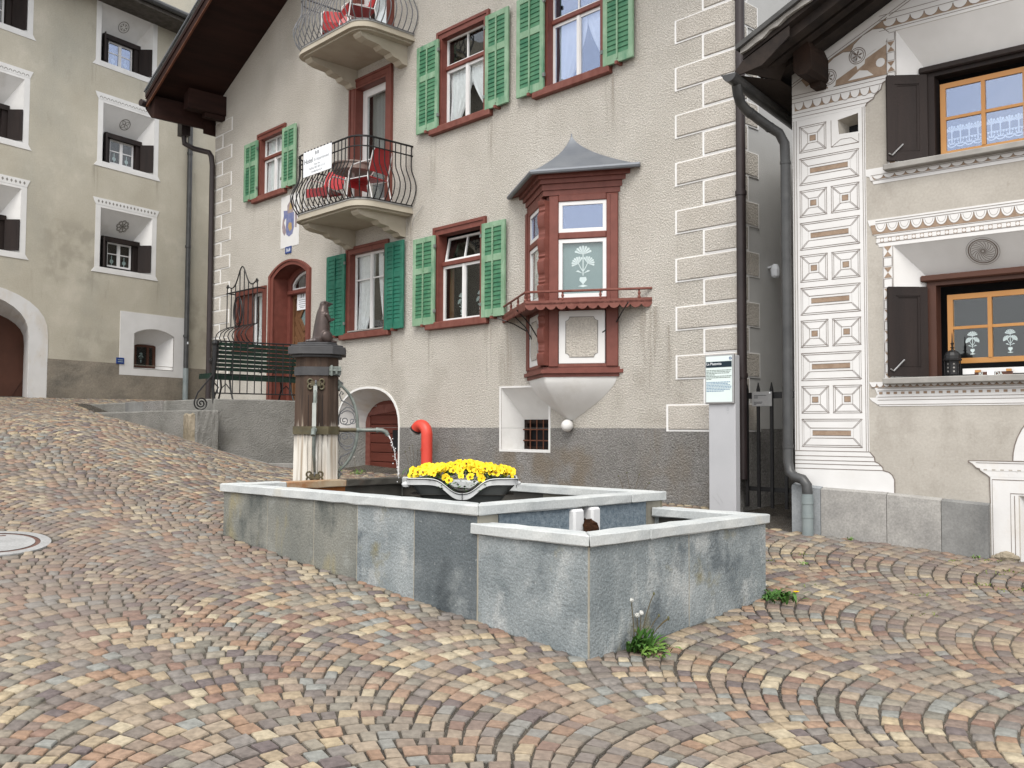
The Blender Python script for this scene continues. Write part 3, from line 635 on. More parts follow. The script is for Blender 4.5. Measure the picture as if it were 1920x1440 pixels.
# side walls
mb.add([(0,0,.1),(0,14,.1),(0,14,8.9),(0,0,8.9)], [(0,1,2,3)], 1)
mb.add([(-13.45,0,.1),(-17.0,9,.1),(-17.0,9,8.9),(-13.45,0,8.9)], [(0,1,2,3)], 0)
mb.build('wall', [M_['roughcast'], M_['alley_wall']], hotel)
# plinth band: a few mm proud of the wall, grey render; broken by the cellar arch and the deep window
pl = MB()
ph = [CELL, BASE]
pl.sheet([(-9.2,.1),(-.0,.1),(0,PLZ),(-9.2,PLZ)], [[p for p in arch(-8.40,-6.57,.35,1.62,2.29,16,2.3) if p[1] <= PLZ-.001][:0] or [(-8.40,.35),(-6.57,.35),(-6.57,PLZ-.004),(-8.40,PLZ-.004)], [(-4.052,1.31),(-3.08,1.31),(-3.08,PLZ-.004),(-4.055,PLZ-.004)]], -.006)
pl.add([(.006,-.006,.1),(.006,8,.1),(.006,8,PLZ),(.006,-.006,PLZ)], [(0,1,2,3)])
pl.build('plinth', M_['roughcast_grey'], hotel)

def curtain_sheet(mb, x0, x1, z0, z1, y, side, m=0, sweep=.55, n=16, rows=9):
    """hanging cloth gathered to one side towards its foot"""
    v = []; f = []
    for j in range(rows+1):
        t = j/rows; z = z1+(z0-z1)*t
        wv = 1-sweep*max(0, (t-.15)/.85)**1.4
        for i in range(n+1):
            u = i/n*wv
            x = x0+(x1-x0)*u if side < 0 else x1-(x1-x0)*u
            v.append((x, y+.018*math.sin(i*2.4+t*1.7)*(.5+t), z))
    for j in range(rows):
        for i in range(n): a=j*(n+1)+i; f.append((a,a+1,a+n+2,a+n+1))
    mb.add(v, f, m)

def sash(mb, x0, x1, z0, z1, y, w=.04, d=.035, m=0):
    mb.box(x0,x0+w,y,y+d,z0,z1,m); mb.box(x1-w,x1,y,y+d,z0,z1,m); mb.box(x0+w,x1-w,y,y+d,z0,z0+w,m); mb.box(x0+w,x1-w,y,y+d,z1-w,z1,m)

def hotel_window(w, style, label, glass, sill=True):
    x0,x1,z0,z1 = w; rev=.15
    mb = MB()
    F=.115
    # architrave in two steps, lining, sill
    for (a,b,c,d) in ((x0,x0+F,z0,z1),(x1-F,x1,z0,z1)):
        mb.box(a,b,-.028,rev,c,d)
    mb.box(x0+F,x1-F,-.028,rev,z1-F,z1)
    mb.box(x0-.012,x0+.038,-.045,-.002,z0,z1+.012); mb.box(x1-.038,x1+.012,-.045,-.002,z0,z1+.012); mb.box(x0+.038,x1-.038,-.045,-.002,z1-.035,z1+.012)
    mb.box(x0+F,x1-F,-.01,rev,z0-.02,z0+.012)
    win = mb.build('window', M_['red_wood'], hotel, label=label)
    MB().bbox(x0-.15,x1+.08,-.085,.02,z0-.115,z0-.001,.012).build('sill', M_['red_wood_worn'], win)
    ix0,ix1,iz0,iz1 = x0+F,x1-F,z0+.012,z1-F
    ys=.085
    fr = MB(); gl = MB(); xm=(ix0+ix1)/2
    if style == 'transom' or style == 'tilt':
        zt = iz0+(iz1-iz0)*.665
        MB().bbox(ix0,ix1,ys-.035,ys+.05,zt-.035,zt+.035,.01).build('transom', M_['red_wood'], win)
        sash(fr, ix0,xm,iz0,zt-.035,ys); sash(fr, xm,ix1,iz0,zt-.035,ys); fr.box(xm-.028,xm+.028,ys-.012,ys,iz0+.002,zt-.037)
        gl.box(ix0+.03,ix1-.03,ys+.014,ys+.018,iz0+.03,zt-.06)
        if style == 'tilt':
            T = Matrix.Translation((0,ys+.02,zt+.035)) @ Matrix.Rotation(math.radians(-11),4,'X') @ Matrix.Translation((0,-(ys+.02),-(zt+.035)))
            f2 = MB(T); sash(f2, ix0+.03,ix1-.03,zt+.04,iz1-.03,ys,.03); f2.box(xm-.012,xm+.012,ys,ys+.03,zt+.07,iz1-.06); g2 = MB(T); g2.box(ix0+.05,ix1-.05,ys+.014,ys+.018,zt+.06,iz1-.05)
            fr.v, n0 = fr.v+f2.v, len(fr.v); fr.f += [tuple(i+n0 for i in q) for q in f2.f]; fr.m += f2.m
            gl.v, n0 = gl.v+g2.v, len(gl.v); gl.f += [tuple(i+n0 for i in q) for q in g2.f]; gl.m += g2.m
        else:
            sash(fr, ix0,ix1,zt+.035,iz1,ys,.026); fr.box(xm-.012,xm+.012,ys,ys+.03,zt+.061,iz1-.026)
            gl.box(ix0+.02,ix1-.02,ys+.014,ys+.018,zt+.05,iz1-.02)
    else:
        sash(fr, ix0,xm,iz0,iz1,ys); sash(fr, xm,ix1,iz0,iz1,ys); fr.box(xm-.03,xm+.03,ys-.012,ys,iz0+.002,iz1-.002)
        zb = iz0+(iz1-iz0)*.67
        fr.box(ix0+.04,xm-.04,ys+.004,ys+.028,zb-.012,zb+.012); fr.box(xm+.04,ix1-.04,ys+.004,ys+.028,zb-.012,zb+.012)
        gl.box(ix0+.03,ix1-.03,ys+.014,ys+.018,iz0+.03,iz1-.03)
        MB().box(ix0-.02,ix1+.02,-.055,.07,z0+.013,z0+.035).build('inner_sill', M_['stone_sill'], win)
    fr.build('sash', M_['paint_white'], win); gl.build('pane', glass, win)
    MB().box(x0-.25,x1+.25,.62,.65,z0-.3,z1+.3).build('dark_backing', M_['room'], win)  # near-black panel painted as the unlit interior behind the pane
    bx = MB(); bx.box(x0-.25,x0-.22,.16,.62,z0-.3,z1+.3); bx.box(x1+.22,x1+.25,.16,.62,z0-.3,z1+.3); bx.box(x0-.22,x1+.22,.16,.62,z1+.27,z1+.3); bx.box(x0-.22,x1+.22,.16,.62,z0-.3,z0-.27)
    bx.build('dark_side', M_['room'], win)
    return win, (ix0,ix1,iz0,iz1,xm)

def frill(mb, pts, y, w=.035, m=0):
    v=[];f=[]
    n=len(pts)
    for i,(x,z) in enumerate(pts):
        k = .6+.4*math.sin(i*2.1); v += [(x,y-.012*math.sin(i*2.6),z),(x+w*k,y+.014*math.sin(i*2.6+1),z-.01)]
    for i in range(n-1): f.append((2*i,2*i+1,2*i+3,2*i+2))
    mb.add(v,f,m)

def swags(win, q, kind):
    ix0,ix1,iz0,iz1,xm = q; mb = MB(); zt = iz0+(iz1-iz0)*.64
    if kind == 'full':
        curtain_sheet(mb, ix0+.02, xm+.08, iz0+.05, zt, .15, -1, sweep=.62); curtain_sheet(mb, xm-.02, ix1-.01, iz0+.12, zt, .155, 1, sweep=.72)
        mb.box(ix0+.02,ix1-.02,.175,.178,zt-.33,zt-.03)
    elif kind == 'swept':
        curtain_sheet(mb, ix0+.06, xm+.10, iz0+.03, zt, .15, -1, sweep=.62); curtain_sheet(mb, xm+.10, ix1+.10, iz0+.30, zt, .155, 1, sweep=.45)
    elif kind == 'long':
        curtain_sheet(mb, ix0+.02, xm+.02, iz0, iz1, .15, -1, sweep=.55); curtain_sheet(mb, xm+.10, ix1, iz0, iz1, .155, 1, sweep=.45)
    elif kind == 'sheer':
        curtain_sheet(mb, ix0, ix1, iz0, iz1, .15, -1, sweep=.0, n=30)
    mb.build('curtain', M_['curtain'], win, smooth=True)

def shutter(x0, x1, z0, z1, paint, slats, label=None, side=1):
    """two-panel louvred leaf lying back against the wall"""
    y0, y1 = -.088, -.052; mb = MB(); st=.075; zm = z0+(z1-z0)*.62; xm=(x0+x1)/2
    mb.bbox(x0,x0+st,y0,y1,z0,z1,.006); mb.bbox(x1-st,x1,y0,y1,z0,z1,.006)
    for a,b in ((z0,z0+.12),(zm-.05,zm+.05),(z1-.085,z1)): mb.bbox(x0+st,x1-st,y0+.001,y1,a,b,.004)
    o = mb.build('shutter', paint, hotel, label=label)
    sl = MB()
    for a,b in ((z0+.12,zm-.05),(zm+.05,z1-.085)):
        n = max(3,int((b-a)/.062)); h=(b-a)/n
        for k in range(n):
            za=a+k*h; sl.add([(x0+st,y0+.004,za),(x1-st,y0+.004,za),(x1-st,y0+.016,za+h),(x0+st,y0+.016,za+h),(x0+st,y0+.016,za),(x1-st,y0+.016,za)],[(0,1,2,3),(0,4,5,1)])
        sl.box(x0+st,x1-st,y1-.003,y1-.001,a,b)
    sl.build('louvre_slats', slats, o, kind='stuff')
    MB().box(xm-.012,xm+.012,y0-.012,y0+.004,z0+.05,z1-.05).build('tilt_rod', paint, o)
    hx = x1-.01 if side < 0 else x0-.03
    for z in (z0+.18, z1-.20): MB().box(hx,hx+.04,y0-.008,y0+.02,z,z+.05).build('hinge', M_['copper_green'], o)
    MB().box(xm-.02,xm+.02,y0-.03,-.001,z0-.03,z0+.012).build('catch', M_['red_wood_worn'], o)
    return o

def flower_motif(mb, c, s, y, m=0):
    """cut-paper flower: three fan blossoms on stems above a little urn"""
    def fan(cx, cz, r, tilt):
        for i in range(7):
            a = tilt+math.radians(-66+22*i); b = math.radians(8.5)
            mb.flat([(cx,cz),(cx+r*math.sin(a-b),cz+r*math.cos(a-b)),(cx+r*1.08*math.sin(a),cz+r*1.08*math.cos(a)),(cx+r*math.sin(a+b),cz+r*math.cos(a+b))], y, m)
    x, z = c
    fan(x, z+.16*s, .17*s, 0); fan(x-.09*s, z-.02*s, .135*s, math.radians(-38)); fan(x+.09*s, z-.02*s, .135*s, math.radians(38))
    mb.stroke([(x,z+.18*s),(x,z-.26*s)], .018*s, y, m)
    for sg in (-1,1):
        mb.stroke([(x,z-.18*s),(x+sg*.05*s,z-.10*s),(x+sg*.10*s,z-.0*s)], .016*s, y, m)
        mb.flat([(x,z-.22*s),(x+sg*.10*s,z-.15*s),(x+sg*.15*s,z-.17*s),(x+sg*.06*s,z-.20*s)], y, m)
    mb.flat([(x-.06*s,z-.29*s),(x+.06*s,z-.29*s),(x+.075*s,z-.35*s),(x,z-.44*s),(x-.075*s,z-.35*s)], y, m)
    mb.flat([(x-.10*s,z-.47*s),(x,z-.44*s),(x+.10*s,z-.47*s),(x,z-.49*s)], y, m)

specs = [('transom','upper left window under the gable with tied-back white curtains', G_['clear'], 'full'), ('transom','upper right window with swept white curtains', G_['mirror'], 'swept'),
         ('tilt','window with its top light tilted open', G_['dark'], None), ('casement','window beside the entrance with long white curtains', G_['clear'], 'long'), ('transom','small window left of the lower balcony', G_['clear'], 'sheer')]
for w,(sty,lab,g,cur) in zip(HW, specs):
    win, q = hotel_window(w, sty, lab, g)
    if cur: swags(win, q, cur)
    x0,x1,z0,z1 = w
    if sty == 'tilt':
        for a,b in ((q[0]+.02,q[0]+.12),(q[1]-.13,q[1]-.02)): MB().box(a,b,.2,.21,q[2],q[3]-.4).build('wooden_shade', M_['oak'], win)
        m_ = MB(); flower_motif(m_, ((q[0]+q[4])/2+.08, q[2]+.30), .42, .19); flower_motif(m_, ((q[1]+q[4])/2+.02, q[2]+.30), .42, .19); m_.build('lace_motif', M_['lace_dim'], win)
    if sty == 'casement':
        shutter(x0-.57,x0+.02,z0-.03,z1-.08,M_['green_dark'],M_['green_dark'],'deep green shutter',-1); shutter(x1-.02,x1+.50,z0-.03,z1-.08,M_['green_dark'],M_['green_dark'],'deep green shutter',1)
    else:
        p,s_ = M_['green_light'],M_['green_slat']
        shutter(x0-.47,x0+.085,z0-.03,z1-.115,p,s_,'sun-faded pale green shutter',-1); shutter(x1-.02,x1+.49,z0-.03,z1-.115,p,s_,'sun-faded pale green shutter',1)

# entrance door
fr = MB(); outer = segarch(-10.93,-9.37,2.12,4.61,4.865); n_=len(outer)
for k,(a,b,y0,y1) in enumerate((((-10.93,-9.37,2.12,4.61,4.865),(-10.85,-9.45,2.12,4.59,4.83),-.05,.0),((-10.86,-9.44,2.12,4.595,4.835),(-10.75,-9.52,2.12,4.56,4.76),-.03,.0))):
    A_,B_ = segarch(*a),segarch(*b)
    fr.ring(A_[1:]+A_[:1],y0,B_[1:]+B_[:1],y0,0,False); fr.ring(A_[1:]+A_[:1],y1,A_[1:]+A_[:1],y0,0,False); fr.ring(B_[1:]+B_[:1],y0,B_[1:]+B_[:1],.02,0,False)
Bq = segarch(-10.75,-9.52,2.12,4.56,4.76); fr.ring(Bq[1:]+Bq[:1],-.03,Bq[1:]+Bq[:1],.54,0,False)
Aq = segarch(-10.64,-9.63,2.12,4.46,4.68); fr.ring(Bq[1:]+Bq[:1],.29,Aq[1:]+Aq[:1],.29,0,False); fr.ring(Aq[1:]+Aq[:1],.29,Aq[1:]+Aq[:1],.44,0,False)
door_fr = fr.build('door_frame', M_['red_wood'], hotel)
MB().bbox(-10.72,-9.55,.25,.44,4.24,4.33,.02).build('transom', M_['red_wood'], door_fr)
fl = MB(); fo = segarch(-10.64,-9.63,4.33,4.46,4.68); fi_ = segarch(-10.59,-9.68,4.375,4.44,4.63)
fl.ring(fo,.34,fi_,.34); fl.ring(fi_,.34,fi_,.38); fl.box(-10.15,-10.12,.34,.37,4.37,4.64); fl.build('fanlight', M_['paint_white'], door_fr)
MB().flat(segarch(-10.60,-9.67,4.36,4.45,4.65),.365).build('pane', G_['dark'], door_fr)
MB().box(-10.7,-9.5,.65,.66,4.2,4.8).build('dark_backing', M_['room'], door_fr)
dl = MB(); dl.box(-10.64,-9.63,.38,.425,2.12,4.24)
door = dl.build('door', M_['oak'], hotel)
cx_, cz_ = -10.20, 3.77
dm = MB()
def band(pts, w, y0, y1):   # raised bars along a path
    for (a,b) in zip(pts[:-1],pts[1:]):
        d = Vector((b[0]-a[0],b[1]-a[1])); d.normalize(); q = Vector((-d.y,d.x))*w/2
        dm.prism([(a[0]-q.x,a[1]-q.y),(b[0]-q.x,b[1]-q.y),(b[0]+q.x,b[1]+q.y),(a[0]+q.x,a[1]+q.y)],y0,y1)
dia = [(cx_-.19,cz_),(cx_,cz_+.25),(cx_+.19,cz_),(cx_,cz_-.25),(cx_-.19,cz_)]
band(dia,.07,.348,.379)
for k in range(1,8):
    o_=.20*k
    for sg in (-1,1):
        a_,b2_=(cx_+sg*.36,cz_-.25-o_+.0),(cx_,cz_-.25-o_-.47*.0)
        band([(cx_+sg*.37,cz_+.24-o_),(cx_+sg*.006,cz_-.25-o_)],.10,.364-.002*(k%2),.3795)
dm.box(-10.64,-10.58,.35,.3795,2.12,4.24); dm.box(-9.70,-9.63,.35,.3795,2.12,4.24); dm.box(-10.58,-9.70,.351,.3795,4.16,4.24)
dm.build('moulding', M_['oak'], door)
MB().flat(dia[:4],.368).build('pane', G_['dark'], door); MB().flat([(cx_-.18,cz_),(cx_,cz_+.24),(cx_+.18,cz_),(cx_,cz_-.24)],.376).build('backing', M_['blind'], door)
MB().tube([(-9.70,.31,3.40),(-9.70,.31,3.52)],.014).tube([(-9.70,.37,3.47),(-9.70,.305,3.47)],.01).build('handle', M_['steel'], door)

# barred window by the entrance
mb = MB(); x0,x1,z0,z1 = BARW
mb.box(x0-.07,x0+.06,-.03,.2,z0-.02,z1+.06); mb.box(x1-.06,x1+.07,-.03,.2,z0-.02,z1+.06); mb.box(x0+.06,x1-.06,-.03,.2,z1-.05,z1+.06); mb.bbox(x0-.1,x1+.1,-.08,.2,z0-.10,z0-.021)
mb.box(x0+.06,x0+.60,.03,.05,z0-.02,z1-.05)     # closed red-brown leaf on its left half
bw = mb.build('window', M_['red_wood'], hotel, label='barred ground floor window left of the entrance')
fr = MB(); sash(fr,x0+.60,x1-.06,z0-.02,z1-.05,.08,.05); fr.build('sash', M_['paint_white'], bw)
MB().box(x0+.62,x1-.08,.10,.103,z0,z1-.07).build('pane', G_['clear'], bw)
c = MB(); curtain_sheet(c,x0+.63,x1-.08,z0,z1-.08,.16,-1,sweep=.1); c.build('curtain', M_['curtain'], bw, smooth=True)
MB().box(x0,x1,.4,.42,z0-.1,z1+.1).build('dark_backing', M_['room'], bw)
gr = MB(); gy = -.20; gx0, gx1 = x0-.07, x1+.05
gr.tube([(gx0-.03,gy,4.40),(gx1+.03,gy,4.40)],.016); gr.tube([(gx0,gy,4.40),(gx0,-.01,4.40)],.012); gr.tube([(gx1,gy,4.40),(gx1,-.01,4.40)],.012)
crown = lambda u: .08+.42*math.exp(-((u-.5)/.17)**2)+.12*math.exp(-((u)/.10)**2)*.6+.12*math.exp(-((u-1)/.10)**2)*.6
for k in range(8):
    u = k/7; x = gx0+(gx1-gx0)*u; top = 4.40+crown(u)*.95
    low = [(x,gy,top),(x,gy,3.68)]+[(x,gy-.26*math.sin(PI*t)**.8*(1-.1*t),3.68-.46*t) for t in (.15,.3,.5,.7,.85,1)]
    gr.tube(low,.011,6)
gr.tube([(gx0+(gx1-gx0)*i/24,gy,4.40+crown(i/24)) for i in range(25)],.013,6)
for sx in (gx0,gx1):
    gr.tube([(sx+p[0]*(1 if sx==gx0 else -1),gy,4.55+p[1]) for p in spiral((.02,0),.055,.015,PI,1.2,16)],.010,6)
for rr,ww in ((1.0,.013),(.84,.008)):
    gr.tube([((gx0+gx1)/2-.12+.19*rr*math.cos(2*PI*i/28),gy-.02,3.98+.30*rr*math.sin(2*PI*i/28)) for i in range(28)],ww,6,closed=True)
for sg in (-1,1): gr.tube([((gx0+gx1)/2-.12+sg*(.15-.12*math.cos(t*PI/2)),gy-.02,3.98+.24*t) for t in np.linspace(-1,1,13)],.008,6)
gr.tube([(gx0,gy,3.68),(gx1,gy,3.68)],.012,6); gr.tube([(gx0,gy-.02,3.22),(gx1,gy-.02,3.22)],.012,6)
gr.build('grille', M_['iron'], bw)

# balcony doors
def balcony_door(w, label, backing):
    x0,x1,z0,z1 = w; mb = MB()
    mb.box(x0-.13,x0+.0,-.04,.0,z0,z1+.115); mb.box(x1,x1+.13,-.04,.0,z0,z1+.115); mb.box(x0,x1,-.04,.0,z1,z1+.115)
    mb.box(x0,x0+.04,-.03,.22,z0,z1); mb.box(x1-.04,x1,-.03,.22,z0,z1); mb.box(x0+.04,x1-.04,-.03,.22,z1-.04,z1)
    mb.box(x0-.15,x0-.10,-.055,-.002,z0,z1+.13); mb.box(x1+.10,x1+.15,-.055,-.002,z0,z1+.13); mb.box(x0-.10,x1+.10,-.055,-.002,z1+.09,z1+.13)
    d = mb.build('balcony_door', M_['red_wood'], hotel, label=label)
    f = MB(); sash(f,x0+.04,x1-.04,z0,z1-.04,.13,.13,.05); f.box(x0+.17,x1-.17,.13,.18,z0+.13,z0+.36); f.build('sash', M_['paint_white'], d)
    MB().box(x0+.15,x1-.15,.155,.16,z0+.34,z1-.16).build('pane', G_['clear'], d)
    c = MB(); curtain_sheet(c,x0+.1,x1-.1,z0+.1,z1-.1,.30,-1,sweep=.0,n=22); c.build('curtain', M_[backing], d, smooth=True)
    MB().box(x0-.1,x1+.1,.5,.52,z0,z1+.1).build('dark_backing', M_['room'], d)
balcony_door(BD1,'white glazed door onto the lower balcony','drape'); balcony_door(BD2,'white glazed door onto the upper balcony','curtain')

# balconies: slab on two brackets, pot-bellied railing
def balcony(z, paint, label):
    ax0, ax1, dep, R = -8.28, -6.26, 1.06, .30
    def outline(o, n=7):
        p = [(ax1+o,0)]; r=R+o
        for i in range(n+1):
            t = PI/2*i/n; p.append((ax1-R+r*math.cos(t), -(dep-R)-r*math.sin(t)))
        for i in range(n+1):
            t = PI/2*i/n; p.append((ax0+R-r*math.sin(t), -(dep-R)-r*math.cos(t)))
        p.append((ax0-o,0)); return p
    mb = MB(); mb.prismz(outline(0)[::-1], z-.055, z); mb.prismz(outline(.03)[::-1], z-.10, z-.056); mb.prismz(outline(-.04)[::-1], z-.13, z-.101)
    b = mb.build('balcony', [M_['balcony']], hotel, label=label); autosmooth(b, 35)
    e = MB(); A_,B_ = outline(.012),outline(.012)
    e.prismz(outline(.010)[::-1], z+.001, z+.035); e.build('floor_slab', M_['slab_top'], b)
    for bx in (ax1-.37, ax0+.17):
        prof = [(-.001,z-.131),(-.001,z-.46),(-.10,z-.45),(-.16,z-.40),(-.30,z-.375),(-.34,z-.325),(-.50,z-.30),(-.56,z-.255),(-.80,z-.235),(-.90,z-.205),(-.945,z-.165),(-.945,z-.131)]
        k = MB().prismx(prof, bx, bx+.20).build('bracket', M_['balcony'], b); fixnormals(k)
    # railing
    path = outline(0,10); L=[0]
    for a,c in zip(path[:-1],path[1:]): L.append(L[-1]+math.hypot(c[0]-a[0],c[1]-a[1]))
    def along(s):
        for i in range(len(L)-1):
            if s <= L[i+1]+1e-9:
                t=(s-L[i])/max(1e-9,L[i+1]-L[i]); p=(path[i][0]+(path[i+1][0]-path[i][0])*t, path[i][1]+(path[i+1][1]-path[i][1])*t)
                d=(path[i+1][0]-path[i][0],path[i+1][1]-path[i][1]); q=math.hypot(*d); return p,(-d[1]/q*-1*-1, d[0]/q*-1*-1)
        return path[-1],(0,0)
    N=37
    for i in range(N):
        s_ = .03+(L[-1]-.06)*i/(N-1); p,d_ = along(s_)
        # outward normal: right-hand side of the running direction turned away from the house
        k1 = along(min(L[-1],s_+.01))[0]; k0 = along(max(0,s_-.01))[0]; tx_,ty_ = k1[0]-k0[0],k1[1]-k0[1]; q=math.hypot(tx_,ty_) or 1
        nx_o,ny_o = -ty_/q, tx_/q
        if (p[0]-(ax0+ax1)/2)*nx_o+(p[1]+dep/2)*ny_o < 0: nx_o,ny_o=-nx_o,-ny_o
        prof=[(0,.02),(.055,.08),(.105,.16),(.135,.26),(.135,.34),(.10,.44),(.05,.53),(.015,.60),(0,.67),(0,.86),(0,1.02)]
        MB().tube([(p[0]+nx_o*o,p[1]+ny_o*o,z+h) for o,h in prof],.0095,5).build('baluster', paint, b)
    for h,r in ((1.02,.017),(.86,.012),(.03,.014)):
        MB().tube([(x,y,z+h) for x,y in path],r,6).build('rail', paint, b)
    return b
lower_b = balcony(5.22, M_['iron'], 'lower balcony with black pot-bellied railing'); upper_b = balcony(8.10, M_['iron_grey'], 'upper balcony with grey pot-bellied railing')

# cellar arch
inner = arch(-8.20,-6.78,.35,1.58,2.10,16,2.3)
mb = MB(); zi = 1.60
low = [(i,p) for i,p in enumerate(CELL)]
mb.ring(CELL,0,inner,.46); rv = mb.build('cellar_arch', M_['white_dirty'], hotel)
g = MB(); g.add([(-8.388,.003,.35),(-8.183,.456,.35),(-8.183,.456,1.57),(-8.388,.003,1.60)],[(0,1,2,3)]); g.build('dado', M_['concrete_rough'], rv); g = MB(); g.add([(-6.585,.003,.35),(-6.80,.456,.35),(-6.80,.456,1.57),(-6.585,.003,1.60)],[(0,1,2,3)]); g.build('dado', M_['concrete_rough'], rv)
e = MB(); o2 = arch(-8.435,-6.535,.35,1.63,2.325,16,2.3); e.ring(o2[1:]+o2[:1],-.012,CELL[1:]+CELL[:1],-.012,0,False); e.ring(o2[1:]+o2[:1],0,o2[1:]+o2[:1],-.012,0,False); e.build('rim', M_['white_plaster'], rv)
dr = MB(); pts=[(-8.22,.35),(-6.76,.35),(-6.76,2.2),(-7.7,2.12),(-8.22,1.85)]
dr.flat(pts,.50); cd = dr.build('cellar_door', M_['red_wood_worn'], hotel)
for k in range(11):
    z=.36+k*.165; MB().bbox(-8.05,-6.80,.462,.495,z,z+.155,.008).build('plank', M_['red_wood_shaded'], cd)
MB().box(-8.19,-8.05,.45,.50,.36,1.82).build('post', M_['red_wood_worn'], cd)
MB().prism([(-8.19,1.82),(-6.80,1.96),(-6.80,2.06),(-7.8,2.02),(-8.19,1.84)],.452,.50).build('lintel', M_['red_wood_worn'], cd)
MB().box(-7.35,-7.19,.44,.461,1.22,1.58).build('hatch', M_['room'], cd)

# deep plastered basement window with bars
inr = [(-3.95,1.312),(-3.38,1.312),(-3.38,1.745),(-3.95,1.745)]
mb = MB().ring(BASE,0,inr,.36); dw = mb.build('basement_window', M_['white_plaster'], hotel)
bo = [(-4.09,1.28),(-3.045,1.28),(-3.045,2.215),(-4.095,2.225)]
e = MB().ring(bo,-.010,BASE,-.010); e.ring(bo,0,bo,-.010); e.build('rim', M_['white_plaster'], dw)
MB().box(-4.0,-3.3,.50,.52,1.25,1.8).build('dark_backing', M_['room'], dw)
b = MB(); b.box(-3.95,-3.90,.37,.42,1.31,1.745); b.box(-3.43,-3.38,.37,.42,1.31,1.745); b.box(-3.90,-3.43,.37,.42,1.69,1.745); b.box(-3.90,-3.43,.37,.42,1.312,1.35); b.build('frame', M_['beam_wood'], dw)
for x in (-3.80,-3.665,-3.53): MB().tube([(x,.34,1.31),(x,.34,1.745)],.009,6).build('bar', M_['eave_edge'], dw)
for z in (1.44,1.60): MB().tube([(-3.95,.34,z),(-3.38,.34,z)],.009,6).build('bar', M_['eave_edge'], dw)

# corner quoins: white-edged rendered blocks, a long and a short one by turns, turning the corner
def quoin(z0, z1, long_, left=False):
    w = (.90 if long_ else .49); ws = (.42 if long_ else .20); b=.032; mb = MB()
    if not left:
        xa, xb = -w, .012
        mb.box(xa,xb,-.008,-.001,z0,z1,0); mb.bbox(xa+b,.020,-.022,-.009,z0+b*.6,z1-b*.4,.008,1)
        mb.box(.001,.012,-.008,ws,z0,z1,0); mb.box(.0121,.020,-.0215,ws-b,z0+b*.6,z1-b*.4,1)
    else:
        w = (.78 if long_ else .36); mb.box(-13.45,-13.45+w,-.008,-.001,z0,z1,0); mb.bbox(-13.452,-13.45+w-b,-.018,-.009,z0+b*.6,z1-b*.4,.008,1)
    return mb.build('quoin', [M_['quoin_band'], M_['quoin_plaster']], hotel)
z = 1.59; i = 0
q = MB(); q.box(-1.045,.012,-.008,-.001,1.585,1.915,0); q.bbox(-1.01,.02,-.022,-.009,1.61,1.90,.008,1); q.box(.001,.012,-.008,.42,1.585,1.915,0); q.box(.0121,.02,-.0215,.39,1.61,1.90,1)
q.build('quoin', [M_['quoin_band'], M_['quoin_plaster']], hotel)
z = 1.918
for k in range(24):
    quoin(z, z+.294, k%2 == 1); z += .2965
z = 2.35
for k in range(21):
    quoin(z, z+.294, k%2 == 1, True); z += .2965

# roof
rf = MB()
def roofpt(x, y, dz): return (x, y, (8.71+RSL*(x+13.45) if x < -6.725 else 8.71+RSL*(-x))+dz)
def slab(x0, x1, y0, y1, d0, d1, m, xs0=None):
    xa = x0; xb = x1
    v = [roofpt(xa,y0,d0),roofpt(xb,y0,d0),roofpt(xb,y1,d0),roofpt(xs0 if xs0 is not None else xa,y1,d0),roofpt(xa,y0,d1),roofpt(xb,y0,d1),roofpt(xb,y1,d1),roofpt(xs0 if xs0 is not None else xa,y1,d1)]
    rf.add(v,[(0,3,2,1),(4,5,6,7),(0,1,5,4),(1,2,6,5),(2,3,7,6),(3,0,4,7)],m)
XE = -13.72
slab(XE,-6.725,-1.42,12,.0,.07,0,XE-.43*13.4*.32); slab(-6.725,.5,-1.42,12,.0,.07,0)
slab(XE-.06,-6.725,-1.46,12,.071,.16,1,XE-.06-.43*13.4*.32); slab(-6.725,.56,-1.46,12,.071,.16,1)
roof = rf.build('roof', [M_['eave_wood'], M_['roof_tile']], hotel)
vb = MB()
def verge(x0,x1,y0,y1,d0,d1,m):
    vb.add([roofpt(x0,y0,d0),roofpt(x1,y0,d0),roofpt(x1,y1,d0),roofpt(x0,y1,d0),roofpt(x0,y0,d1),roofpt(x1,y0,d1),roofpt(x1,y1,d1),roofpt(x0,y1,d1)],[(0,3,2,1),(4,5,6,7),(0,1,5,4),(1,2,6,5),(2,3,7,6),(3,0,4,7)],m)
verge(XE,-6.725,-1.455,-1.425,-.16,.06,0); verge(XE,-6.725,-1.475,-1.456,-.02,.068,0); verge(XE,-6.725,-1.46,-1.42,-.185,-.161,1)
vb.build('bargeboard', [M_['eave_wood'], M_['eave_edge']], roof)
MB().tube([roofpt(XE-.05,-1.48,.17),roofpt(-6.725,-1.48,.17)],.02,6).build('verge_flashing', M_['zinc'], roof)
for yy in (-1.0,-.62,-.24):
    pass
pb = MB(); pb.prism([(-13.22,8.36),(-12.98,8.36),(-12.98,8.36+.42),(-13.22,8.36+.32)],-.85,-.002); pb.prism([(-13.18,8.26),(-13.02,8.26),(-13.02,8.359),(-13.18,8.359)],-.45,-.002)
pb.build('purlin', M_['eave_wood'], roof)
ks = MB()   # boarding under the eaves beside the corner
ks.add([(-13.46,-.3,8.71),(-13.46,-.3,8.02),(-14.05,4,8.0),(-14.05,4,8.71)],[(0,1,2,3)])
ks.prism([(-13.95,8.52),(-13.47,8.60),(-13.47,8.13),(-13.62,8.16),(-13.95,8.44)],-1.38,-.10)
ks.build('eave_boarding', M_['eave_wood'], roof)
gt = MB(); gt.tube([(-13.86,-1.52,8.52),(-14.25,.2,8.46),(-15.9,4.2,8.40)],.075,10); gt.build('gutter', M_['pipe_brown'], roof)
dp = MB()
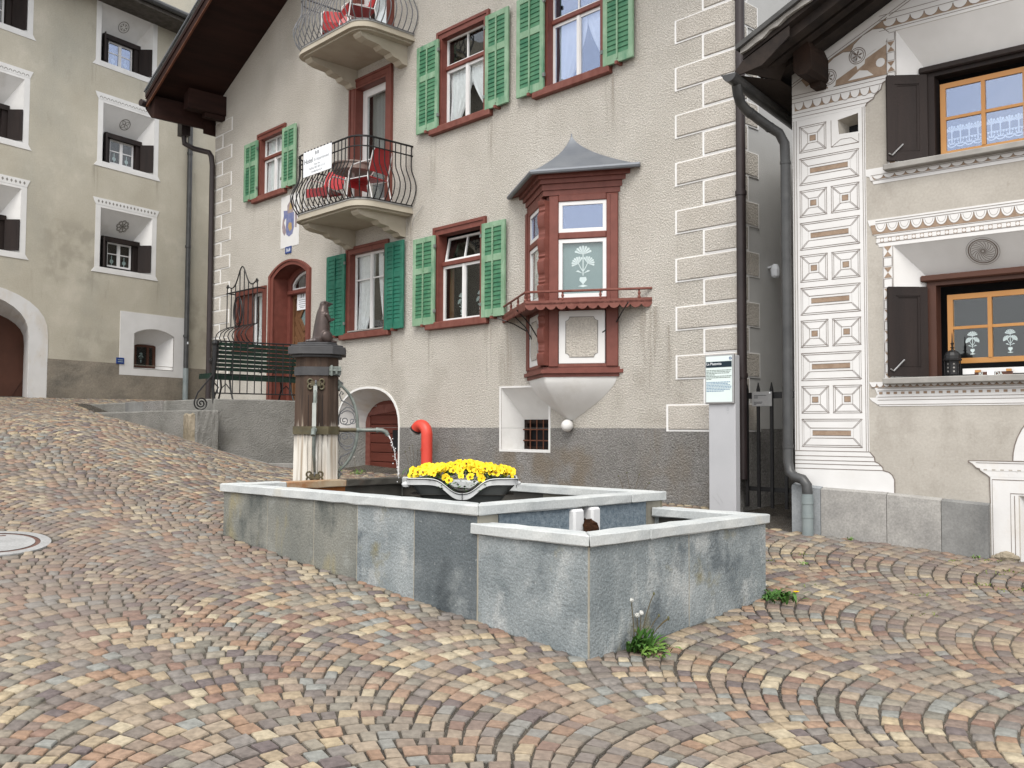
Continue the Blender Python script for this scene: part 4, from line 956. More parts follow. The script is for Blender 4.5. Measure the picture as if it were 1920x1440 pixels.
dp.prismz([(-14.05,-.62),(-13.83,-.62),(-13.83,-.42),(-14.05,-.42)],8.02,8.34); dp.tube([(-13.94,-.52,8.04),(-13.94,-.50,7.86),(-13.84,-.34,7.76),(-13.50,-.13,7.64),(-13.43,-.11,7.54),(-13.40,-.10,7.35),(-13.38,-.10,1.2)],.058,12)
dp.build('downpipe', M_['pipe_brown'], hotel, label='brown downpipe at the left corner'); 
dp = MB(); dp.tube([(.075,-.055,9.5),(.075,-.055,1.05)],.055,14)
for z in (2.2,4.3,6.6): dp.tube([(.075,-.055,z),(.075,-.055,z+.05)],.066,14)
o = dp.build('downpipe', M_['pipe_brown'], hotel, label='brown downpipe at the right corner beside the alley'); autosmooth(o)

# oriel: two glazed faces meeting at a carved post
oriel_c = -2.66
def face_T(side):
    if side > 0:
        d = Vector((.84,.52,0)).normalized(); o_ = Vector((oriel_c,-.52,0))
    else:
        d = Vector((.84,-.52,0)).normalized(); o_ = Vector((oriel_c-.84,0,0))
    y_ = Vector((-d.y,d.x,0)); return Matrix(((d.x,y_.x,0,o_.x),(d.y,y_.y,0,o_.y),(0,0,1,0),(0,0,0,1)))
FL = math.hypot(.84,.52)
def tri(k, kx=0.0): return [(oriel_c-.84*k,0),(oriel_c,-.52*k),(oriel_c+.84*k,0)]
mb = MB(); mb.prismz([(a,min(b,-.002)) for a,b in tri(.90)],2.42,4.95)
oriel = mb.build('oriel', M_['red_wood'], hotel, label='red-brown corner oriel with zinc roof')
for side in (1,-1):
    T = face_T(side); sgn = side
    t = (lambda a: a*FL) if side > 0 else (lambda a: (1-a)*FL)
    def rng2(a,b): return (min(t(a),t(b)),max(t(a),t(b)))
    b = MB(T)
    for a0,a1 in ((.07,.20),(.845,1.0)):
        u0,u1 = rng2(a0,a1); b.bbox(u0,u1,-.035,.05,2.42,4.68,.008)
    u0,u1 = rng2(.90,1.0); b.bbox(u0,u1,-.055,-.036,3.26,4.66,.006)
    u0,u1 = rng2(.20,.845)
    b.bbox(u0,u1,-.03,.05,4.60,4.69,.008); b.bbox(u0,u1,-.028,.05,4.10,4.19,.012); b.bbox(u0,u1,-.02,.05,3.16,3.33,.008)
    b.build('post_frame', M_['red_wood'], oriel)
    for (za,zb,lace_) in ((3.33,4.10,True),(4.19,4.60,False)):
        f = MB(T); sash(f,u0,u1,za,zb,-.012,.05,.04); f.build('sash', M_['paint_white'], oriel)
        g = MB(T); g.box(u0+.04,u1-.04,.006,.010,za+.04,zb-.04); g.build('pane', G_['clear'] if lace_ else G_['mirror'], oriel)
        bk = MB(T); bk.box(u0+.03,u1-.03,.034,.036,za+.03,zb-.03); bk.build('blind', M_['blind'] if lace_ else M_['room'], oriel)  # upper panes get the near-black room colour instead of a blind
        if lace_:
            m_ = MB(T); flower_motif(m_, ((u0+u1)/2, za+.46), .66, .030); m_.build('lace_motif', M_['lace'], oriel)
    wp = MB(T); uu0,uu1 = rng2(.20,.83); wp.bbox(uu0+.005,uu1-.005,-.018,.02,2.46,3.155,.006); wp.build('panel', M_['white_clean'], oriel)
    ins = MB(T); a,b_ = uu0+.10,uu1-.10; za,zb = 2.545,3.07; r=.05
    P_ = []
    for cx,cz,a0 in ((a,za,0),(b_,za,90),(b_,zb,180),(a,zb,270)):
        for k in range(5):
            th = math.radians(a0+90-22.5*k) if True else 0
            P_.append((cx+r*math.cos(th), cz+r*math.sin(th)))
    ins.flat(P_,-.0215); ins.build('panel_field', M_['quoin_plaster'], oriel)
    ins = MB(T); ins.stroke(P_,.008,-.0230,0,True); ins.build('panel_line', M_['sgraf_grey'], oriel)
    st_ = MB(T); u0,u1 = rng2(.07,1.0); st_.box(u0,u1,-.02,.05,2.42,2.459); st_.build('bottom_rail', M_['red_wood_worn'], oriel)
# carved post at the angle
cp = MB(); zz=[];
prof=[]
def postprof(z):   # scalloped carving: depth in front of the angle
    k=(z*3.3)%1.0; return .014+.034*abs(math.sin(PI*k))**.5*(1 if k<.6 else .35+.3*math.sin(k*40))
zs=np.linspace(2.44,4.62,90); v=[];f=[]
for z in zs:
    if 3.08<z<3.34: d=.02
    else: d=postprof(z)
    w=.075
    v += [(oriel_c-w,-.52+.046,z),(oriel_c-w*.8,-.545-d,z),(oriel_c+w*.8,-.545-d,z),(oriel_c+w,-.52+.046,z)]
for i in range(len(zs)-1):
    for j in range(3): f.append((i*4+j,i*4+j+1,(i+1)*4+j+1,(i+1)*4+j))
cp.add(v,f); cp.build('carved_post', M_['red_wood'], oriel)
for z0,z1,k,nm in ((4.69,4.76,1.04,'cornice'),(4.761,4.84,1.08,'cornice'),(4.841,4.90,1.15,'cornice'),(4.901,4.955,1.24,'cornice'),(2.29,2.335,1.02,'base_moulding'),(2.336,2.385,1.10,'base_moulding'),(2.386,2.419,1.03,'base_moulding')):
    MB().prismz([(a,min(b,-.002)) for a,b in tri(k)][::-1],z0,z1).build(nm, M_['red_wood'], oriel)
# bell-cast zinc roof
rf = MB(); n=14; v=[]; 
for i in range(n+1):
    t=i/n; z=4.985+.66*t; k=1.44*(1-t)**1.62; k = max(k,.014)
    v += [(oriel_c-.84*k-.0,-.003,z),(oriel_c,-.52*k-.004,z),(oriel_c+.84*k,-.003,z)]
f=[]
for i in range(n):
    for j in range(2): f.append((i*3+j,i*3+j+1,(i+1)*3+j+1,(i+1)*3+j))
rf.add(v,f); rf.build('roof', M_['zinc'], oriel)
MB().prismz([(a,min(b,-.002)) for a,b in tri(1.42)][::-1],4.956,4.984).build('roof_edge', M_['red_wood'], oriel)
e = tri(1.46); MB().tube([(e[0][0],-.03,4.97),(e[1][0],e[1][1],4.97),(e[2][0],-.03,4.97)],.034,8).build('gutter', M_['zinc'], oriel)
# flower shelf with scalloped apron and little balusters
sh = [(a,min(b,-.002)) for a,b in tri(1.66)]; si = [(a,min(b,-.002)) for a,b in tri(.98)]
s_ = MB(); s_.prismz([sh[0],sh[1],sh[2],si[2],si[1],si[0]][::-1],3.205,3.232); s_.build('flower_shelf', M_['red_wood_worn'], oriel)
for (p,q) in ((sh[0],sh[1]),(sh[1],sh[2])):
    ap = MB(); n=12; L_=math.hypot(q[0]-p[0],q[1]-p[1]); d=((q[0]-p[0])/L_,(q[1]-p[1])/L_); v=[];f=[]
    m_=n*6
    for i in range(m_+1):
        u=i/m_*L_; dz=.045*abs(math.sin(PI*i/6))**.6
        for o_ in (0,.02): v += [(p[0]+d[0]*u-d[1]*o_*-1*-1,p[1]+d[1]*u+d[0]*o_,3.262),(p[0]+d[0]*u-d[1]*o_*-1*-1,p[1]+d[1]*u+d[0]*o_,3.185-dz)]
    for i in range(m_):
        a=i*4; b_=a+4; f += [(a,a+1,b_+1,b_),(a+2,b_+2,b_+3,a+3),(a,b_,b_+2,a+2),(a+1,a+3,b_+3,b_+1)]
    ap.add(v,f); ap.build('apron', M_['red_wood_worn'], oriel)
    MB().tube([(p[0]+d[0]*.02,p[1]+d[1]*.02,3.375),(q[0],q[1],3.375)],.016,6).build('rail', M_['red_wood_worn'], oriel)
    for k in ((.06,.38,.68,.97) if p is sh[0] else (.03,.30,.60,.9)):
        x,y=p[0]+d[0]*L_*k,p[1]+d[1]*L_*k
        MB().lathe([(.014,0),(.022,.02),(.012,.045),(.02,.07),(.012,.095),(.014,.12)],(x+.012*(-d[1]),min(-.02,y)+.012*d[0],3.25),8).build('baluster', M_['red_wood_worn'], oriel)
for sg in (-1,1):
    p0=(oriel_c+sg*.80,-.05); 
    MB().tube([(oriel_c+sg*.84*k,-.52*abs(1-k)*1.0-.02-.35*(t*(1-t))*0,zz_) for k,zz_,t in ((.80,2.86,0),(.98,2.98,.3),(1.2,3.10,.6),(1.45,3.19,1))],.009,6).build('stay', M_['iron'], oriel)
for k in (.35,.7):
    MB().tube([(oriel_c-.84*k*.95,-.52*(1-k)*.95-.03,2.82),(oriel_c-.84*k*1.1,-.52*(1-k)*1.25-.05,3.02),(oriel_c-.84*k*1.35,-.52*(1-k)*1.6-.1,3.2)],.009,6).build('stay', M_['iron'], oriel)
# plaster pendant and ball
pd = MB(); n=14; v=[];f=[]
for i in range(n+1):
    t=i/n; z=2.289-.56*t; k=.93*(1-t**1.55)+.045
    v += [(oriel_c-.84*k,-.002,z),(oriel_c-.84*k*.5,-.27*k,z),(oriel_c-.02,-.52*k,z),(oriel_c+.02,-.52*k,z),(oriel_c+.84*k*.5,-.27*k,z),(oriel_c+.84*k,-.002,z)]
for i in range(n):
    for j in range(5): f.append((i*6+j,(i+1)*6+j,(i+1)*6+j+1,i*6+j+1))
pd.add(v,f); o = pd.build('pendant', M_['white_plaster'], oriel); autosmooth(o,30)
MB().ball((oriel_c,-.075,1.655),.082,16).build('pendant_ball', M_['white_plaster'], oriel, smooth=True)

# thin rod on the facade and wires
MB().tube([(-5.95,-.02,5.20),(-6.15,-.05,5.02),(-6.22,-.03,4.9)],.006,5).build('wall_hook', M_['steel'], hotel)
MB().tube([(-.30+.0,.9,4.0),(.02,1.3,3.7),(.02,2.0,3.55)],.01,5).build('cable', M_['pipe_black'], hotel)
ll = MB(); ll.lathe([(.03,0),(.05,.02),(.055,.10),(.03,.16)],(.10,.62,3.42),10); ll.tube([(.0,.62,3.55),(.10,.62,3.57)],.012,6); ll.build('wall_lamp', M_['sign_white'], hotel)

# ------------------------------------------------------------ the old house up the street on the left
lhouse = thing('old_house', 'tall weathered olive-grey plaster house with deep white window niches, left', 'house', LF)
def niche_window(xc, zb, top, label, ros, right_only=False):
    """white border, funnel niche, small casement with dark wooden shutters"""
    w0,w1 = xc-.87,xc+.74+.0; ni = [(xc-.74,zb),(xc+.68,zb),(xc+.68,zb+1.40),(xc-.74,zb+1.40)]
    inn = [(xc-.42,zb+.06),(xc+.42,zb+.06),(xc+.42,zb+.80),(xc-.42,zb+.80)]
    mb = MB(); mb.ring(ni,0,inn,.42); bo=[(w0,zb-.02),(w1+.07,zb-.02),(w1+.07,zb+1.46),(w0,zb+1.46)]
    mb.ring(bo,-.008,ni,-.008); mb.ring(bo,0,bo,-.008); mb.ring(ni,-.008,ni,.001)
    w = mb.build('niche', M_['white_plaster'], lhouse, label=label)
    sl = MB(); sl.prism([(w0-.08,zb-.13),(w1+.15,zb-.13),(w1+.12,zb-.10),(w1+.07,zb-.021),(w0,zb-.021),(w0-.06,zb-.10)],-.012,-.001); sl.build('painted_sill', M_['white_plaster'], w)
    if top:
        c = MB(); c.prism([(w0,zb+1.461),(w1+.07,zb+1.461),(w1+.10,zb+1.54),(w1+.14,zb+1.62),(w0-.08,zb+1.62),(w0-.05,zb+1.54)],-.012,-.001); c.build('painted_cornice', M_['white_plaster'], w)
        d = MB(); n=17
        for k in range(n):
            x=w0+.02+(w1-w0+.03)*(k+.5)/n; r=.034
            if top == 'arc': d.stroke([(x-r*math.cos(t),zb+1.49+r*1.2*math.sin(t)) for t in np.linspace(0,PI,7)],.014,-.0145)
            else: d.flat([(x-r*.8,zb+1.54),(x,zb+1.50),(x+r*.8,zb+1.54),(x,zb+1.58)],-.0145)
        d.build('frieze_ornament', M_['sgraf_grey'], w, kind='stuff')
    b = MB()
    b.box(xc-.42,xc+.42,.40,.46,zb+.06,zb+.80); b.box(xc-.50,xc+.50,.22,.42,zb+.69,zb+.80); b.box(xc-.50,xc-.36,.26,.42,zb+.06,zb+.689); b.box(xc+.36,xc+.50,.26,.42,zb+.06,zb+.689)
    b.build('frame', M_['dark_wood'], w)
    f = MB(); x0,x1,z0,z1 = xc-.34,xc+.34,zb+.10,zb+.69
    sash(f,x0,xc,z0,z1,.33,.04,.03); sash(f,xc,x1,z0,z1,.33,.04,.03); zm=(z0+z1)/2+.02; f.box(x0+.04,xc-.04,.335,.355,zm-.011,zm+.011); f.box(xc+.04,x1-.04,.335,.355,zm-.011,zm+.011); f.build('sash', M_['paint_white'], w)
    MB().box(x0+.03,x1-.03,.345,.348,z0+.03,z1-.03).build('pane', G_['mirror'] if ros=='star' else G_['clear'], w)
    c = MB()
    for sx in (x0+.17,x1-.17): c.flat(circle((sx,z0+.14),.05,10),.36); c.stroke([(sx,z0+.04),(sx,z0+.28)],.02,.36)
    c.build('lace_motif', M_['lace_dim'], w)
    for sg in (-1,1):
        hx,hy = xc+sg*.48,.24; fx,fy = (xc+.655, -.02)
        if sg < 0: fx,fy = xc-.64,-.03
        T = Matrix.Translation((hx,hy,0)) @ Matrix.Rotation(math.atan2(fy-hy,fx-hx),4,'Z'); L_=math.hypot(fx-hx,fy-hy)
        s = MB(T); s.box(0,L_,-.015,.015,zb+.04,zb+.72); s.box(.05,L_-.05,-.019,.019,zb+.11,zb+.65); s.build('shutter', M_['dark_wood'], w)
    if ros:
        T = Matrix.Translation((xc-.0,0.0,zb+1.09)) @ Matrix.Rotation(math.atan2(.42,.60),4,'X') 
        # rosette lies on the sloping soffit of the niche
        slope = math.atan2(.42,.60); cz=zb+1.10; yy=(1.40-1.10)/.60*.42
        T = Matrix.Translation((xc,yy-.006,cz)) @ Matrix.Rotation(slope,4,'X')
        r = MB(T); r.stroke(circle((0,0),.135,28),.018,0,0,True)
        if ros == 'four':
            for a in (45,135,225,315):
                a=math.radians(a); L2=[(.125*math.cos(a)*t+.035*math.sin(PI*t)*math.cos(a+PI/2),.125*math.sin(a)*t+.035*math.sin(PI*t)*math.sin(a+PI/2)) for t in np.linspace(0,1,8)]; R2=[(.125*math.cos(a)*t-.035*math.sin(PI*t)*math.cos(a+PI/2),.125*math.sin(a)*t-.035*math.sin(PI*t)*math.sin(a+PI/2)) for t in np.linspace(0,1,8)]
                r.stroke(L2,.013,-.0005); r.stroke(R2,.013,-.0005)
        elif ros == 'eight':
            for k in range(8):
                a=2*PI*k/8; r.stroke(circle((.115*math.cos(a),.115*math.sin(a)),.05,10),.016,-.0005,0,True); r.stroke([(0,0),(.09*math.cos(a+.39),.09*math.sin(a+.39))],.022,-.001)
        else:
            for k in range(6):
                a=2*PI*k/6; r.stroke([(.04*math.cos(a),.04*math.sin(a)),(.095*math.cos(a),.095*math.sin(a))],.024,-.0005)
            r.stroke(circle((0,0),.09,14),.008,-.0008,0,True)
        r.build('rosette', M_['sgraf_grey'], w)
    return w, ni
LW = [(-.10,7.86,'arc','middle right niche window with four-leaf rosette','four'),(-.10,5.36,'diamond','lower right niche window with flower rosette','eight'),(-.20,10.24,None,'top right niche window under the eaves','star'),
      (-3.45,7.80,'arc','middle left niche window at the picture edge',None),(-3.45,5.38,'diamond','lower left niche window at the picture edge',None),(-3.42,10.27,None,'top left niche window at the picture edge',None)]
lh = []
for a in LW:
    w, ni = niche_window(a[0],a[1],a[2],a[3],a[4]); lh.append(ni)
PORT = arch(-6.10,-2.50,1.2,3.55,4.47,18,2.4)
SM = segarch(.14,1.28,3.03,3.88,4.02)
mb = MB().sheet([(-9,.5),(6,.5),(6,13),(-9,13)], lh+[PORT,SM], 0); mb.build('wall', M_['old_plaster'], lhouse)
p = MB().sheet([(-2.07,.5),(6,.5),(6,3.12),(-2.07,3.125)], [[(-.24,2.87),(1.63,2.87),(1.63,3.11),(-.24,3.11)]], -.012); p.ring([(-2.07,3.125),(6,3.12)],-.012,[(-2.07,3.125),(6,3.12)],0,0,False); p.build('plinth', M_['old_plinth'], lhouse)
pin = arch(-6.25,-2.24,1.2,3.45,4.2,18,2.6)
po = arch(-6.55,-2.06,1.2,3.60,4.67,18,2.4)
mb = MB(); mb.ring(PORT,0,pin,.62); mb.ring(po,-.012,PORT,-.012); mb.ring(po,0,po,-.012); mb.ring(PORT,-.012,PORT,.001); pr = mb.build('portal', M_['white_dirty'], lhouse, label='white arched portal with brown plank gate')
MB().box(-6.4,-2.1,.66,.70,1.2,4.5).build('gate', M_['brown_wood'], pr)
for k in range(26):
    a=-6.3+k*.165
    T = Matrix.Translation((a,.64,2.9)) @ Matrix.Rotation(math.radians(32),4,'Y'); MB(T).bbox(-.078,.078,0,.02,-2.6,2.6,.006).build('plank', M_['brown_wood'], pr)
sq = rect(-.25,1.64,2.86,4.385); si_ = [(.46,3.085),(1.03,3.085)]+[(1.03,3.62)]
sin = segarch(.46,1.06,3.085,3.60,3.66)
mb = MB(); mb.ring(SM,0,sin,.42)
A_=sq; mb.sheet(sq,[SM],-.014); mb.ring(sq,0,sq,-.014); mb.ring(SM,-.014,SM,.001); sw_ = mb.build('niche', M_['white_clean'], lhouse, label='small arched niche window in a white square')
e = MB(); e.stroke(SM,.014,-.016,0,True); e.build('niche_line', M_['stone_sill'], sw_)
f = MB(); f.box(.44,1.05,.38,.42,3.08,3.13); f.box(.44,1.05,.38,.42,3.60,3.66); f.box(.44,.50,.38,.42,3.13,3.60); f.box(.80,.86,.38,.42,3.13,3.60); f.box(.98,1.05,.38,.42,3.13,3.60); f.build('frame', M_['brown_wood'], sw_)
MB().box(.5,1.0,.40,.403,3.13,3.6).build('pane', G_['dark'], sw_); MB().box(.4,1.1,.5,.51,3.0,3.7).build('dark_backing', M_['room'], sw_)
m_ = MB(); flower_motif(m_,(.65,3.36),.30,.41); m_.build('lace_motif', M_['lace_dim'], sw_)
# roof, gutter, downpipe
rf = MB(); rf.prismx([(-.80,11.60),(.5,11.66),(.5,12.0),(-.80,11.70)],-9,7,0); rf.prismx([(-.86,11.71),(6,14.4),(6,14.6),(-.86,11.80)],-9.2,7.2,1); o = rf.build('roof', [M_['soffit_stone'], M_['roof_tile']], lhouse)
MB().tube([(-9,-.90,11.74),(7,-.90,11.74)],.075,10).build('gutter', M_['pipe_black'], o); MB().tube([(-9,-.80,11.84),(7,-.80,11.84)],.02,6).build('snow_rail', M_['zinc'], o)
d = MB(); d.tube([(1.56,-.9,11.7),(1.58,-.5,11.4),(1.60,-.09,11.2),(1.61,-.09,3.10)],.062,12)
for z in (3.9,6.2,8.6): d.tube([(1.60,-.09,z),(1.60,-.09,z+.06)],.074,12)
dp = d.build('downpipe', M_['pipe_black'], lhouse, label='black downpipe on the old house'); MB().tube([(1.61,-.09,3.11),(1.61,-.09,2.2)],.068,12).build('standpipe', M_['pipe_grey'], dp)
MB().box(1.58,1.62,-.158,-.155,3.72,3.78).build('sticker', M_['sign_white'], dp)
# upper gallery roof glimpsed beyond the eaves
# blue street plate
bs = thing('street_plate', 'small blue enamel plate on the white square niche of the old house', 'sign', at(LF,-.2375,-.02,3.188))
MB().bbox(-.105,.105,-.012,.004,-.075,.075,.004).build('plate', M_['sign_blue'], bs)
st2 = MB()
for k in range(2): st2.box(-.07,.07,-.0135,-.0122,.014-.045*k,.026-.045*k)
st2.build('lettering', M_['lace_dim'], bs, kind='stuff')

# ------------------------------------------------------------ the sgraffito house on the right (x to the right from its left corner)
rhouse = thing('sgraffito_house', 'grey plaster house with white sgraffito pilaster and deep windows, right', 'house', RF)
RSR = .478
N1 = [(1.085,4.20),(2.52,4.20),(2.52,5.55),(1.085,5.55)]; I1=[(1.30,4.24),(2.30,4.24),(2.30,5.16),(1.30,5.16)]
N2 = [(1.03,2.10),(2.57,2.10),(2.57,3.42),(1.03,3.42)]; I2=[(1.27,2.12),(2.33,2.12),(2.33,3.11),(1.27,3.11)]
VENT = [(.50,4.63),(.70,4.62),(.70,4.81),(.49,4.78)]
PN = [(2.11,.2),(3.9,.2),(3.9,1.02),(2.11,1.02)]
mb = MB().sheet([(0,.1),(7,.1),(7,5.36+RSR*7),(0,5.36)], [N1,N2,VENT,PN], 0)
mb.add([(0,0,.1),(0,9,.1),(0,9,5.36),(0,0,5.36)],[(0,1,2,3)])
mb.build('wall', M_['grey_plaster'], rhouse)
v2=[(.545,4.64),(.69,4.63),(.69,4.75),(.545,4.74)]
MB().ring(VENT,0,v2,.16).build('vent', M_['grey_plaster'], rhouse); MB().flat([(.5,4.6),(.75,4.6),(.75,4.85),(.5,4.85)],.165).build('vent_hole', M_['room'], rhouse)
# door niche at the picture edge
pn2=[(2.3,.2),(3.7,.2),(3.7,.95),(2.3,.95)]
MB().ring(PN,0,pn2,.3).build('door_niche', M_['white_dirty'], rhouse); MB().flat(rect(2.2,3.8,.1,1.1),.32).build('door_board', M_['pillar_grey'], rhouse)

def rwin(N, I, ydeep, x0, x1, z0, z1, label, glass):
    """splayed white niche, dark frame, honey-coloured casement"""
    mb = MB().ring(N,0,I,ydeep); w = mb.build('niche', M_['white_clean'], rhouse, label=label)
    f = MB(); a,b,c,d = I[0][0],I[1][0],I[0][1],I[2][1]
    f.box(a,a+.085,ydeep-.03,ydeep+.12,c,d); f.box(b-.085,b,ydeep-.03,ydeep+.12,c,d); f.box(a+.085,b-.085,ydeep-.03,ydeep+.12,d-.09,d); f.bbox(a-.05,b+.05,ydeep-.075,ydeep+.0,d-.05,d+.012,.012)
    f.build('frame', M_['dark_wood'] if z0>4 else M_['brown_wood'], w)
    yy = ydeep+.03
    s = MB(); sash(s,x0,x1,z0,z1,yy,.05,.045); xm=(x0+x1)/2; zm=z0+(z1-z0)*.515
    s.box(xm-.018,xm+.018,yy-.006,yy+.03,z0+.05,z1-.05); s.box(x0+.05,xm-.018,yy,yy+.028,zm-.014,zm+.014); s.box(xm+.018,x1-.05,yy,yy+.028,zm-.014,zm+.014); s.build('sash', M_['orange_wood'], w)
    MB().box(x0+.04,x1-.04,yy+.014,yy+.018,z0+.04,z1-.04).build('pane', glass, w)
    MB().box(a-.2,b+.2,.75,.77,c-.2,d+.2).build('dark_backing', M_['room'], w)
    return w, (x0,x1,z0,z1,xm,zm,yy)
w1, q1 = rwin(N1,I1,.20,1.42,2.20,4.275,4.995,'upper right-hand house window with lace pelmet', G_['mirror'])
w2, q2 = rwin(N2,I2,.25,1.44,2.20,2.255,2.925,'lower right-hand house window with paper-cut flowers', G_['clear'])
# lace along the foot of the upper window
x0,x1,z0,z1,xm,zm,yy = q1; lc = MB()
for (a,b) in ((x0+.055,xm-.02),(xm+.02,x1-.055)):
    n=4
    top=[(a,zm-.02),(b,zm-.02)]
    for k in range(n):
        c=a+(b-a)*(k+.5)/n; h=(b-a)/n/2
        lc.stroke([(c+h*math.cos(t),z0+.12+h*.8*math.sin(t)) for t in np.linspace(PI,2*PI,9)],.011,yy+.03); lc.stroke([(c+h*.62*math.cos(t),z0+.14+h*.6*math.sin(t)) for t in np.linspace(PI,2*PI,9)],.009,yy+.03); lc.stroke([(c+h*math.cos(t),z0+.24-h*.6*math.sin(t)) for t in np.linspace(PI,2*PI,9)],.007,yy+.03)
        lc.stroke([(c,z0+.12),(c,z0+.27)],.012,yy+.03)
        for ag in range(5):
            t=math.radians(30*ag+30); lc.flat([(c,z0+.235),(c+.052*math.cos(t-.22),z0+.235+.06*math.sin(t-.22)),(c+.058*math.cos(t),z0+.235+.068*math.sin(t)),(c+.052*math.cos(t+.22),z0+.235+.06*math.sin(t+.22))],yy+.031)
    for k in range(12):
        c=a+(b-a)*(k+.5)/12; lc.flat(circle((c,z0+.16),.010,6),yy+.03)
    lc.stroke([(a,z0+.17),(b,z0+.17)],.007,yy+.0305); lc.stroke([(a,z0+.115),(b,z0+.115)],.007,yy+.0305)
lc.build('lace_pelmet', M_['lace'], w1)
m2 = MB(); x0,x1,z0,z1,xm,zm,yy = q2
for c in ((x0+.05+xm)/2,(x1-.05+xm)/2): flower_motif(m2,(c,z0+.215),.27,yy+.03)
m2.build('lace_motif', M_['lace'], w2)
def rshutter(hx,hy,fx,fy,z0,z1,mt,lab):
    T = Matrix.Translation((hx,hy,0)) @ Matrix.Rotation(math.atan2(fy-hy,fx-hx),4,'Z'); L_=math.hypot(fx-hx,fy-hy)
    s = MB(T); w=.075
    for y0,y1 in ((-.022,.022),): s.bbox(0,w,y0,y1,z0,z1); s.bbox(L_-w,L_,y0,y1,z0,z1); s.bbox(w,L_-w,y0,y1,z0,z0+.09); s.bbox(w,L_-w,y0,y1,z1-.09,z1); 
    s.box(w,L_-w,-.010,.010,z0+.09,z1-.09); s.stroke([(w+.01,z0+.1),(L_-w-.01,z0+.1),(L_-w-.01,z1-.1),(w+.01,z1-.1)],.02,.018,0,True)
    o = s.build('shutter', mt, rhouse, label=lab)
    k = MB(T); k.tube([(L_*.62,.03,z0+.16),(L_*.90,.035,z0+.05),(L_*.98,.03,z0+.07)],.007,5); k.build('hook', M_['steel'], o)
rshutter(1.31,.17,1.00,-.055,4.25,5.10,M_['dark_wood'],'dark brown shutter of the upper window'); rshutter(1.275,.20,.985,-.055,2.135,3.01,M_['dark_wood'],'dark brown shutter of the lower window')
MB().bbox(.97,2.62,-.10,.22,4.155,4.215,.008).build('stone_sill', M_['stone_sill'], w1)
MB().bbox(.94,2.66,-.10,.24,2.055,2.117,.008).build('stone_sill', M_['stone_sill'], w2)

# sgraffito: white skim with scratched lines and brown fields, each piece a few millimetres thick
YW, YL, YB = -.004, -.0062, -.0056
SG = [M_['white_clean'], M_['sgraf_line'], M_['sgraf_brown'], M_['grey_plaster']]
LW_ = .0066
def sg(name): return MB()
pil = [(0,1.395),(.775,1.395),(.80,1.365),(.82,1.345),(.825,1.30),(.86,1.285),(.90,1.245),(.905,1.215),(.96,1.20),(.99,1.175),(1.012,1.13),(1.012,1.0),(0,1.0)]
b = MB(); b.prism(pil,YW,0); 
for z,xe in ((1.395,.775),(1.345,.82),(1.30,.825),(1.262,.885),(1.215,.905)): b.stroke([(.0,z),(xe,z)],LW_,YL,1)
b.stroke(pil[1:12],.010,YL,1); b.build('pilaster_base', SG, rhouse)
b = MB(); b.sheet([(0,1.3965),(.772,1.3965),(.772,4.86),(0,4.86)],[VENT],YW); b.ring(VENT,YW,VENT,.001); b.ring([(.772,1.3965),(.772,4.86)],YW,[(.772,1.3965),(.772,4.86)],0,0,False)
for x in (.018,.045,.742,.762): b.stroke([(x,1.40),(x,4.86)],LW_*.8,YL,1)
b.build('pilaster', SG, rhouse)
def panel(x0,x1,z0,z1):
    p = MB(); d=min(x1-x0,z1-z0)*.32; cxm=(x1-x0)
    ix0,ix1,iz0,iz1 = x0+d,x1-d,z0+d,z1-d
    if x1-x0 > .4: ix0,ix1 = x0+.085,x1-.085
    p.stroke(rect(x0,x1,z0,z1),LW_*.8,YL,1,True); p.stroke(rect(x0+.018,x1-.018,z0+.018,z1-.018),LW_*.7,YL,1,True)
    p.stroke(rect(ix0,ix1,iz0,iz1),LW_*.7,YL,1,True)
    for (a,b_) in (((x0,z0),(ix0,iz0)),((x1,z0),(ix1,iz0)),((x1,z1),(ix1,iz1)),((x0,z1),(ix0,iz1))):
        for o_ in (-.007,.007): p.stroke([(a[0]+o_,a[1]),(b_[0]+o_,b_[1])],LW_*.6,YL,1)
    e=.022 if x1-x0 < .4 else .026
    p.flat(rect(ix0+e,ix1-e,iz0+e,iz1-e),YB,2); p.stroke(rect(ix0+e,ix1-e,iz0+e,iz1-e),LW_*.7,YL,1,True)
    return p.build('sgraffito_panel', SG, rhouse)
for k in range(5):
    z = 4.51-.682*k
    panel(.08,.365,z,z+.278)
    if k > 0: panel(.415,.70,z,z+.278)
    panel(.08,.70,z-.345,z-.062)
    if k == 0:
        p = MB(); p.stroke([(.42,4.79),(.42,4.51),(.705,4.51),(.705,4.60)],LW_*.8,YL,1); p.stroke([(.42,4.51),(.52,4.575)],LW_*.7,YL,1); p.stroke([(.705,4.51),(.63,4.57)],LW_*.7,YL,1); p.stroke([(.52,4.575),(.63,4.57)],LW_*.7,YL,1); p.build('sgraffito_panel', SG, rhouse)
def scallops(p, x0, x1, z, r, n, brown_below=True, dz=1.0):
    """row of white half discs hanging on a brown band"""
    for k in range(n):
        c=x0+(x1-x0)*(k+.5)/n; h=(x1-x0)/n/2
        arc=[(c+h*.97*math.cos(t),z-r*math.sin(t)*dz) for t in np.linspace(0,PI,9)]
        p.flat(arc,YB-.0026,0); p.stroke(arc,LW_*.6,YL-.0026,1)
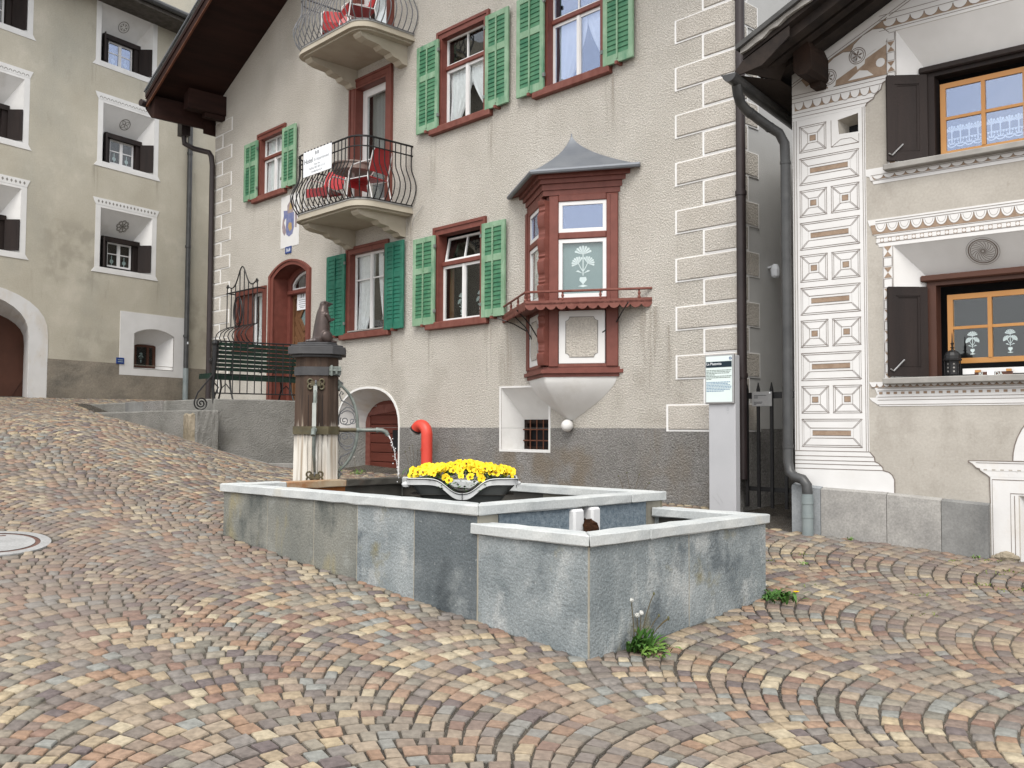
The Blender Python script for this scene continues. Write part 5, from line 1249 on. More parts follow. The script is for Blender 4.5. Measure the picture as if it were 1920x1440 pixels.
# capital: white mouldings with a scalloped band
b = MB(); cap = [(0,4.861),(.775,4.861),(.79,4.89),(.86,4.925),(.87,4.955),(.93,5.0),(.95,5.06),(1.01,5.085),(1.02,5.12),(0,5.12)]
b.prism(cap,YW,0)
b.flat([(.03,4.965),(.90,4.985),(.92,5.045),(.03,5.045)],YB,2); scallops(b,.03,.92,5.045,.075,9)
for z,xe in ((4.895,.80),(4.935,.86),(5.055,.95),(5.10,1.01)): b.stroke([(0,z),(xe,z)],LW_*.8,YL,1)
b.stroke(cap[1:9],.010,YL,1); b.build('pilaster_capital', SG, rhouse)
# gable field: raking band, running scrolls
def rz_(x): return 5.36+RSR*x
b = MB(); b.prism([(0,5.121),(1.02,5.121),(1.02,rz_(1.02)),(0,rz_(0))],YW+.0005,0)
b.flat([(.16,5.20),(.99,5.60),(.99,rz_(.99)-.13),(.10,rz_(.10)-.12)],YB,2)
b.flat([(.35,5.135),(.99,5.44),(.99,5.135)],YB,2)
b.stroke([(0,5.135),(1.0,5.135)],LW_,YL,1)
for o_ in (.10,.13): b.stroke([(.0,rz_(0)-o_),(1.0,rz_(1.0)-o_)],LW_,YL,1)
for o_ in (0,.035,.06): b.stroke([(.27+o_,5.15),(.99,5.50-o_*.5)],LW_*.8,YL,1)
b.flat([(.27,5.145),(.33,5.145),(.99,5.47),(.99,5.51)],YB-.0008,0)
def wave(cx,cz,s):
    pts=[(cx+s*.13*math.cos(t),cz+s*.13*math.sin(t)) for t in np.linspace(-1.0,3.6,16)]
    b.flat(circle((cx,cz),.135*s,22),YB-.0010,0)
    b.flat([(cx+s*x,cz+s*z_) for x,z_ in ((-.12,.02),(-.05,.17),(.08,.27),(.22,.32),(.36,.30),(.44,.22),(.40,.10),(.30,.04),(.20,.02),(.12,-.02),(.10,-.14),(.0,-.2),(-.02,-.12))],YB-.0011,0)
    b.stroke([(cx+s*x,cz+s*z_) for x,z_ in ((-.12,.02),(-.05,.17),(.08,.27),(.22,.32),(.36,.30),(.44,.22))],LW_,YL-.0012,1)
    b.stroke(circle((cx,cz),.115*s,22),.008,YL-.0014,1,True); b.stroke(circle((cx,cz),.09*s,20),.007,YL-.0014,1,True)
    for k in range(6):
        a=PI*k/3+.3; b.flat([(cx,cz),(cx+.05*s*math.cos(a-.28),cz+.05*s*math.sin(a-.28)),(cx+.085*s*math.cos(a),cz+.085*s*math.sin(a)),(cx+.05*s*math.cos(a+.28),cz+.05*s*math.sin(a+.28))],YL-.0016,1)
wave(.40,5.245,.70); wave(.70,5.395,.72)
b.flat([(.60,5.16),(.72,5.24),(.80,5.22),(.86,5.16)],YB-.001,0); b.flat(circle((.93,5.27),.045,14),YB-.001,0)
b.build('gable_scrolls', SG, rhouse)
b = MB(); b.prism([(.84,5.555),(7,5.555),(7,5.80),(1.0,5.80),(.95,5.72),(.90,5.66)],YW-.0004,0)
b.flat([(.96,5.605),(3.6,5.605),(3.6,5.675),(.98,5.675)],YB-.0012,2); scallops(b,.96,3.6,5.675,.064,20)
for z in (5.585,5.69,5.74): b.stroke([(.92,z),(3.6,z)],LW_*.8,YL-.0006,1)
b.build('gable_cornice', SG, rhouse)
b = MB(); b.prism([(1.02,5.801),(7,5.801),(7,rz_(7)),(1.02,rz_(1.02))],YW,0)
for o_ in (.10,.13): b.stroke([(1.02,rz_(1.02)-o_),(3.5,rz_(3.5)-o_)],LW_,YL,1)
b.flat([(1.35,5.90),(1.9,6.1),(1.9,5.90)],YB,2)
b.build('gable_field', SG, rhouse)
def bowties(x0,x1,z0,z1,n,name):
    p = MB(); p.prism(rect(x0,x1,z0,z1),YW-.0002,0); h=(z1-z0)/n
    for k in range(n):
        a=z0+h*k; m=(x0+x1)/2; e=.012
        if k%2 == 0:
            p.flat([(x0+e,a),(x1-e,a),(m,a+h/2)],YB-.0012,2); p.flat([(x0+e,a+h),(m,a+h/2),(x1-e,a+h)],YB-.0012,2)
        else: p.stroke(rect(x0+e,x1-e,a+.01,a+h-.01),LW_*.6,YL-.0004,1,True)
    for x in (x0+.006,x1-.004): p.stroke([(x,z0),(x,z1)],LW_*.7,YL-.0004,1)
    p.build(name, SG, rhouse)
bowties(.985,1.083,4.16,5.554,14,'window_border'); bowties(.925,1.028,2.06,3.42,13,'window_border')
b = MB(); b.prism([(.745,4.215),(7,4.215),(7,4.055),(.845,4.055),(.835,4.085),(.815,4.10),(.805,4.135),(.77,4.15),(.76,4.18)][::-1],YW-.001,0)
b.flat([(.85,4.10),(3.6,4.10),(3.6,4.135),(.83,4.135)],YB-.0016,2); scallops(b,.84,3.6,4.135,.034,26)
for z in (4.09,4.145): b.stroke([(.82,z),(3.6,z)],LW_*.7,YL-.0012,1)
b.build('sill_band', SG, rhouse)
b = MB(); b.prism([(.78,3.70),(7,3.70),(7,3.42),(.89,3.42),(.885,3.445),(.865,3.46),(.87,3.53),(.835,3.55),(.83,3.62),(.80,3.64)][::-1],YW-.001,0)
b.flat([(.83,3.55),(3.6,3.55),(3.6,3.645),(.81,3.645)],YB-.0016,2); 
for k in range(24):
    c=.855+.1145*(k+.5); arc=lambda r:[(c+r*math.cos(t),3.645-r*1.45*math.sin(t)) for t in np.linspace(0,PI,10)]
    b.flat(arc(.055),YB-.0024,0); b.stroke(arc(.055),LW_*.6,YL-.0022,1); b.stroke(arc(.038),LW_*.5,YL-.0022,1)
b.flat([(.89,3.465),(3.6,3.465),(3.6,3.505),(.89,3.505)],YB-.0014,0)
for k in range(36):
    c=.905+.076*k; b.flat(rect(c,c+.036,3.466,3.504),YB-.0018,2); b.flat(circle((c+.018,3.485),.0165,10),YB-.0022,0)
for z in (3.46,3.51,3.54,3.655,3.68): b.stroke([(.86,z),(3.6,z)],LW_*.7,YL-.0014,1)
b.build('window_cornice', SG, rhouse)
b = MB(); b.prism([(.775,2.083),(7,2.083),(7,2.03),(.80,2.03)][::-1],YW-.001,0); b.prism([(.83,2.029),(7,2.029),(7,1.955),(.86,1.955)][::-1],YW-.001,0); b.prism([(.775,1.93),(7,1.93),(7,1.845),(.88,1.845),(.84,1.875),(.80,1.90)][::-1],YW-.001,0)
b.flat([(.84,1.9305),(7,1.9305),(7,1.9545),(.85,1.9545)],YB-.0012,0)
b.flat([(.80,2.028),(3.6,2.028),(3.6,2.06),(.80,2.06)],YB-.0016,2); scallops(b,.79,3.6,2.066,.034,44)
for k in range(40): b.flat(rect(.875+.07*k,.908+.07*k,1.962,1.985),YB-.0018,2)
for z in (1.995,2.02,1.935,1.905,1.86): b.stroke([(.86,z),(3.6,z)],LW_*.7,YL-.0012,1)
b.build('sill_cornice', SG, rhouse)
T = Matrix.Translation((1.82,.085,3.285)) @ Matrix.Rotation(math.atan2(.25,.31),4,'X'); b = MB(T)
b.stroke(circle((0,0),.125,32),.012,-.004,1,True); b.stroke(circle((0,0),.108,30),.006,-.004,1,True); b.stroke(circle((0,0),.145,32),.004,-.004,1,True)
for k in range(18):
    a=2*PI*k/18; b.stroke([(.1*t*math.cos(a+1.0*t),.1*t*math.sin(a+1.0*t)) for t in np.linspace(.12,1,7)],.005,-.004,1)
b.build('rosette', SG, rhouse)
# portal painted round the door at the picture edge
b = MB(); b.prism([(1.87,.2),(2.10,.2),(2.10,1.03),(3.9,1.03),(3.9,1.19),(1.87,1.19)][::-1],YW-.001,0); b.prism([(1.685,1.33),(7,1.33),(7,1.19),(1.86,1.19),(1.83,1.215),(1.785,1.245),(1.78,1.262),(1.75,1.27),(1.72,1.305)][::-1],YW-.0022,0)
b.flat(rect(1.80,3.6,1.244,1.262),YB-.003,0)
for k in range(18): b.flat(rect(1.815+.07*k,1.845+.07*k,1.247,1.259),YB-.0036,3)
b.stroke([(1.885,.3),(1.885,1.165),(3.6,1.165)],.006,YL-.0012,1); b.stroke([(2.035,.3),(2.035,1.045),(3.6,1.045)],.006,YL-.0012,1); b.stroke([(2.068,.3),(2.068,1.025)],.006,YL-.0012,1)
b.stroke([(1.685,1.332),(1.685,1.315),(1.72,1.303),(1.75,1.268),(1.78,1.26),(1.785,1.243),(1.83,1.213),(1.862,1.19),(1.868,.95)],.008,YL-.003,1); b.stroke([(1.75,1.315),(3.6,1.315)],LW_*.7,YL-.003,1); b.stroke([(1.685,1.334),(3.6,1.334)],LW_,YL-.003,1)
b.build('painted_portal', [M_['white_dirty']]+SG[1:], rhouse)
b = MB(); c=(2.62,1.34); oa=[(c[0]+.56*math.cos(t),c[1]+.56*math.sin(t)) for t in np.linspace(0,PI,25)]; ia=[(c[0]+.45*math.cos(t),c[1]+.45*math.sin(t)) for t in np.linspace(0,PI,25)]
b.ring(oa,YW-.001,ia,YW-.001,0,False); b.stroke(oa,.009,YL-.0012,1); 
for r in (.46,.44): b.stroke([(c[0]+r*math.cos(t),c[1]+r*math.sin(t)) for t in np.linspace(0,PI,25)],LW_*.7,YL-.0014,1)
b.build('painted_arch', SG, rhouse)
# plinth slabs
def pslab(x0,x1,zt0,zt1,mt):
    o_=MB(); zb=.1
    o_.add([(x0,-.075,zb),(x1,-.075,zb),(x1,-.075,zt1-.02),(x0,-.075,zt0-.02),(x0,-.02,zb),(x1,-.02,zb),(x1,-.001,zt1),(x0,-.001,zt0)],[(0,1,2,3),(3,2,6,7),(0,3,7,4),(1,5,6,2)])
    o_.build('plinth_slab', mt, rhouse)
pslab(.30,.952,1.03,1.008,M_['slab_stone']); pslab(.958,1.455,1.005,.975,M_['slab_stone']); pslab(1.461,1.862,.972,.95,M_['slab_stone_dark']); pslab(-.01,.294,1.06,1.035,M_['slab_stone_blue'])
MB().add([(-.012,-.075,.1),(-.012,6,.1),(-.012,6,1.03),(-.012,-.06,1.04)],[(0,1,2,3)]).build('side_plinth', M_['slab_stone_blue'], rhouse)
# rubble at the foot of the painted pilaster
rb = MB(); rr=np.random.default_rng(3)
for k,(x,s_) in enumerate(((1.95,.05),(2.0,.07),(2.06,.045),(1.90,.03))): rb.ball((x,-.03,.455+s_*.3),s_,7,0,(1.2,.6,.8))
rb.build('rubble', M_['wall_rough'], rhouse, kind='stuff')
# roof with deep dark eaves
rf = MB(); R0=5.40
def rp(x,y,d): return (x,y,R0+RSR*x+d)
def rslab(x0,x1,y0,y1,d0,d1,m): rf.add([rp(x0,y0,d0),rp(x1,y0,d0),rp(x1,y1,d0),rp(x0,y1,d0),rp(x0,y0,d1),rp(x1,y0,d1),rp(x1,y1,d1),rp(x0,y1,d1)],[(0,3,2,1),(4,5,6,7),(0,1,5,4),(1,2,6,5),(2,3,7,6),(3,0,4,7)],m)
rslab(-.15,7,-.82,10,0,.05,0); rslab(-.19,7,-.90,10,.10,.15,1); rf.add([rp(-.15,-.82,0),rp(-.15,10,0),rp(-1.0,10,0),rp(-.15,-.82,.05),rp(-.15,10,.05),rp(-1.0,10,.05)],[(0,1,2),(3,5,4),(0,2,5,3)],0)
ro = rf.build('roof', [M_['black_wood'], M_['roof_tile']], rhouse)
MB().prism([(-.30,5.165),(.05,5.22),(.34,5.44),(.34,5.54),(-.155,5.315)],-.815,-.795).build('gable_board', M_['black_wood'], ro)
sl_ = MB(); rr=np.random.default_rng(5)   # ragged stone edge under the metal
n=40; v=[];f=[]
for i in range(n+1):
    x=-.16+3.2*i/n; v += [rp(x,-.86+rr.uniform(-.01,.01),.098),rp(x,-.86,.052+rr.uniform(-.025,.006)),rp(x,-.70,.055)]
for i in range(n):
    for j in range(2): f.append((i*3+j,i*3+j+1,i*3+j+4,i*3+j+3))
sl_.add(v,f); sl_.build('stone_edge', M_['stone_sill'], ro)
for k,(a,b_,d0,d1) in enumerate(((-.72,-.58,-.10,-.002),(-.52,-.40,-.09,-.002),(-.30,-.18,-.09,-.002))):
    r_=MB(); x0,x1=-.14,6
    r_.add([rp(x0,a,d0),rp(x1,a,d0),rp(x1,b_,d0),rp(x0,b_,d0),rp(x0,a,d1),rp(x1,a,d1),rp(x1,b_,d1),rp(x0,b_,d1)],[(0,3,2,1),(4,5,6,7),(0,1,5,4),(1,2,6,5),(2,3,7,6),(3,0,4,7)]); r_.build('rafter', M_['black_wood'], ro)
bm_ = MB(); bm_.prism([(.22,5.22),(.26,5.17),(.36,5.17),(.40,5.21),(.40,5.42),(.36,5.52),(.26,5.48),(.22,5.42)],-.46,-.001); bm_.prism([(.27,5.125),(.37,5.125),(.385,5.169),(.255,5.169)],-.16,-.001); bm_.build('purlin', M_['beam_wood'], ro)
MB().add([(-.25,-.84,5.19),(-.001,-.28,5.23),(-.001,8,5.23),(-1.0,8,5.19)],[(0,1,2,3)]).add([(-.17,-.79,5.20),(.22,-.79,5.44),(.10,-.3,5.40),(-.001,-.28,5.23)],[(0,1,2,3)]).build('eave_boarding', M_['black_wood'], ro)
gt = MB(); n=10; v=[];f=[]
for yy in (-.92,8.0):
    for i in range(n+1): t=PI+PI*i/n; v.append((-.255-.085*(yy+.9)+.075*math.cos(t),yy,5.175+.075*math.sin(t)))
for i in range(n): f.append((i,i+1,i+n+2,i+n+1))
f.append(tuple(range(n+1))); gt.add(v,f); gt.tube([(-.33,-.92,5.175),(-1.086,8,5.175)],.010,6); gt.build('gutter', M_['pipe_black'], ro)
d = MB(); d.tube([(-.27,-.72,5.12),(-.27,-.70,5.04),(-.285,-.62,4.97),(-.265,-.52,4.91),(-.16,-.24,4.79),(-.09,-.13,4.73),(-.05,-.085,4.62),(-.045,-.08,4.42),(-.045,-.08,1.28),(-.02,-.09,1.17),(.05,-.12,1.125),(.14,-.14,1.105),(.185,-.145,1.05),(.19,-.145,.95)],.052,14)
for p_,q_ in (((-.25,-.48,4.893),(-.244,-.465,4.886)),((-.155,-.228,4.785),(-.15,-.214,4.779)),((-.045,-.08,4.40),(-.045,-.08,4.43)),((-.045,-.08,1.42),(-.045,-.08,1.46))): d.tube([p_,q_],.057,14)
o = d.build('downpipe', M_['pipe_black'], rhouse, label='black downpipe bending round the corner'); autosmooth(o,50)
s_ = MB(); s_.tube([(.19,-.145,.96),(.19,-.145,.3)],.058,16); s_.tube([(.19,-.145,.93),(.19,-.145,.86)],.063,16); s_.tube([(.19,-.145,.72),(.19,-.145,.76)],.062,16); o = s_.build('standpipe', M_['pipe_grey'], o); autosmooth(o,50)

# ------------------------------------------------------------ fountain (x along the trough towards the square, y across it to the right)
fountain = thing('stone_fountain', 'long grey stone trough fountain in two steps on the cobbles', 'fountain', AF)
def rough(o, bev=.006, cuts=5, amp=.0025, seed=1):
    bm = bmesh.new(); bm.from_mesh(o.data)
    bmesh.ops.recalc_face_normals(bm, faces=bm.faces)
    bmesh.ops.bevel(bm, geom=bm.edges[:], offset=bev, segments=1, affect='EDGES', profile=.5)
    lg = [e for e in bm.edges if e.calc_length() > .15]
    if cuts: bmesh.ops.subdivide_edges(bm, edges=lg, cuts=cuts, use_grid_fill=True)
    r = np.random.default_rng(seed)
    for v in bm.verts: v.co += Vector(r.uniform(-amp, amp, 3))
    bm.to_mesh(o.data); bm.free(); return o
seed = 0
def slabp(name, pts, z0, z1, mt, bev=.006, cuts=5, amp=.0022, label=None):
    global seed; seed += 1
    return rough(MB().prismz(pts, z0, z1).build(name, mt, fountain, label=label), bev, cuts, amp, seed)
def R4(x0,x1,y0,y1): return [(x0,y0),(x1,y0),(x1,y1),(x0,y1)]
UZ, LZ = 1.071, .941; UC, LC = .996, .867; WU, WL = 2.21, 2.19
FA,FB,FC = M_['fount_a'],M_['fount_b'],M_['fount_c']
xs = [-4.5,-3.724,-2.999,-2.397,-1.691,-1.008]; ms = [FC,FC,FC,FA,FB]
for i in range(5): slabp('side_panel', R4(xs[i]+.004,xs[i+1]-.004,0,.10), .0, UC-.002, ms[i], .004, 4, .0015)
slabp('side_panel', R4(-.998,-.010,.0,.10), .0, LC-.002, FA, .004, 4, .0015)
slabp('end_panel', R4(-.10,0,.012,1.112), .0, LC-.002, FA, .004, 4, .0015); slabp('end_panel', R4(-.10,0,1.124,WL), .0, LC-.002, FB if False else FA, .004, 4, .0015)
slabp('back_panel', R4(-1.0,-.101,WL-.1,WL), .0, LC-.002, FA, .004, 3, .0015); slabp('back_panel', R4(-4.5,-1.0,WU-.10,WU), .0, UC-.002, FC, .004, 4, .0015)
slabp('end_panel', R4(-4.5,-4.40,.101,WU-.101), .0, UC-.002, FC, .004, 4, .0015)
mo = MB()
for x in xs[1:]: mo.box(x-.0045,x+.0045,.003,.08,0,UC-.004)
mo.box(-1.003,-.993,.003,.08,0,LC-.003); mo.box(-.009,.0,.0015,.0115,0,LC-.003); mo.box(-.08,-.003,1.1125,1.1235,0,LC-.003); mo.box(-4.49,-1.01,.02,.09,UC-.012,UC-.0005); mo.box(-.99,-.02,.02,.09,LC-.012,LC-.0005); mo.box(-.09,-.02,.02,WL-.02,LC-.0121,LC-.0006)
mo.build('mortar_joint', M_['mortar'], fountain)
# inner lining
slabp('step_panel', R4(-1.10,-1.0,.012,.20), .5, UC-.002, M_['fount_in'], .003, 0, .001); slabp('step_panel', R4(-1.10,-1.0,.208,1.05), .5, UC-.002, M_['fount_blue'], .003, 3, .001); slabp('step_panel', R4(-1.10,-1.0,1.24,1.975), .5, UC-.002, M_['fount_blue'], .003, 3, .001); slabp('step_panel', R4(-1.10,-1.0,1.98,WL-.012), .5, UC-.002, M_['fount_in'], .003, 0, .001)
slabp('spout_block', R4(-1.08,-.945,.975,1.10), .72, .985, M_['marble'], .016, 0, .001); slabp('spout_block', R4(-1.08,-.945,1.19,1.30), .72, .99, M_['marble'], .016, 0, .001)
rg = MB(); rg.add([(-1.02,1.06,.90),(-.95,1.10,.905),(-.95,1.19,.905),(-1.02,1.21,.90),(-.93,1.06,.86),(-.93,1.24,.86),(-.90,1.03,.70),(-.90,1.27,.70)],[(0,1,2,3),(1,4,5,2),(4,6,7,5)]); rough(rg.build('overflow_sheet', M_['overflow_dark'], fountain), .004, 4, .008, 9)  # rough dark sheet hanging at the overflow between the marble blocks
for q4,mt in (([(-4.399,.11,.4),(-4.399,1.34,.4),(-4.399,1.34,UC-.003),(-4.399,.11,UC-.003)],'rust'),([(-4.39,.102,.4),(-2.9,.102,.4),(-2.9,.102,UC-.003),(-4.39,.102,UC-.003)],'rust'),([(-4.399,1.341,.4),(-4.399,WU-.11,.4),(-4.399,WU-.11,UC-.003),(-4.399,1.341,UC-.003)],'wet_dark'),([(-4.39,WU-.1015,.4),(-3.85,WU-.1015,.4),(-3.85,WU-.1015,UC-.003),(-4.39,WU-.1015,UC-.003)],'wet_dark')):
    MB().add(q4,[(0,1,2,3)]).build('lining', M_[mt], fountain, label='rust-red stained lining below the spout' if mt == 'rust' else None)
for q4 in ([(-3.85,WU-.1015,.4),(-2.3,WU-.1015,.4),(-2.3,WU-.1015,UC-.003),(-3.85,WU-.1015,UC-.003)],[(-1.1,.2,.4),(-1.1,WU-.2,.4),(-1.1,WU-.2,UC-.003),(-1.1,.2,UC-.003)],[(-.105,.1,.4),(-.105,WL-.1,.4),(-.105,WL-.1,LC-.003),(-.105,.1,LC-.003)],[(-.95,WL-.103,.4),(-.1,WL-.103,.4),(-.1,WL-.103,LC-.003),(-.95,WL-.103,LC-.003)]):
    MB().add(q4,[(0,1,2,3)]).build('lining', M_['wet_dark'], fountain)
li = MB(); li.add([(-2.3,WU-.1015,.4),(-1.1,WU-.1015,.4),(-1.1,WU-.1015,UC-.003),(-2.3,WU-.1015,UC-.003)],[(0,1,2,3)]); li.add([(-2.9,.102,.4),(-1.1,.102,.4),(-1.1,.102,UC-.003),(-2.9,.102,UC-.003)],[(0,1,2,3)]); li.build('lining', M_['fount_in'], fountain)
li = MB(); li.add([(-4.4,.1,.55),(-1.1,.1,.55),(-1.1,WU-.1,.55),(-4.4,WU-.1,.55)],[(0,1,2,3)]); li.add([(-1,.1,.45),(-.1,.1,.45),(-.1,WL-.1,.45),(-1,WL-.1,.45)],[(0,1,2,3)]); li.build('basin_floor', M_['wet_dark'], fountain)
# copings, mitred at the corners
O=.028; I=.155; CP = M_['coping']
def cop(pts, z0, z1, k=6): return slabp('coping_stone', pts, z0, z1, CP, .007, k, .0028)
cop([(-4.5-O,-O),(-3.585,-O),(-3.585,I),(-4.5+I,I)], UC, UZ); cop(R4(-3.578,-2.02,-O,I), UC, UZ, 8); cop([(-2.013,-O),(-1.0+O,-O),(-1.0-I,I),(-2.013,I)], UC, UZ)
cop([(-1.0+O-.004,-O+.005),(-1.0+O,1.74),(-1.0-I,1.74),(-1.0-I,I+.005)], UC, UZ+.001, 8); cop([(-1.0+O,1.747),(-1.0+O,WU+O),(-1.0-I,WU-I),(-1.0-I,1.747)], UC, UZ)
cop([(-1.0+O-.004,WU+O-.002),(-2.9,WU+O),(-2.9,WU-I),(-1.0-I-.005,WU-I)], UC, UZ, 8)
slabp('coping_stone', [(-2.907,WU+O),(-4.5-O,WU+O),(-4.5+I,WU-I),(-2.907,WU-I)], UC, UZ-.004, CP, .007, 7, .0028)
cop([(-4.5-O,-O+.005),(-4.5+I,I+.005),(-4.5+I,.60),(-4.5-O,.60)], UC, UZ, 4)
slabp('coping_stone', R4(-4.5-O,-4.5+I,.607,1.32), UC, UZ-.002, M_['rust_coping'], .007, 5, .0028, 'rust-stained coping stone under the spout post')
slabp('coping_stone', [(-4.5-O,1.327),(-4.5+I,1.327),(-4.5+I,WU-I-.005),(-4.5-O,WU+O-.005)], UC, UZ-.004, M_['wet_dark'], .007, 5, .0028, 'dark wet coping stone at the far corner')
cop([(-1.056,-O),(O,-O),(-I,I),(-1.056+.03,I)], LC, LZ); cop([(O,-O+.005),(O,.615),(-I,.615),(-I,I+.005)], LC, LZ, 4); cop([(O,.622),(O,WL+O),(-I,WL-I),(-I,.622)], LC, LZ, 8); cop([(O-.005,WL+O),(-.99,WL+O),(-.99,WL-I),(-I-.005,WL-I)], LC, LZ, 6)
wt = MB(); n=12
wt.add([(-4.4,.1,.87),(-1.1,.1,.87),(-1.1,WU-.1,.87),(-4.4,WU-.1,.87)],[(0,1,2,3)]); w_=wt.build('water', M_['water'], None, label='water in the upper trough', kind='structure'); w_.matrix_world = AF
wt = MB(); wt.add([(-.998,.1,.775),(-.1,.1,.775),(-.1,WL-.1,.775),(-.998,WL-.1,.775)],[(0,1,2,3)]); w_=wt.build('water', M_['water'], None, label='water in the lower trough', kind='structure'); w_.matrix_world = AF

# ------------------------------------------------------------ spout column
CF = at(WF, COLC[0], COLC[1], 0, math.radians(8))
column = thing('fountain_column', 'weathered octagonal wooden spout post with iron straps and dark slate cap', 'fountain post', CF)
def octo(h, c): return [(-h+c,-h),(h-c,-h),(h,-h+c),(h,h-c),(h-c,h),(-h+c,h),(-h,h-c),(-h,-h+c)]
a=octo(.238,.108); b_=octo(.215,.10); mb=MB(); n=12; N=8; v=[];f=[]
for i in range(n+1):
    t=i/n; z=.3+(2.37-.3)*t; v += [(p[0]*(1-t)+q[0]*t, p[1]*(1-t)+q[1]*t, z) for p,q in zip(a,b_)]
for i in range(n):
    for j in range(N): f.append((i*N+j,i*N+(j+1)%N,(i+1)*N+(j+1)%N,(i+1)*N+j))
mb.add(v,f); post = mb.build('post', M_['post_wood'], column)
cr = MB()
for x in (-.075,-.03,.03,.07): cr.add([(x-.0015,-.2385+.004*0,.95),(x+.0015,-.2385,.95),(x+.003,-.2262,1.95),(x-.001,-.2262,1.95)],[(0,1,2,3)])
cr.build('shrinkage_crack', M_['room'], post)
cp_ = MB(); cp_.prismz(octo(.255,.11),2.345,2.372); cp_.prismz(octo(.295,.125),2.3725,2.455); cp_.prismz(octo(.27,.115),2.4555,2.475); cp_.prismz(octo(.205,.09),2.4755,2.505)
rough(cp_.build('cap', M_['slate_cap'], column), .005, 0, .001, 4)
for z,h,mt in ((2.20,.045,'iron_grey'),(1.58,.042,'brass_old')):
    k=.222+(2.37-z)*.0085; MB().prismz(octo(k+.008,.103),z-h,z+h).build('iron_strap', M_['slate_cap'] if z>2 else M_[mt], column)
cl = MB(); cl.box(.135,.255,-.225,-.19,2.16,2.25); cl.box(.15,.17,-.26,-.22,2.15,2.26); cl.box(.20,.22,-.255,-.22,2.17,2.24); cl.tube([(.14,-.245,2.205),(.26,-.245,2.205)],.012,8); cl.build('strap_clamp', M_['copper_green'], column)
def bracket(rot, brass):
    T = Matrix.Rotation(rot,4,'Z')     # local +x points away from the post
    r0=.225
    arm = MB(T); pth = bez((r0,0,2.08),(r0+.10,0,2.00),(r0+.20,0,1.90),(r0+.205,0,1.60),14)+bez((r0+.205,0,1.60),(r0+.20,0,1.36),(r0+.12,0,1.24),(r0+.0,0,1.14),14)[1:]
    arm.tube(pth,[.012+.006*math.sin(PI*i/(len(pth)-1)) for i in range(len(pth))],8)
    o = arm.build('bracket', M_['copper_green'], column)
    if not brass: arm.T=None
    s = MB(T)
    for sg in (1,-1):
        zc=1.6
        s.tube([(r0+.005+p[0],0,zc+sg*(.20+p[1])) for p in [(.0,-.16),(-.0,-.09),(.02,-.02),(.08,.03),(.13,.02),(.17,-.03)]],.007,6)
        s.tube([(r0+.095+.075*math.cos(t),0,zc+sg*(.115+.075*math.sin(t))) for t in np.linspace(-2.2,2.6,20)],.006,6)
        s.tube([(r0+.065+p[0],0,zc+sg*(.085+p[1])) for p in spiral((0,0),.048,.010,2.4,1.5,24)],.0055,6)
        s.tube([(r0+.150+p[0],0,zc+sg*(.080+p[1])) for p in spiral((0,0),.035,.008,.6,-1.5,22)],.005,6)
        s.tube([(r0+p[0],0,zc+sg*(.27+p[1])) for p in ((.175,-.06),(.10,.0),(.03,.03),(.01,.09),(.03,.13),(.05,.11),(.035,.09))],.0065,6)
        s.tube([(r0+.012+p[0],0,zc+sg*(.47+p[1])) for p in spiral((0,0),.032,.008,0,1.4,20)],.008,6)
    s.build('scroll', M_['iron_grey'], o)
    an = MB(T)
    for zc in (2.09,1.13):
        for sg in (-1,1):
            an.tube([(r0-.0+.004,sg*(.02+p[0]),zc+p[1]) for p in spiral((.035,0),.040,.012,PI,1.25,18)],.010,6)
            an.tube([(r0-.0+.004,sg*(.02+p[0]),zc-.06+p[1]) for p in spiral((.035,0),.036,.012,PI,-1.25,18)],.010,6)
        an.box(r0-.01,r0+.03,-.045,.045,zc-.05,zc+.0); an.tube([(r0+.01,-.04,zc-.02),(r0+.01,.04,zc-.02)],.018,8)
    an.build('anchor', M_['copper_green'] if rot == 0 else M_['brass_old'], o)
    p = MB(T); p.tube([(r0-.02,0,1.585),(r0+.21,0,1.585)],.021,10); p.build('pipe', M_['brass_old'], column)
    p = MB(T); L_ = .485 if brass else .30
    p.tube([(r0+.21,0,1.585),(r0+L_-.07,0,1.585)],.019,10); p.tube([(r0+.195,0,1.585),(r0+.225,0,1.585)],.03,10); p.tube([(r0+L_-.07,0,1.585),(r0+L_-.02,0,1.583),(r0+L_+.02,0,1.565),(r0+L_+.04,0,1.53)],.024,10); p.tube([(r0+L_-.085,0,1.585),(r0+L_-.06,0,1.585)],.029,10)
    autosmooth(p.build('spout', M_['copper_green'], column),50)
    if not brass:
        st_ = MB(T); st_.box(r0+.222,r0+.228,-.020,.020,1.62,1.86); st_.box(r0+.10,r0+.106,-.019,.019,1.86,2.04); st_.build('strap', M_['strap_pale'], o)
    return T, r0+L_+.045
bracket(-PI/2, False); Tj, rj = bracket(0, True)
# falling water
jt = MB(CF @ Tj); rr=np.random.default_rng(8); pth=[]
for i in range(26):
    t=i/25*.29; pth.append((rj-.005+.42*t+.003*rr.uniform(-1,1), .004*rr.uniform(-1,1), 1.53-.18*t-4.9*t*t))
jt.tube(pth,[.014*(1-.78*min(1,i/12))*(.5+.8*rr.random()) for i in range(26)],6)
for i in range(8,26):
    for _ in range(2):
        p=pth[i]; jt.ball((p[0]+rr.normal(0,.013),p[1]+rr.normal(0,.012),p[2]+rr.normal(0,.012)),rr.uniform(.003,.0075),6)
o = jt.build('water_stream', M_['jet'], None, smooth=True); tag(o,'thin broken stream of water falling from the copper spout','water stream'); 

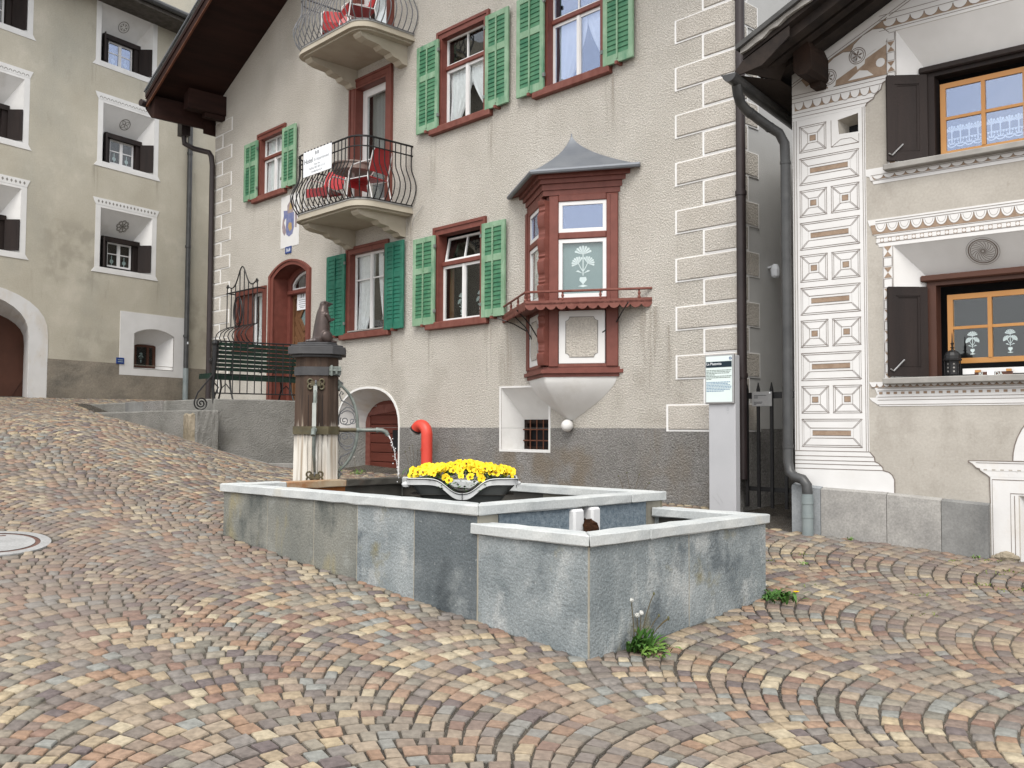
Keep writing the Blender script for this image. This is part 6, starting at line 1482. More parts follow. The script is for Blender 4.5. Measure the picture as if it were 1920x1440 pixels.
# ------------------------------------------------------------ bronze marmot
def fused(parts, vox, name, mt, M, smooth=7):
    bm = bmesh.new()
    for c, r, sq, rot in parts:
        m_ = Matrix.Translation(c) @ Matrix.Rotation(rot[2],4,'Z') @ Matrix.Rotation(rot[1],4,'Y') @ Matrix.Rotation(rot[0],4,'X') @ Matrix.Diagonal((r*sq[0],r*sq[1],r*sq[2],1))
        bmesh.ops.create_icosphere(bm, subdivisions=3, radius=1, matrix=m_)
    me = bpy.data.meshes.new(name); bm.to_mesh(me); bm.free()
    t = bpy.data.objects.new('tmp', me); COL.objects.link(t)
    md = t.modifiers.new('r','REMESH'); md.mode='VOXEL'; md.voxel_size=vox
    sm = t.modifiers.new('s','SMOOTH'); sm.iterations=smooth; sm.factor=.5
    m2 = bpy.data.meshes.new_from_object(t.evaluated_get(bpy.context.evaluated_depsgraph_get())); bpy.data.objects.remove(t)
    m2.materials.clear(); m2.materials.append(mt); m2.polygons.foreach_set('use_smooth',[True]*len(m2.polygons)); m2.name=name
    o = bpy.data.objects.new(name, m2); COL.objects.link(o); o.matrix_world = M; return o
O0=(0,0,0)
mp = []
for k in range(12):                       # trunk
    t=k/11; mp.append(((0,.004+.016*t,.055+.265*t), .100-.012*t-.018*t*t, (1,.94,1.0), O0))
for k in range(4):                        # neck
    t=k/3; mp.append(((0,.020+.008*t,.325+.055*t), .064-.012*t, (1,.98,1.0), O0))
mp += [((0,.036,.418),.050,(.96,1.10,.90),(.25,0,0)),((0,.072,.424),.037,(.86,1.1,.76),(.35,0,0)),((0,.100,.431),.024,(.85,1.0,.72),(.4,0,0)),
      ((-.042,.018,.444),.015,(.8,.6,1.1),O0),((.042,.018,.444),.015,(.8,.6,1.1),O0),
      ((-.098,.028,.065),.066,(.52,.98,1.08),(.35,0,0)),((.098,.028,.065),.066,(.52,.98,1.08),(.35,0,0)),((-.100,.090,.018),.034,(.62,1.7,.5),O0),((.100,.090,.018),.034,(.62,1.7,.5),O0)]
for sg in (-1,1):                         # upper arm, forearm, paw
    for k in range(4): t=k/3; mp.append(((sg*(.078+.006*t),.030+.030*t,.305-.060*t),.027-.005*t,(1,1,1),O0))
    for k in range(4): t=k/3; mp.append(((sg*(.082-.030*t),.062+.055*t,.246+.018*t),.020-.004*t,(1,1,1),O0))
mp += [((0,-.092,.026),.040,(1,1.3,.6),O0),((0,-.135,.020),.030,(.9,1.5,.6),O0)]
mm = fused(mp, .0055, 'marmot_statue', M_['bronze'], at(CF, .03, .0, 2.505, math.radians(-62)))
tag(mm, 'bronze marmot statue sitting upright on the fountain post, looking up', 'statue')
ey = MB(); ey.ball((-.036,.066,.438),.007,8); ey.ball((.036,.066,.438),.007,8); ey.ball((0,.124,.436),.009,8); ey.build('eyes_and_nose', M_['rubber'], mm)
cw = MB()
for sg in (-1,1):
    for k in (-1,0,1): cw.tube([(sg*.050+k*.008,.122,.270),(sg*.050+k*.009,.134,.262)],[.004,.002],5)
cw.build('claws', M_['bronze'], mm)

# ------------------------------------------------------------ planter of pansies in the trough
PF = at(WF, -.42, 8.28, .95, math.radians(2))
planter = thing('lead_planter', 'dark lead planter with wavy white rim standing in the trough', 'planter', PF)
n=120; W,D=.47,.26
_rr=.05; _q=[(W-_rr,-(D-_rr),-90),(W-_rr,D-_rr,0),(-(W-_rr),D-_rr,90),(-(W-_rr),-(D-_rr),180)]; _pl=[]
for _x,_y,_a in _q:
    for _k in range(4): _t=math.radians(_a+30*_k); _pl.append((_x+_rr*math.cos(_t),_y+_rr*math.sin(_t)))
_pl.append(_pl[0]); _cl=np.r_[0,np.cumsum([math.dist(a,b) for a,b in zip(_pl[:-1],_pl[1:])])]
def pp(s, k):      # rounded rectangle, even steps along its outline
    d=(s/(2*PI))%1*_cl[-1]; return (k*float(np.interp(d,_cl,[p[0] for p in _pl])), k*float(np.interp(d,_cl,[p[1] for p in _pl])))
def rimh(s):       # high corners, dipping in the middle of every side
    x,y=pp(s,1); u=abs(x)/W; q=abs(y)/D
    if q >= u: d=math.exp(-abs(x/.155)**2.6)
    else: d=.35*math.exp(-(y/.10)**2)
    return .235-.125*d
mb=MB(); v=[];f=[]; lev=[(0,.60),(.35,.72),(.7,.86),(1.0,1.0)]
for t,k in lev:
    for i in range(n):
        s=2*PI*i/n; x,y=pp(s,k); v.append((x,y,-.03+(rimh(s)+.03)*t))
for r in range(len(lev)-1):
    for i in range(n): f.append((r*n+i,r*n+(i+1)%n,(r+1)*n+(i+1)%n,(r+1)*n+i))
mb.add(v,f); autosmooth(mb.build('bowl', M_['lead'], planter),50)
mb=MB(); v=[];f=[]
for dk,dz in ((1.0,-.002),(1.010,.001),(1.011,.005),(1.0,.007),(.985,.004),(.978,-.05)):
    for i in range(n):
        s=2*PI*i/n; x,y=pp(s,1); q=math.hypot(x,y); w=(dk-1)*.42; v.append((x+w*x/q*1.0,y+w*y/q*1.0,rimh(s)+dz))
for r in range(5):
    for i in range(n): f.append((r*n+i,r*n+(i+1)%n,(r+1)*n+(i+1)%n,(r+1)*n+i))
mb.add(v,f); autosmooth(mb.build('rim', M_['lead_rim'], planter),60)
MB().box(-.0025,.0025,-.268,-.20,-.02,.118).build('seam', M_['room'], planter)
MB().add([(*pp(2*PI*i/n,.93),.10) for i in range(n)],[tuple(range(n))]).build('soil', M_['soil'], planter)
hd=MB(); hd.ball((-.47,-.20,.185),.03,8,0,(1.3,.7,.9)); hd.ball((.47,-.2,.2),.024,8,0,(1,.6,.8)); hd.build('lug', M_['lead_rim'], planter)
pans = thing('pansies', 'mass of bright yellow pansies filling the lead planter', 'flowers', PF)
def blossom_mesh(eye):
    m_=MB()
    for a,r,w in ((90,.026,.020),(150,.024,.018),(30,.024,.018),(215,.024,.017),(325,.024,.017)):
        a=math.radians(a); c=(.016*math.cos(a),.016*math.sin(a)); pts=[(c[0]+r*.62*math.cos(t),c[1]+r*.62*math.sin(t)) for t in np.linspace(0,2*PI,8)[:-1]]
        o=len(m_.v); m_.v += [(0,0,-.006+.002*math.sin(a))]+[(x,y,.004*math.sin(5*x*90)+.003) for x,y in pts]; f_=[(o,o+1+i,o+1+(i+1)%7) for i in range(7)]; m_.f+=f_; m_.m+=[0]*7
    if eye: m_.add([(.008*math.cos(t),.008*math.sin(t)-.003,.009) for t in np.linspace(0,2*PI,7)[:-1]],[tuple(range(6))],1)
    me=bpy.data.meshes.new('blossom'); me.from_pydata(m_.v,[],m_.f); me.materials.append(M_['petal']); me.materials.append(M_['petal_eye']); me.polygons.foreach_set('material_index',m_.m); me.update(); return me
bms=[blossom_mesh(False),blossom_mesh(True),blossom_mesh(False),blossom_mesh(False)]
rr=np.random.default_rng(21); cnt=0
def dome(x,y): return .275+.075*max(0,1-(x/.46)**2)*max(0,1-(y/.28)**2)**.5+.018*math.sin(x*17+1)*math.cos(y*13)
while cnt < 298:
    x,y=rr.uniform(-.45,.45),rr.uniform(-.27,.25)
    if (abs(x)/.455)**3+(abs(y)/.27)**3 > 1: continue
    z=dome(x,y)
    if y < -.15 and abs(x) < .17:
        z=.15+.17*((y+.27)/.12)+rr.uniform(0,.04)
        if y<-.235 or rr.random()<.2: continue
    z+=rr.uniform(-.035,.012)
    nrm=Vector((x*1.6+rr.normal(0,.28),-.75+y*1.5+rr.normal(0,.3),.55+rr.normal(0,.2))).normalized()
    M=Matrix.Translation((x,y,z)) @ nrm.to_track_quat('Z','Y').to_matrix().to_4x4() @ Matrix.Rotation(rr.uniform(-.5,.5),4,'Z') @ Matrix.Scale(rr.uniform(.9,1.3),4)
    o=link('blossom',bms[0 if rr.random()<.75 else 1],pans); o.matrix_basis=M; cnt+=1
fo=MB()
for k in range(1500):
    x,y=rr.uniform(-.45,.45),rr.uniform(-.26,.25)
    if (abs(x)/.455)**3+(abs(y)/.265)**3 > 1: continue
    z=dome(x,y)-.035-rr.uniform(0,.06)
    if y<-.13 and abs(x)<.2: z=.14+.13*((y+.27)/.14)+rr.uniform(-.02,.03)
    a=rr.uniform(0,2*PI); L_=rr.uniform(.02,.045); w=L_*.33; up=rr.uniform(-.2,.7)
    d=Vector((math.cos(a),math.sin(a),up)).normalized(); s=d.cross(Vector((0,0,1))).normalized()*w; p=Vector((x,y,z))
    fo.add([p,p+d*L_*.5+s,p+d*L_,p+d*L_*.5-s],[(0,1,2,3)])
fo.build('foliage', M_['leaf'], pans, kind='stuff')

# ------------------------------------------------------------ raised terrace before the entrance
terrace = thing('entrance_terrace', 'rough grey concrete terrace with two steps before the hotel entrance', 'terrace', HF)
TZ = 2.10
poly = [(-15.4,-1.96),(-9.23,-1.96),(-8.84,-.001),(-15.4,-.001)]
mb = MB(); mb.prismz(poly,.3,TZ); rough(mb.build('wall', M_['concrete_rough'], terrace),.02,6,.006,31)
mb = MB(); mb.prismz([(-15.4,-2.36),(-9.02,-2.36),(-9.0,-1.965),(-15.4,-1.965)],.4,1.90); rough(mb.build('step', M_['concrete_rough'], terrace),.02,6,.006,32)
mb = MB(); mb.prismz([(-9.50,-2.40),(-9.06,-2.41),(-9.055,-2.05),(-9.45,-2.05)],.5,1.84); rough(mb.build('end_stone', M_['wall_rough'], terrace, label='rough brown end stone of the steps'),.03,5,.018,33)
for (x0,x1) in ((-13.1,-12.2),(-12.19,-11.3)):
    mb = MB(); mb.box(x0,x1,-1.985,-1.955,1.905,TZ+.005); rough(mb.build('riser_patch', M_['slab_stone_dark'] if x0<-13 else M_['roughcast_grey'], terrace),.006,3,.003,int(-x0*3))
e = MB(); P0,P1=(-9.2,-2.0),(-8.87,-.03)
for t0,t1 in ((.0,.5),(.5,1.0)):
    a=(P0[0]+(P1[0]-P0[0])*t0,P0[1]+(P1[1]-P0[1])*t0); b=(P0[0]+(P1[0]-P0[0])*t1,P0[1]+(P1[1]-P0[1])*t1)
    za,zb=[g1(*(HF@Vector((q[0]+.05,q[1],0)))[:2]) for q in (a,b)]
    e.add([(a[0]+.03,a[1],za-.05),(a[0]+.075,a[1],za-.05),(a[0]+.075,a[1],za+.035),(a[0]+.03,a[1],za+.045),(b[0]+.03,b[1],zb-.05),(b[0]+.075,b[1],zb-.05),(b[0]+.075,b[1],zb+.035),(b[0]+.03,b[1],zb+.045)],[(0,1,2,3),(4,7,6,5),(3,2,6,7),(1,5,6,2)])
e.build('kerb_strip', M_['slab_stone'], terrace)
# iron railing along the terrace edge
railing = thing('iron_railing', 'black wrought iron railing with scrolls along the terrace edge', 'railing', HF)
def ed(t, o=0.0): return (-9.21+.36*t-.06+o, -1.93+1.88*t)
N=15
for i in range(N):
    x,y = ed((i+.4)/N); MB().tube([(x,y,2.20),(x,y,3.10)],.009,6).build('baluster', M_['iron'], railing)
for z,r in ((3.10,.014),(2.20,.011)):
    MB().tube([(*ed(0),z),(*ed(1),z)],r,6).build('rail', M_['iron'], railing)
x,y = ed(0)
p = MB(); p.tube([(x,y,2.02),(x-.03,y-.02,2.3),(x-.01,y-.01,2.7),(x,y,3.04)],[.03,.026,.045,.05],10); p.ball((x,y,3.06),.066,12); p.build('newel', M_['iron'], railing)
s = MB(); s.tube([(x,y-.01,2.55),(x-.02,y-.14,2.38),(x-.04,y-.28,2.20),(x-.045,y-.335,2.06)]+[(x-.05,y-.215+p_[0],2.02+p_[1]) for p_ in spiral((0,0),.122,.012,PI,2.3,44)],.013,6); s.tube([(x,y-.06+p_[0],2.74+p_[1]) for p_ in spiral((0,0),.062,.012,0,1.7,24)],.010,6); s.build('scroll', M_['iron'], railing)
s = MB(); s.tube([(x,y,2.62),(x-.05,y-.05,2.45),(x+.01,y+.06,2.30),(x-.02,y+.0,2.12)],.014,6); 
for k in (.42,.55): 
    c=ed(k); s.tube([(c[0]+.01,c[1]+p_[0],2.62+p_[1]) for p_ in spiral((0,0),.08,.02,0,1.4,24)],.007,6)
s.build('ornament', M_['iron'], railing, kind='stuff')
# green slatted bench with its back to the railing
bench = thing('garden_bench', 'dark green slatted bench with its back to the railing', 'bench', at(HF,-9.62,-.93,TZ))
for k in range(7):
    z=.50+k*.072; xo=.19+.012*k
    pass
    m_=MB(); m_.box(xo,xo+.022,-.90,.86,z,z+.057); m_.build('back_slat', M_['green_bench'] if 'green_bench' in M_ else M_['green_dark'], bench)
for k in range(5):
    x=-.30+k*.092; MB().box(x,x+.075,-.98,.90,.425,.455).build('seat_slat', M_['green_bench'] if 'green_bench' in M_ else M_['green_dark'], bench)
MB().box(-.305,.165,-.985,-.981,.36,.424).build('seat_slat', M_['green_bench'] if 'green_bench' in M_ else M_['green_dark'], bench); MB().box(.165,.185,-.95,.9,.34,.42).build('apron', M_['green_bench'] if 'green_bench' in M_ else M_['green_dark'], bench)
for y in (-.62,.58):
    l=MB(); l.tube([(.27,y,1.0),(.235,y,.75),(.18,y,.45),(.14,y,.35),(.19,y,.15),(.27,y,.0)],.016,6); l.build('leg', M_['iron'], bench)
    l=MB(); l.tube([(.16,y,.40),(-.05,y,.40),(-.26,y,.41)],.014,6); l.tube([(-.22,y,.41),(-.18,y,.22),(-.28,y,.0)],.016,6); l.tube([(-.2,y,.2),(.0,y,.28),(.2,y,.16)],.010,6); l.build('leg', M_['iron'], bench)

# ------------------------------------------------------------ signs and plates on the hotel
hs = thing('hotel_sign', 'white hotel sign hung on the lower balcony railing', 'sign', at(HF,-7.345,-1.135,6.005))
MB().bbox(-.43,.43,-.012,.0,-.21,.21,.003).build('board', M_['sign_white'], hs)
def T3(x,y,z): return Matrix.Translation((x,y,z))
text('B·B',.085,T3(0,-.0135,.115),M_['ink'],hs); text('Hotel',.118,T3(-.40,-.0135,.005),M_['ink'],hs,'LEFT'); text('& Appartement',.072,T3(-.085,-.0135,.012),M_['ink_grey'],hs,'LEFT')
text('Chasa Viva',.045,T3(0,-.0135,-.058),M_['ink_grey'],hs); text('Tel/Fax 081 864 13 13',.055,T3(0,-.0135,-.115),M_['ink_grey'],hs); text('hotel@chasaviva.ch',.042,T3(0,-.0135,-.170),M_['ink_grey'],hs)
for k in range(9): MB().box(-.40+.1*k-.008,-.40+.1*k+.008,-.006,.012,.21,.235).build('tie', M_['iron'], hs)
hn = thing('house_number', 'small blue house number plate above the entrance arch', 'house number', at(HF,-10.225,-.006,5.06))
MB().bbox(-.115,.115,-.01,.0,-.068,.068,.003).build('plate', M_['sign_blue'], hn); text('164',.115,T3(0,-.0115,-.04),M_['sign_white'],hn)
ca = thing('painted_crest', 'white plaster panel with a blue and gold coat of arms above the entrance', 'coat of arms', at(HF,-10.19,-.003,5.12))
MB().prism(rect(-.345,.345,0,1.02),-.004,0).build('field', M_['white_clean'], ca)
b=MB()
b.flat([(-.02,.20),(.11,.24),(.16,.36),(.16,.66),(-.13,.66),(-.15,.36),(-.12,.25)],-.006,0); b.flat([(.0,.30),(.09,.34),(.07,.46),(-.03,.48),(-.06,.40)],-.0075,1)
b.flat([(-.27,.32),(-.20,.24),(-.13,.30),(-.17,.42),(-.22,.50),(-.13,.62),(-.20,.70),(-.27,.55),(-.29,.42)],-.0065,2); b.flat([(.19,.36),(.26,.34),(.28,.52),(.25,.70),(.19,.60),(.20,.46)],-.0065,2); b.flat([(-.22,.55),(-.08,.60),(-.09,.72),(-.24,.74)],-.0072,0); b.flat([(-.10,.66),(.12,.66),(.16,.80),(.03,.92),(-.10,.82)],-.0068,2); b.flat([(-.03,.72),(.07,.72),(.09,.82),(.0,.86)],-.008,1)
b.build('arms', [M_['crest_blue'],M_['crest_gold'],M_['crest_grey']], ca)
dn = thing('door_notice', 'white paper notice on the entrance door', 'notice', at(HF,-10.13,.264,3.80)); dn.matrix_world = at(HF,-10.27,.346,4.09)
MB().box(-.20,.20,-.003,0,-.16,.16).build('sheet', M_['sign_white'], dn); text('B·B',.10,T3(0,-.004,.08),M_['ink'],dn)
l=MB()
for k,(w,z) in enumerate(((.28,.03),(.24,-.01),(.28,-.05),(.22,-.09),(.16,-.12))): l.box(-w/2,w/2,-.0045,-.0035,z,z+.014)
l.build('lettering', M_['ink_grey'], dn, kind='stuff')
ic = thing('notice_box', 'white notice plate with red sign and two black dots beside the entrance', 'notice', at(HF,-8.94,-.003,3.46))
MB().bbox(-.13,.13,-.02,.0,-.14,.15,.004).build('plate', M_['sign_white'], ic); MB().box(-.15,.17,-.035,0,.17,.19).build('ledge', M_['room'], ic)
b=MB(); b.stroke(rect(-.09,.0,.03,.12),.012,-.0215,0,True); b.stroke([(-.09,.03),(.0,.12)],.012,-.0217); b.build('red_symbol', M_['red_pipe'], ic); b=MB(); b.flat(circle((.05,-.01),.025,12),-.0215); b.flat(circle((.05,-.07),.025,12),-.0215); b.build('dots', M_['ink'], ic)

# ------------------------------------------------------------ balcony furniture
def make_chair(label):
    c = thing('balcony_chair', label, 'chair', Matrix.Identity(4), 'red and white balcony chairs')
    s=MB(); n=8; v=[];f=[]      # curved moulded seat with front apron
    prof=[(-.24,.30),(-.25,.42),(-.22,.445),(0,.43),(.20,.42),(.22,.40)]
    for y,z in prof: v += [(-.22,y,z),(.22,y,z)]
    for i in range(len(prof)-1): f.append((2*i,2*i+1,2*i+3,2*i+2))
    s.add(v,f); s.add([(a,b,z-.012) for a,b,z in v],f); s.build('seat', M_['seat_red'], c)
    s=MB(); v=[];f=[]
    for k in range(6):
        t=k/5; v += [(-.22+.02*t,.20+.11*t,.50+.36*t),(-.1,.215+.115*t,.50+.37*t),(.1,.215+.115*t,.50+.37*t),(.22-.02*t,.20+.11*t,.50+.36*t)]
    for k in range(5):
        for j in range(3): f.append((4*k+j,4*k+j+1,4*k+j+5,4*k+j+4))
    s.add(v,f); s.add([(a,b+.012,z) for a,b,z in v],f); s.build('backrest', M_['seat_red'], c)
    for sg in (-1,1):
        s=MB(); s.tube([(sg*.25,-.27,0),(sg*.245,-.20,.55),(sg*.25,-.12,.63),(sg*.25,.05,.65),(sg*.24,.27,.66)],.011,6); s.tube([(sg*.23,.31,0),(sg*.235,.20,.42),(sg*.22,.30,.80),(sg*.19,.315,.86)],.011,6); s.tube([(sg*.245,-.21,.41),(sg*.235,.2,.41)],.010,6); s.build('frame', M_['paint_white'], c)
    MB().tube([(-.25,-.25,.12),(.25,-.25,.12)],.009,6).build('stretcher', M_['paint_white'], c)
    return c
def put_chair(src, x, y, z, rz, label, first=False):
    c = src if first else copy_tree(src); c.matrix_world = at(HF,x,y,z,rz); c['label']=label; return c
ch0 = make_chair('x')
put_chair(ch0,-6.72,-.55,5.256,math.radians(-78),'red chair at the right end of the lower balcony, turned to the table',True)
put_chair(ch0,-7.93,-.62,5.256,math.radians(20),'red chair behind the sign on the lower balcony')
put_chair(ch0,-6.98,-.62,8.137,math.radians(-15),'red chair by the door on the upper balcony')
put_chair(ch0,-7.86,-.50,8.137,math.radians(60),'red chair at the left end of the upper balcony')
tb = thing('balcony_table', 'round brown bistro table on the lower balcony', 'table', at(HF,-7.22,-.52,5.256))
MB().lathe([(.0,.735),(.36,.735),(.365,.75),(.36,.765),(.0,.768)],(0,0,0),28).build('top', M_['table_top'], tb)
MB().lathe([(.34,.64),(.345,.734)],(0,0,0),28).build('apron', M_['table_top'], tb)
MB().tube([(0,0,0),(0,0,.735)],.024,8).build('leg', M_['paint_white'], tb)
f_=MB()
for k in range(3): a=2*PI*k/3; f_.tube([(0,0,.05),(.28*math.cos(a),.28*math.sin(a),.012)],.016,6)
f_.build('foot', M_['paint_white'], tb)

# ------------------------------------------------------------ things standing on the square
sp = (HF @ Vector((-5.48,-.26,0))); spz=g1(sp.x,sp.y)
hyd = thing('filler_pipe', 'red swan-neck filler pipe with grey cap beside the hotel wall', 'pipe', at(HF,-5.48,-.26,spz))
b=MB(); top=1.64-spz; b.tube([(0,0,-.1),(0,0,top-.13)]+[(-.15+.15*math.cos(t),0-.0*t,top-.13+.15*math.sin(t)) for t in np.linspace(.15,PI*.78,12)],.088,18); autosmooth(b.build('pipe', M_['red_pipe'], hyd),50)
a=PI*.78; ex,ez=-.15+.15*math.cos(a),top-.13+.15*math.sin(a); dx,dz=-math.sin(a),math.cos(a)
b=MB(); b.tube([(ex+dx*0,0,ez+dz*0),(ex+dx*.03,0,ez+dz*.03)],.094,18); b.build('gasket', M_['rubber'], hyd); b=MB(); b.tube([(ex+dx*.03,0,ez+dz*.03),(ex+dx*.055,0,ez+dz*.055)],.090,18); b.tube([(ex+dx*.055,0,ez+dz*.055),(ex+dx*.06,0,ez+dz*.06)],.05,14); b.build('cap', M_['alu'], hyd)
b=MB(); b.stroke(circle((-.02,top-.36),.022,14),.006,-.092,0,True); b.build('lock_ring', M_['red_pipe'], hyd)

pz = .60
pil_ = thing('info_pillar', 'grey metal information pillar with text panel at the hotel corner', 'sign', at(HF,.065,-.42,pz))
MB().bbox(-.165,.185,-.035,.05,0,1.83,.006).build('post', M_['pillar_grey'], pil_)
MB().bbox(-.195,.185,-.062,-.036,1.295,1.845,.006).build('panel_frame', M_['alu'], pil_)
MB().box(-.178,.166,-.0645,-.0615,1.315,1.825).build('panel', M_['panel_paper'], pil_)
MB().box(-.175,.163,-.0665,-.0646,1.70,1.765).build('title_bar', M_['navy'], pil_)
text('La Plazzetta',.042,T3(-.168,-.068,1.727),M_['sign_white'],pil_,'LEFT')
rr=np.random.default_rng(4)
for (z0,n,mt,lens) in ((1.668,7,'ink_olive',(1,1,.95,.35,1,.96,.2)),(1.535,7,'ink_blue',(.95,.9,.98,1,.98,.94,.7))):
    l=MB()
    for k in range(n):
        z=z0-.0165*k; x=-.172; xe=-.172+.33*lens[k]
        while x < xe-.01:
            w=min(rr.uniform(.012,.04),xe-x); l.box(x,x+w,-.0662,-.0647,z-.004,z+.004); x+=w+.005
    l.build('lettering', M_[mt], pil_, kind='stuff')
b=MB(); b.stroke(circle((.145,1.795),.012,12),.008,-.0667,0,True); b.flat(rect(.155,.165,1.785,1.80),-.0668); b.build('emblem', M_['sign_blue'], pil_)
b=MB(); b.stroke([(.08,1.235),(.09,1.255),(.10,1.235),(.105,1.22),(.075,1.22),(.08,1.235)],.004,-.0362); b.stroke([(.09,1.255),(.09,1.265)],.006,-.0362); b.stroke([(.08,1.20),(.09,1.185),(.10,1.20)],.003,-.0362); b.build('pictogram', M_['ink_grey'], pil_)
b=MB(); 
for p in ([(-.12,.27),(-.02,.18)],[(-.06,.30),(.02,.20)]): b.stroke(p,.003,-.0362)
b.build('scratch', M_['alu'], pil_)

gate = thing('iron_gate', 'black iron bar gate closing the alley between the houses', 'gate', HF)
for k,x in enumerate((.10,.25,.42,.60,.78)):
    b=MB(); b.box(x-.018,x+.018,-.01,.012,.74,2.06); b.prism([(x-.02,2.06),(x+.02,2.06),(x,2.14)],-.008,.010); b.build('bar', M_['iron'], gate)
MB().box(.07,.95,.013,.03,1.96,2.03).build('rail', M_['iron'], gate); MB().box(.07,.95,.013,.03,.92,.97).build('rail', M_['iron'], gate)
pq = thing('gate_plaque', 'small grey engraved metal plaque on the alley gate', 'sign', at(HF,.305,-.012,1.955))
MB().bbox(-.128,.128,-.006,.0,-.082,.082,.002).build('plate', M_['alu'], pq)
l=MB()
for z,w in ((.04,.16),(.025,.05),(.012,.05),(-.035,.11),(-.048,.10),(-.061,.03)): l.box(-.10,-.10+w,-.0072,-.0061,z-.003,z+.003)
l.build('lettering', M_['ink'], pq, kind='stuff')
sc=MB(); 
for x,z in ((-.11,.065),(.105,.065),(-.11,-.068),(.105,-.068)): sc.lathe([(.009,0),(.006,.004)],(0,0,0),8)
MB().ball((.105,-.008,.065),.010,8).build('screw', M_['sign_white'], pq)
# dim end wall and ground bank of the alley
aw = MB(); aw.box(-.2,3.5,7.8,8.0,.1,9); o=aw.build('alley_end_wall', M_['alley_wall']); o.matrix_world=HF; tag(o,'plain grey wall closing the far end of the alley','wall')
# manhole
mx_,my_,mr=MANHOLE; mz=g1(mx_,my_); e=.15
nrm=Vector((-(g1(mx_+e,my_)-g1(mx_-e,my_))/(2*e),-(g1(mx_,my_+e)-g1(mx_,my_-e))/(2*e),1)).normalized()
man = thing('manhole_cover', 'round pale manhole cover with rusty iron ring in the cobbles', 'manhole cover', Matrix.Translation((mx_,my_,mz)) @ nrm.to_track_quat('Z','Y').to_matrix().to_4x4())
n=48
def disc(r0,r1,z,mt,nm):
    b=MB(); b.v=[(r0*math.cos(2*PI*i/n),r0*math.sin(2*PI*i/n),z) for i in range(n)]+[(r1*math.cos(2*PI*i/n),r1*math.sin(2*PI*i/n),z) for i in range(n)]+[(r1*math.cos(2*PI*i/n),r1*math.sin(2*PI*i/n),z-.06) for i in range(n)]; b.f=[(i,(i+1)%n,n+(i+1)%n,n+i) for i in range(n)]+[(n+i,n+(i+1)%n,2*n+(i+1)%n,2*n+i) for i in range(n)]; b.m=[0]*len(b.f); b.build(nm,mt,man)
disc(.355,mr,.0,M_['cover_stone'],'frame'); disc(.315,.353,-.004,M_['cover_iron'],'iron_ring')
MB().add([(.313*math.cos(2*PI*i/n),.313*math.sin(2*PI*i/n),.0) for i in range(n)],[tuple(range(n))]).build('lid', M_['cover_stone'], man)
MB().box(.02,.09,.23,.26,-.001,.002).build('lifting_slot', M_['cover_iron'], man)
# lantern and wooden letters on the sill
ln = thing('iron_lantern', 'black pierced iron lantern on the lower stone sill of the right house', 'lantern', at(RF,1.535,.085,2.118))
b=MB(); b.lathe([(.080,0),(.085,.008),(.066,.014),(.070,.02)],(0,0,0),6,0,.5); b.build('base', M_['iron'], ln)
for k in range(6):
    a=2*PI*k/6+.5; b=MB(); b.tube([(.068*math.cos(a),.068*math.sin(a),.018),(.068*math.cos(a),.068*math.sin(a),.155)],.006,6); b.build('post', M_['iron'], ln)
b=MB(); b.lathe([(.060,.02),(.060,.15)],(0,0,0),6,0,.5); b.build('pierced_panel', M_['iron'], ln)
b=MB()
for k in range(6):
    a=2*PI*k/6+.5+PI/6; c,s=math.cos(a),math.sin(a); R_=.0535
    for z in (.05,.085,.12):
        b.add([(R_*c-.010*s,R_*s+.010*c,z),(R_*c,R_*s,z-.011),(R_*c+.010*s,R_*s-.010*c,z),(R_*c,R_*s,z+.011)],[(0,1,2,3)])
b.build('glass', M_['stone_sill'], ln)
b=MB(); b.lathe([(.084,.152),(.086,.165),(.076,.172),(.074,.20),(.060,.228),(.032,.248),(.012,.255),(.010,.27),(.022,.276),(.008,.284),(.012,.31),(.018,.316),(.007,.324),(.004,.40),(.001,.42)],(0,0,0),12); o=b.build('dome', M_['iron'], ln)
wl = thing('letter_strip', 'short strip of carved letters lying on the stone sill beside the lantern', 'sign', at(RF,1.90,.05,2.117))
MB().box(-.16,.16,-.012,.012,0,.035).build('strip', M_['brown_wood'], wl); MB().box(-.155,-.11,-.02,.02,.032,.055).build('peg', M_['orange_wood'], wl); MB().box(.11,.15,-.02,.02,.035,.058).build('peg', M_['orange_wood'], wl); MB().box(-.05,.01,-.016,-.012,.002,.046).build('paper', M_['sign_white'], wl)
text('BI',.046,T3(-.125,-.0135,.002),M_['panel_paper'],wl,'LEFT'); text('DA',.046,T3(.015,-.0135,.002),M_['panel_paper'],wl,'LEFT')
MB().box(-.28,.30,.05,.06,.02,.075).build('drip_rail', M_['paint_white'], wl)

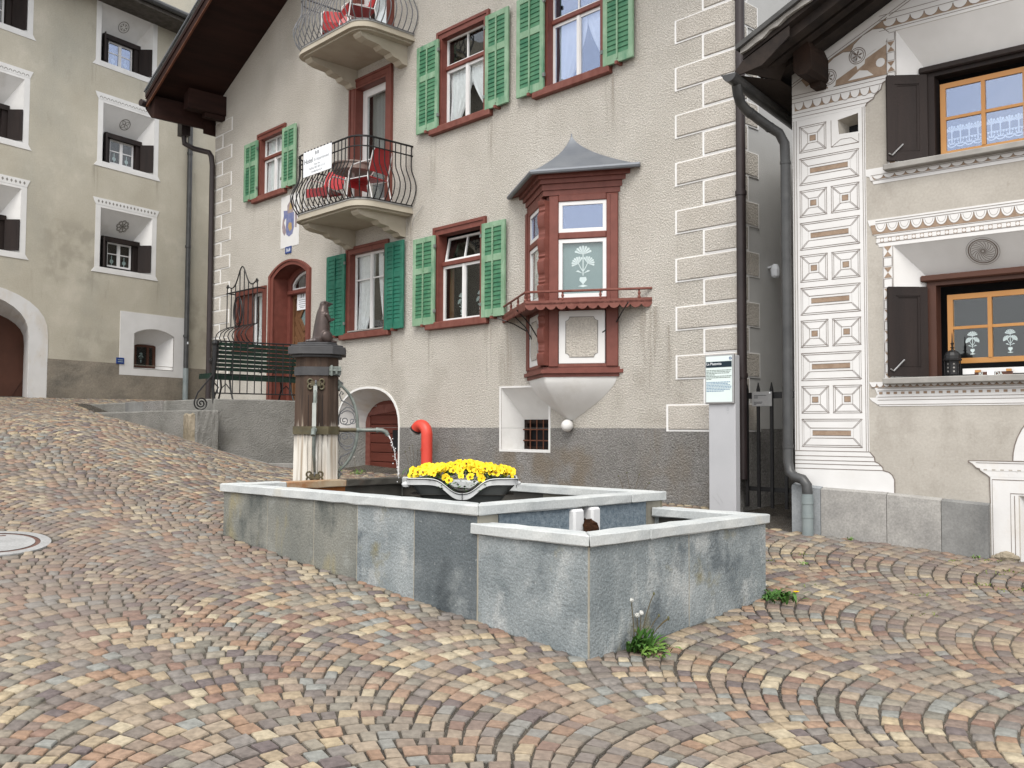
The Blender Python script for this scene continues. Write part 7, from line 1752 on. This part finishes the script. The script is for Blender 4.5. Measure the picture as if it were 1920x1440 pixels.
# ------------------------------------------------------------ weeds
def blade(mb, p, a, L_, w, lean, m=0, k=4, droop=.5):
    d=Vector((math.cos(a),math.sin(a),0)); s=Vector((-d.y,d.x,0)); v=[];f=[]
    for i in range(k+1):
        t=i/k; q=Vector(p)+d*(L_*math.sin(lean*t)*t**.6)+Vector((0,0,L_*(t*math.cos(lean*t*.8)-droop*t*t*.5*lean)))
        ww=w*(math.sin(PI*(.12+.80*t)))*(1 if i<k else .15); v += [q-s*ww,q+s*ww+Vector((0,0,.15*ww))]
    for i in range(k): f.append((2*i,2*i+1,2*i+3,2*i+2))
    mb.add(v,f,m)
def weed(name, label, x, y, n, L_, w, mt, spread=.05, seed=1, lean=(.2,1.3), cat='weed', group=None, wall=None):
    r=np.random.default_rng(seed); z=g1(x,y)-.012
    o=thing(name,label,cat,Matrix.Translation((x,y,z)),group); mb=MB()
    for _ in range(n):
        a=r.uniform(0,2*PI)
        if wall is not None: a=wall+r.uniform(-1.5,1.5)
        px,py=r.normal(0,spread),r.normal(0,spread)
        if wall is not None:
            q=px*math.cos(wall)+py*math.sin(wall)
            if q<0: px-=2*q*math.cos(wall); py-=2*q*math.sin(wall)
        blade(mb,(px,py,0),a,L_*r.uniform(.5,1.1),w*r.uniform(.6,1.2),r.uniform(*lean))
    mb.build('leaves', mt, o)
    return o
def stems(o, lst, head, mt_head, r=.003):
    for (x,y,h,dx,dy) in lst:
        s=MB(); pts=bez((x,y,0),(x+dx*.2,y+dy*.2,h*.4),(x+dx*.6,y+dy*.6,h*.8),(x+dx,y+dy,h),6); s.tube(pts,r,5); s.build('stem', M_['stalk'], o)
        if head=='clock':
            b=MB(); b.ball((x+dx,y+dy,h),.006,6); b.build('seed_head', M_['fluff'], o)
            bb=MB(); rr_=np.random.default_rng(int(h*1e4)); 
            for _ in range(160):
                d=Vector(rr_.normal(0,1,3)).normalized(); e_=d.orthogonal().normalized()*.0012; p=Vector((x+dx,y+dy,h)); q=p+d*.017; k_=d.orthogonal().normalized()*.004; k2=d.cross(k_)
                bb.add([p+d*.006-e_,p+d*.006+e_,q],[(0,1,2)]); bb.add([q-k_,q+k2,q+k_,q-k2],[(0,1,2,3)])
            bb.build('clock', mt_head, o, kind='stuff')
        elif head=='bud': MB().ball((x+dx,y+dy,h),.008,7,0,(1,1,1.5)).build('bud', mt_head, o)
        elif head=='flower':
            b=MB(); rr_=np.random.default_rng(3)
            for k in range(40):
                a=2*PI*k/40*3.1; rad=.006+.017*(k%3)/2; b.add([(x+dx,y+dy,h),(x+dx+rad*math.cos(a-.15),y+dy+rad*math.sin(a-.15),h+.012),(x+dx+rad*1.15*math.cos(a),y+dy+rad*1.15*math.sin(a),h+.010),(x+dx+rad*math.cos(a+.15),y+dy+rad*math.sin(a+.15),h+.012)],[(0,1,2,3)])
            b.build('flower', mt_head, o)
aF = math.radians(-44.1)    # outward from the trough's right end
dd=(AF @ Vector((.045,.42,0)))
d1=weed('dandelion_plant','dandelion clump with seed clocks at the foot of the trough',dd.x,dd.y,70,.17,.013,M_['leaf'],.055,41,(.1,1.2),'dandelion',None,aF)
stems(d1,[(0,.02,.31,-.02,.03),(.02,.03,.21,.0,.02),(.03,.0,.235,.01,.0)],'clock',M_['fluff'])
stems(d1,[(.04,.06,.34,.10,.06),(.06,.05,.20,.11,.05),(.07,.06,.17,.17,.08),(.05,-.02,.14,-.06,-.06),(.08,.06,.19,.15,.02)],'bud',M_['bud'])
mb=MB(); r=np.random.default_rng(5)
for _ in range(46): 
    a=aF+r.uniform(-1.5,1.5); blade(mb,(r.normal(.08,.05),r.normal(-.05,.09),0),a,.10*r.uniform(.5,1.1),.014,r.uniform(.9,1.45))
mb.build('leaves', M_['leaf_light'], d1)
dd=(AF @ Vector((.10,2.21,0)))
d2=weed('dandelion_plant','yellow-flowering dandelion at the right corner of the trough',dd.x,dd.y,70,.13,.013,M_['leaf'],.085,43,(.6,1.4),'dandelion'); stems(d2,[(.10,-.05,.065,.02,0)],'flower',M_['dandelion']); stems(d2,[(-.06,.04,.10,-.02,.05)],'bud',M_['fluff'])
for k,(px_,py_,lab,n,L_,mt,wd) in enumerate(((-5.95,-.14,'tall grass and dead seed stalks between the cellar door and the red pipe',40,.22,'leaf',.008),(-8.05,-.35,'pale grass tuft in front of the cellar arch, left',46,.14,'leaf_light',.007),(-7.35,-.25,'pale grass tuft in front of the cellar door',36,.12,'leaf_light',.007),(-8.7,-.55,'small grass tuft behind the spout post',30,.12,'leaf_light',.007))):
    q=HF @ Vector((px_,py_,0)); o=weed('grass_tuft',lab,q.x,q.y,n,L_,wd,M_[mt],.075,50+k,(.1,.9),'grass tuft')
    if k==0: stems(o,[(-.03,0,.46,-.05,.0),(.0,0,.50,-.03,.02),(.03,.02,.42,.02,.02),(.05,0,.38,.05,0),(-.06,.01,.40,-.09,.0),(.10,.0,.33,.14,0)],'bud',M_['bud'],.0025)
    if k==2: stems(o,[(-.05,0,.30,-.03,0)],'bud',M_['fluff'],.0025)
q=HF @ Vector((-1.15,-.55,0)); o=weed('grass_tuft','weed with seed stalks behind the trough near the hotel corner',q.x,q.y,40,.24,.010,M_['leaf'],.06,60,(.1,.8),'weed'); stems(o,[(0,0,.42,-.05,0),(.02,0,.40,.08,0),(-.05,0,.38,-.10,0),(.06,0,.30,.16,.02)],'bud',M_['bud'],.0025)
wl_=[(2.62,8.62,'weed tuft in the joint left of the plinth slabs'),(3.33,9.50,'tiny weed against the middle plinth slab'),(4.2,8.72,'tiny weed against the dark plinth slab')]
for k,(x,y,lab) in enumerate(wl_): weed('joint_weed',lab,x,y,16,.055,.006,M_['leaf_light'],.022,70+k,(.3,1.2),'weed')
# moss and tiny plants in the joints of the setts, right of the trough
ms_=MB(); r=np.random.default_rng(77)
for _ in range(16):
    cx,cy=r.uniform(2.0,4.6),r.uniform(6.9,9.2)
    if (RF.inverted() @ Vector((cx,cy,0))).y>-.15: continue
    for _ in range(int(r.uniform(10,34))):
        x,y=cx+r.normal(0,.07),cy+r.normal(0,.025); z=g1(x,y)-.006; blade(ms_,(x,y,z),r.uniform(0,2*PI),.028*r.uniform(.5,1.2),.005,r.uniform(.6,1.4),0,3)
ms_.build('joint_moss', M_['leaf_olive'], None, label='mossy weeds in the joints of the setts', kind='stuff')
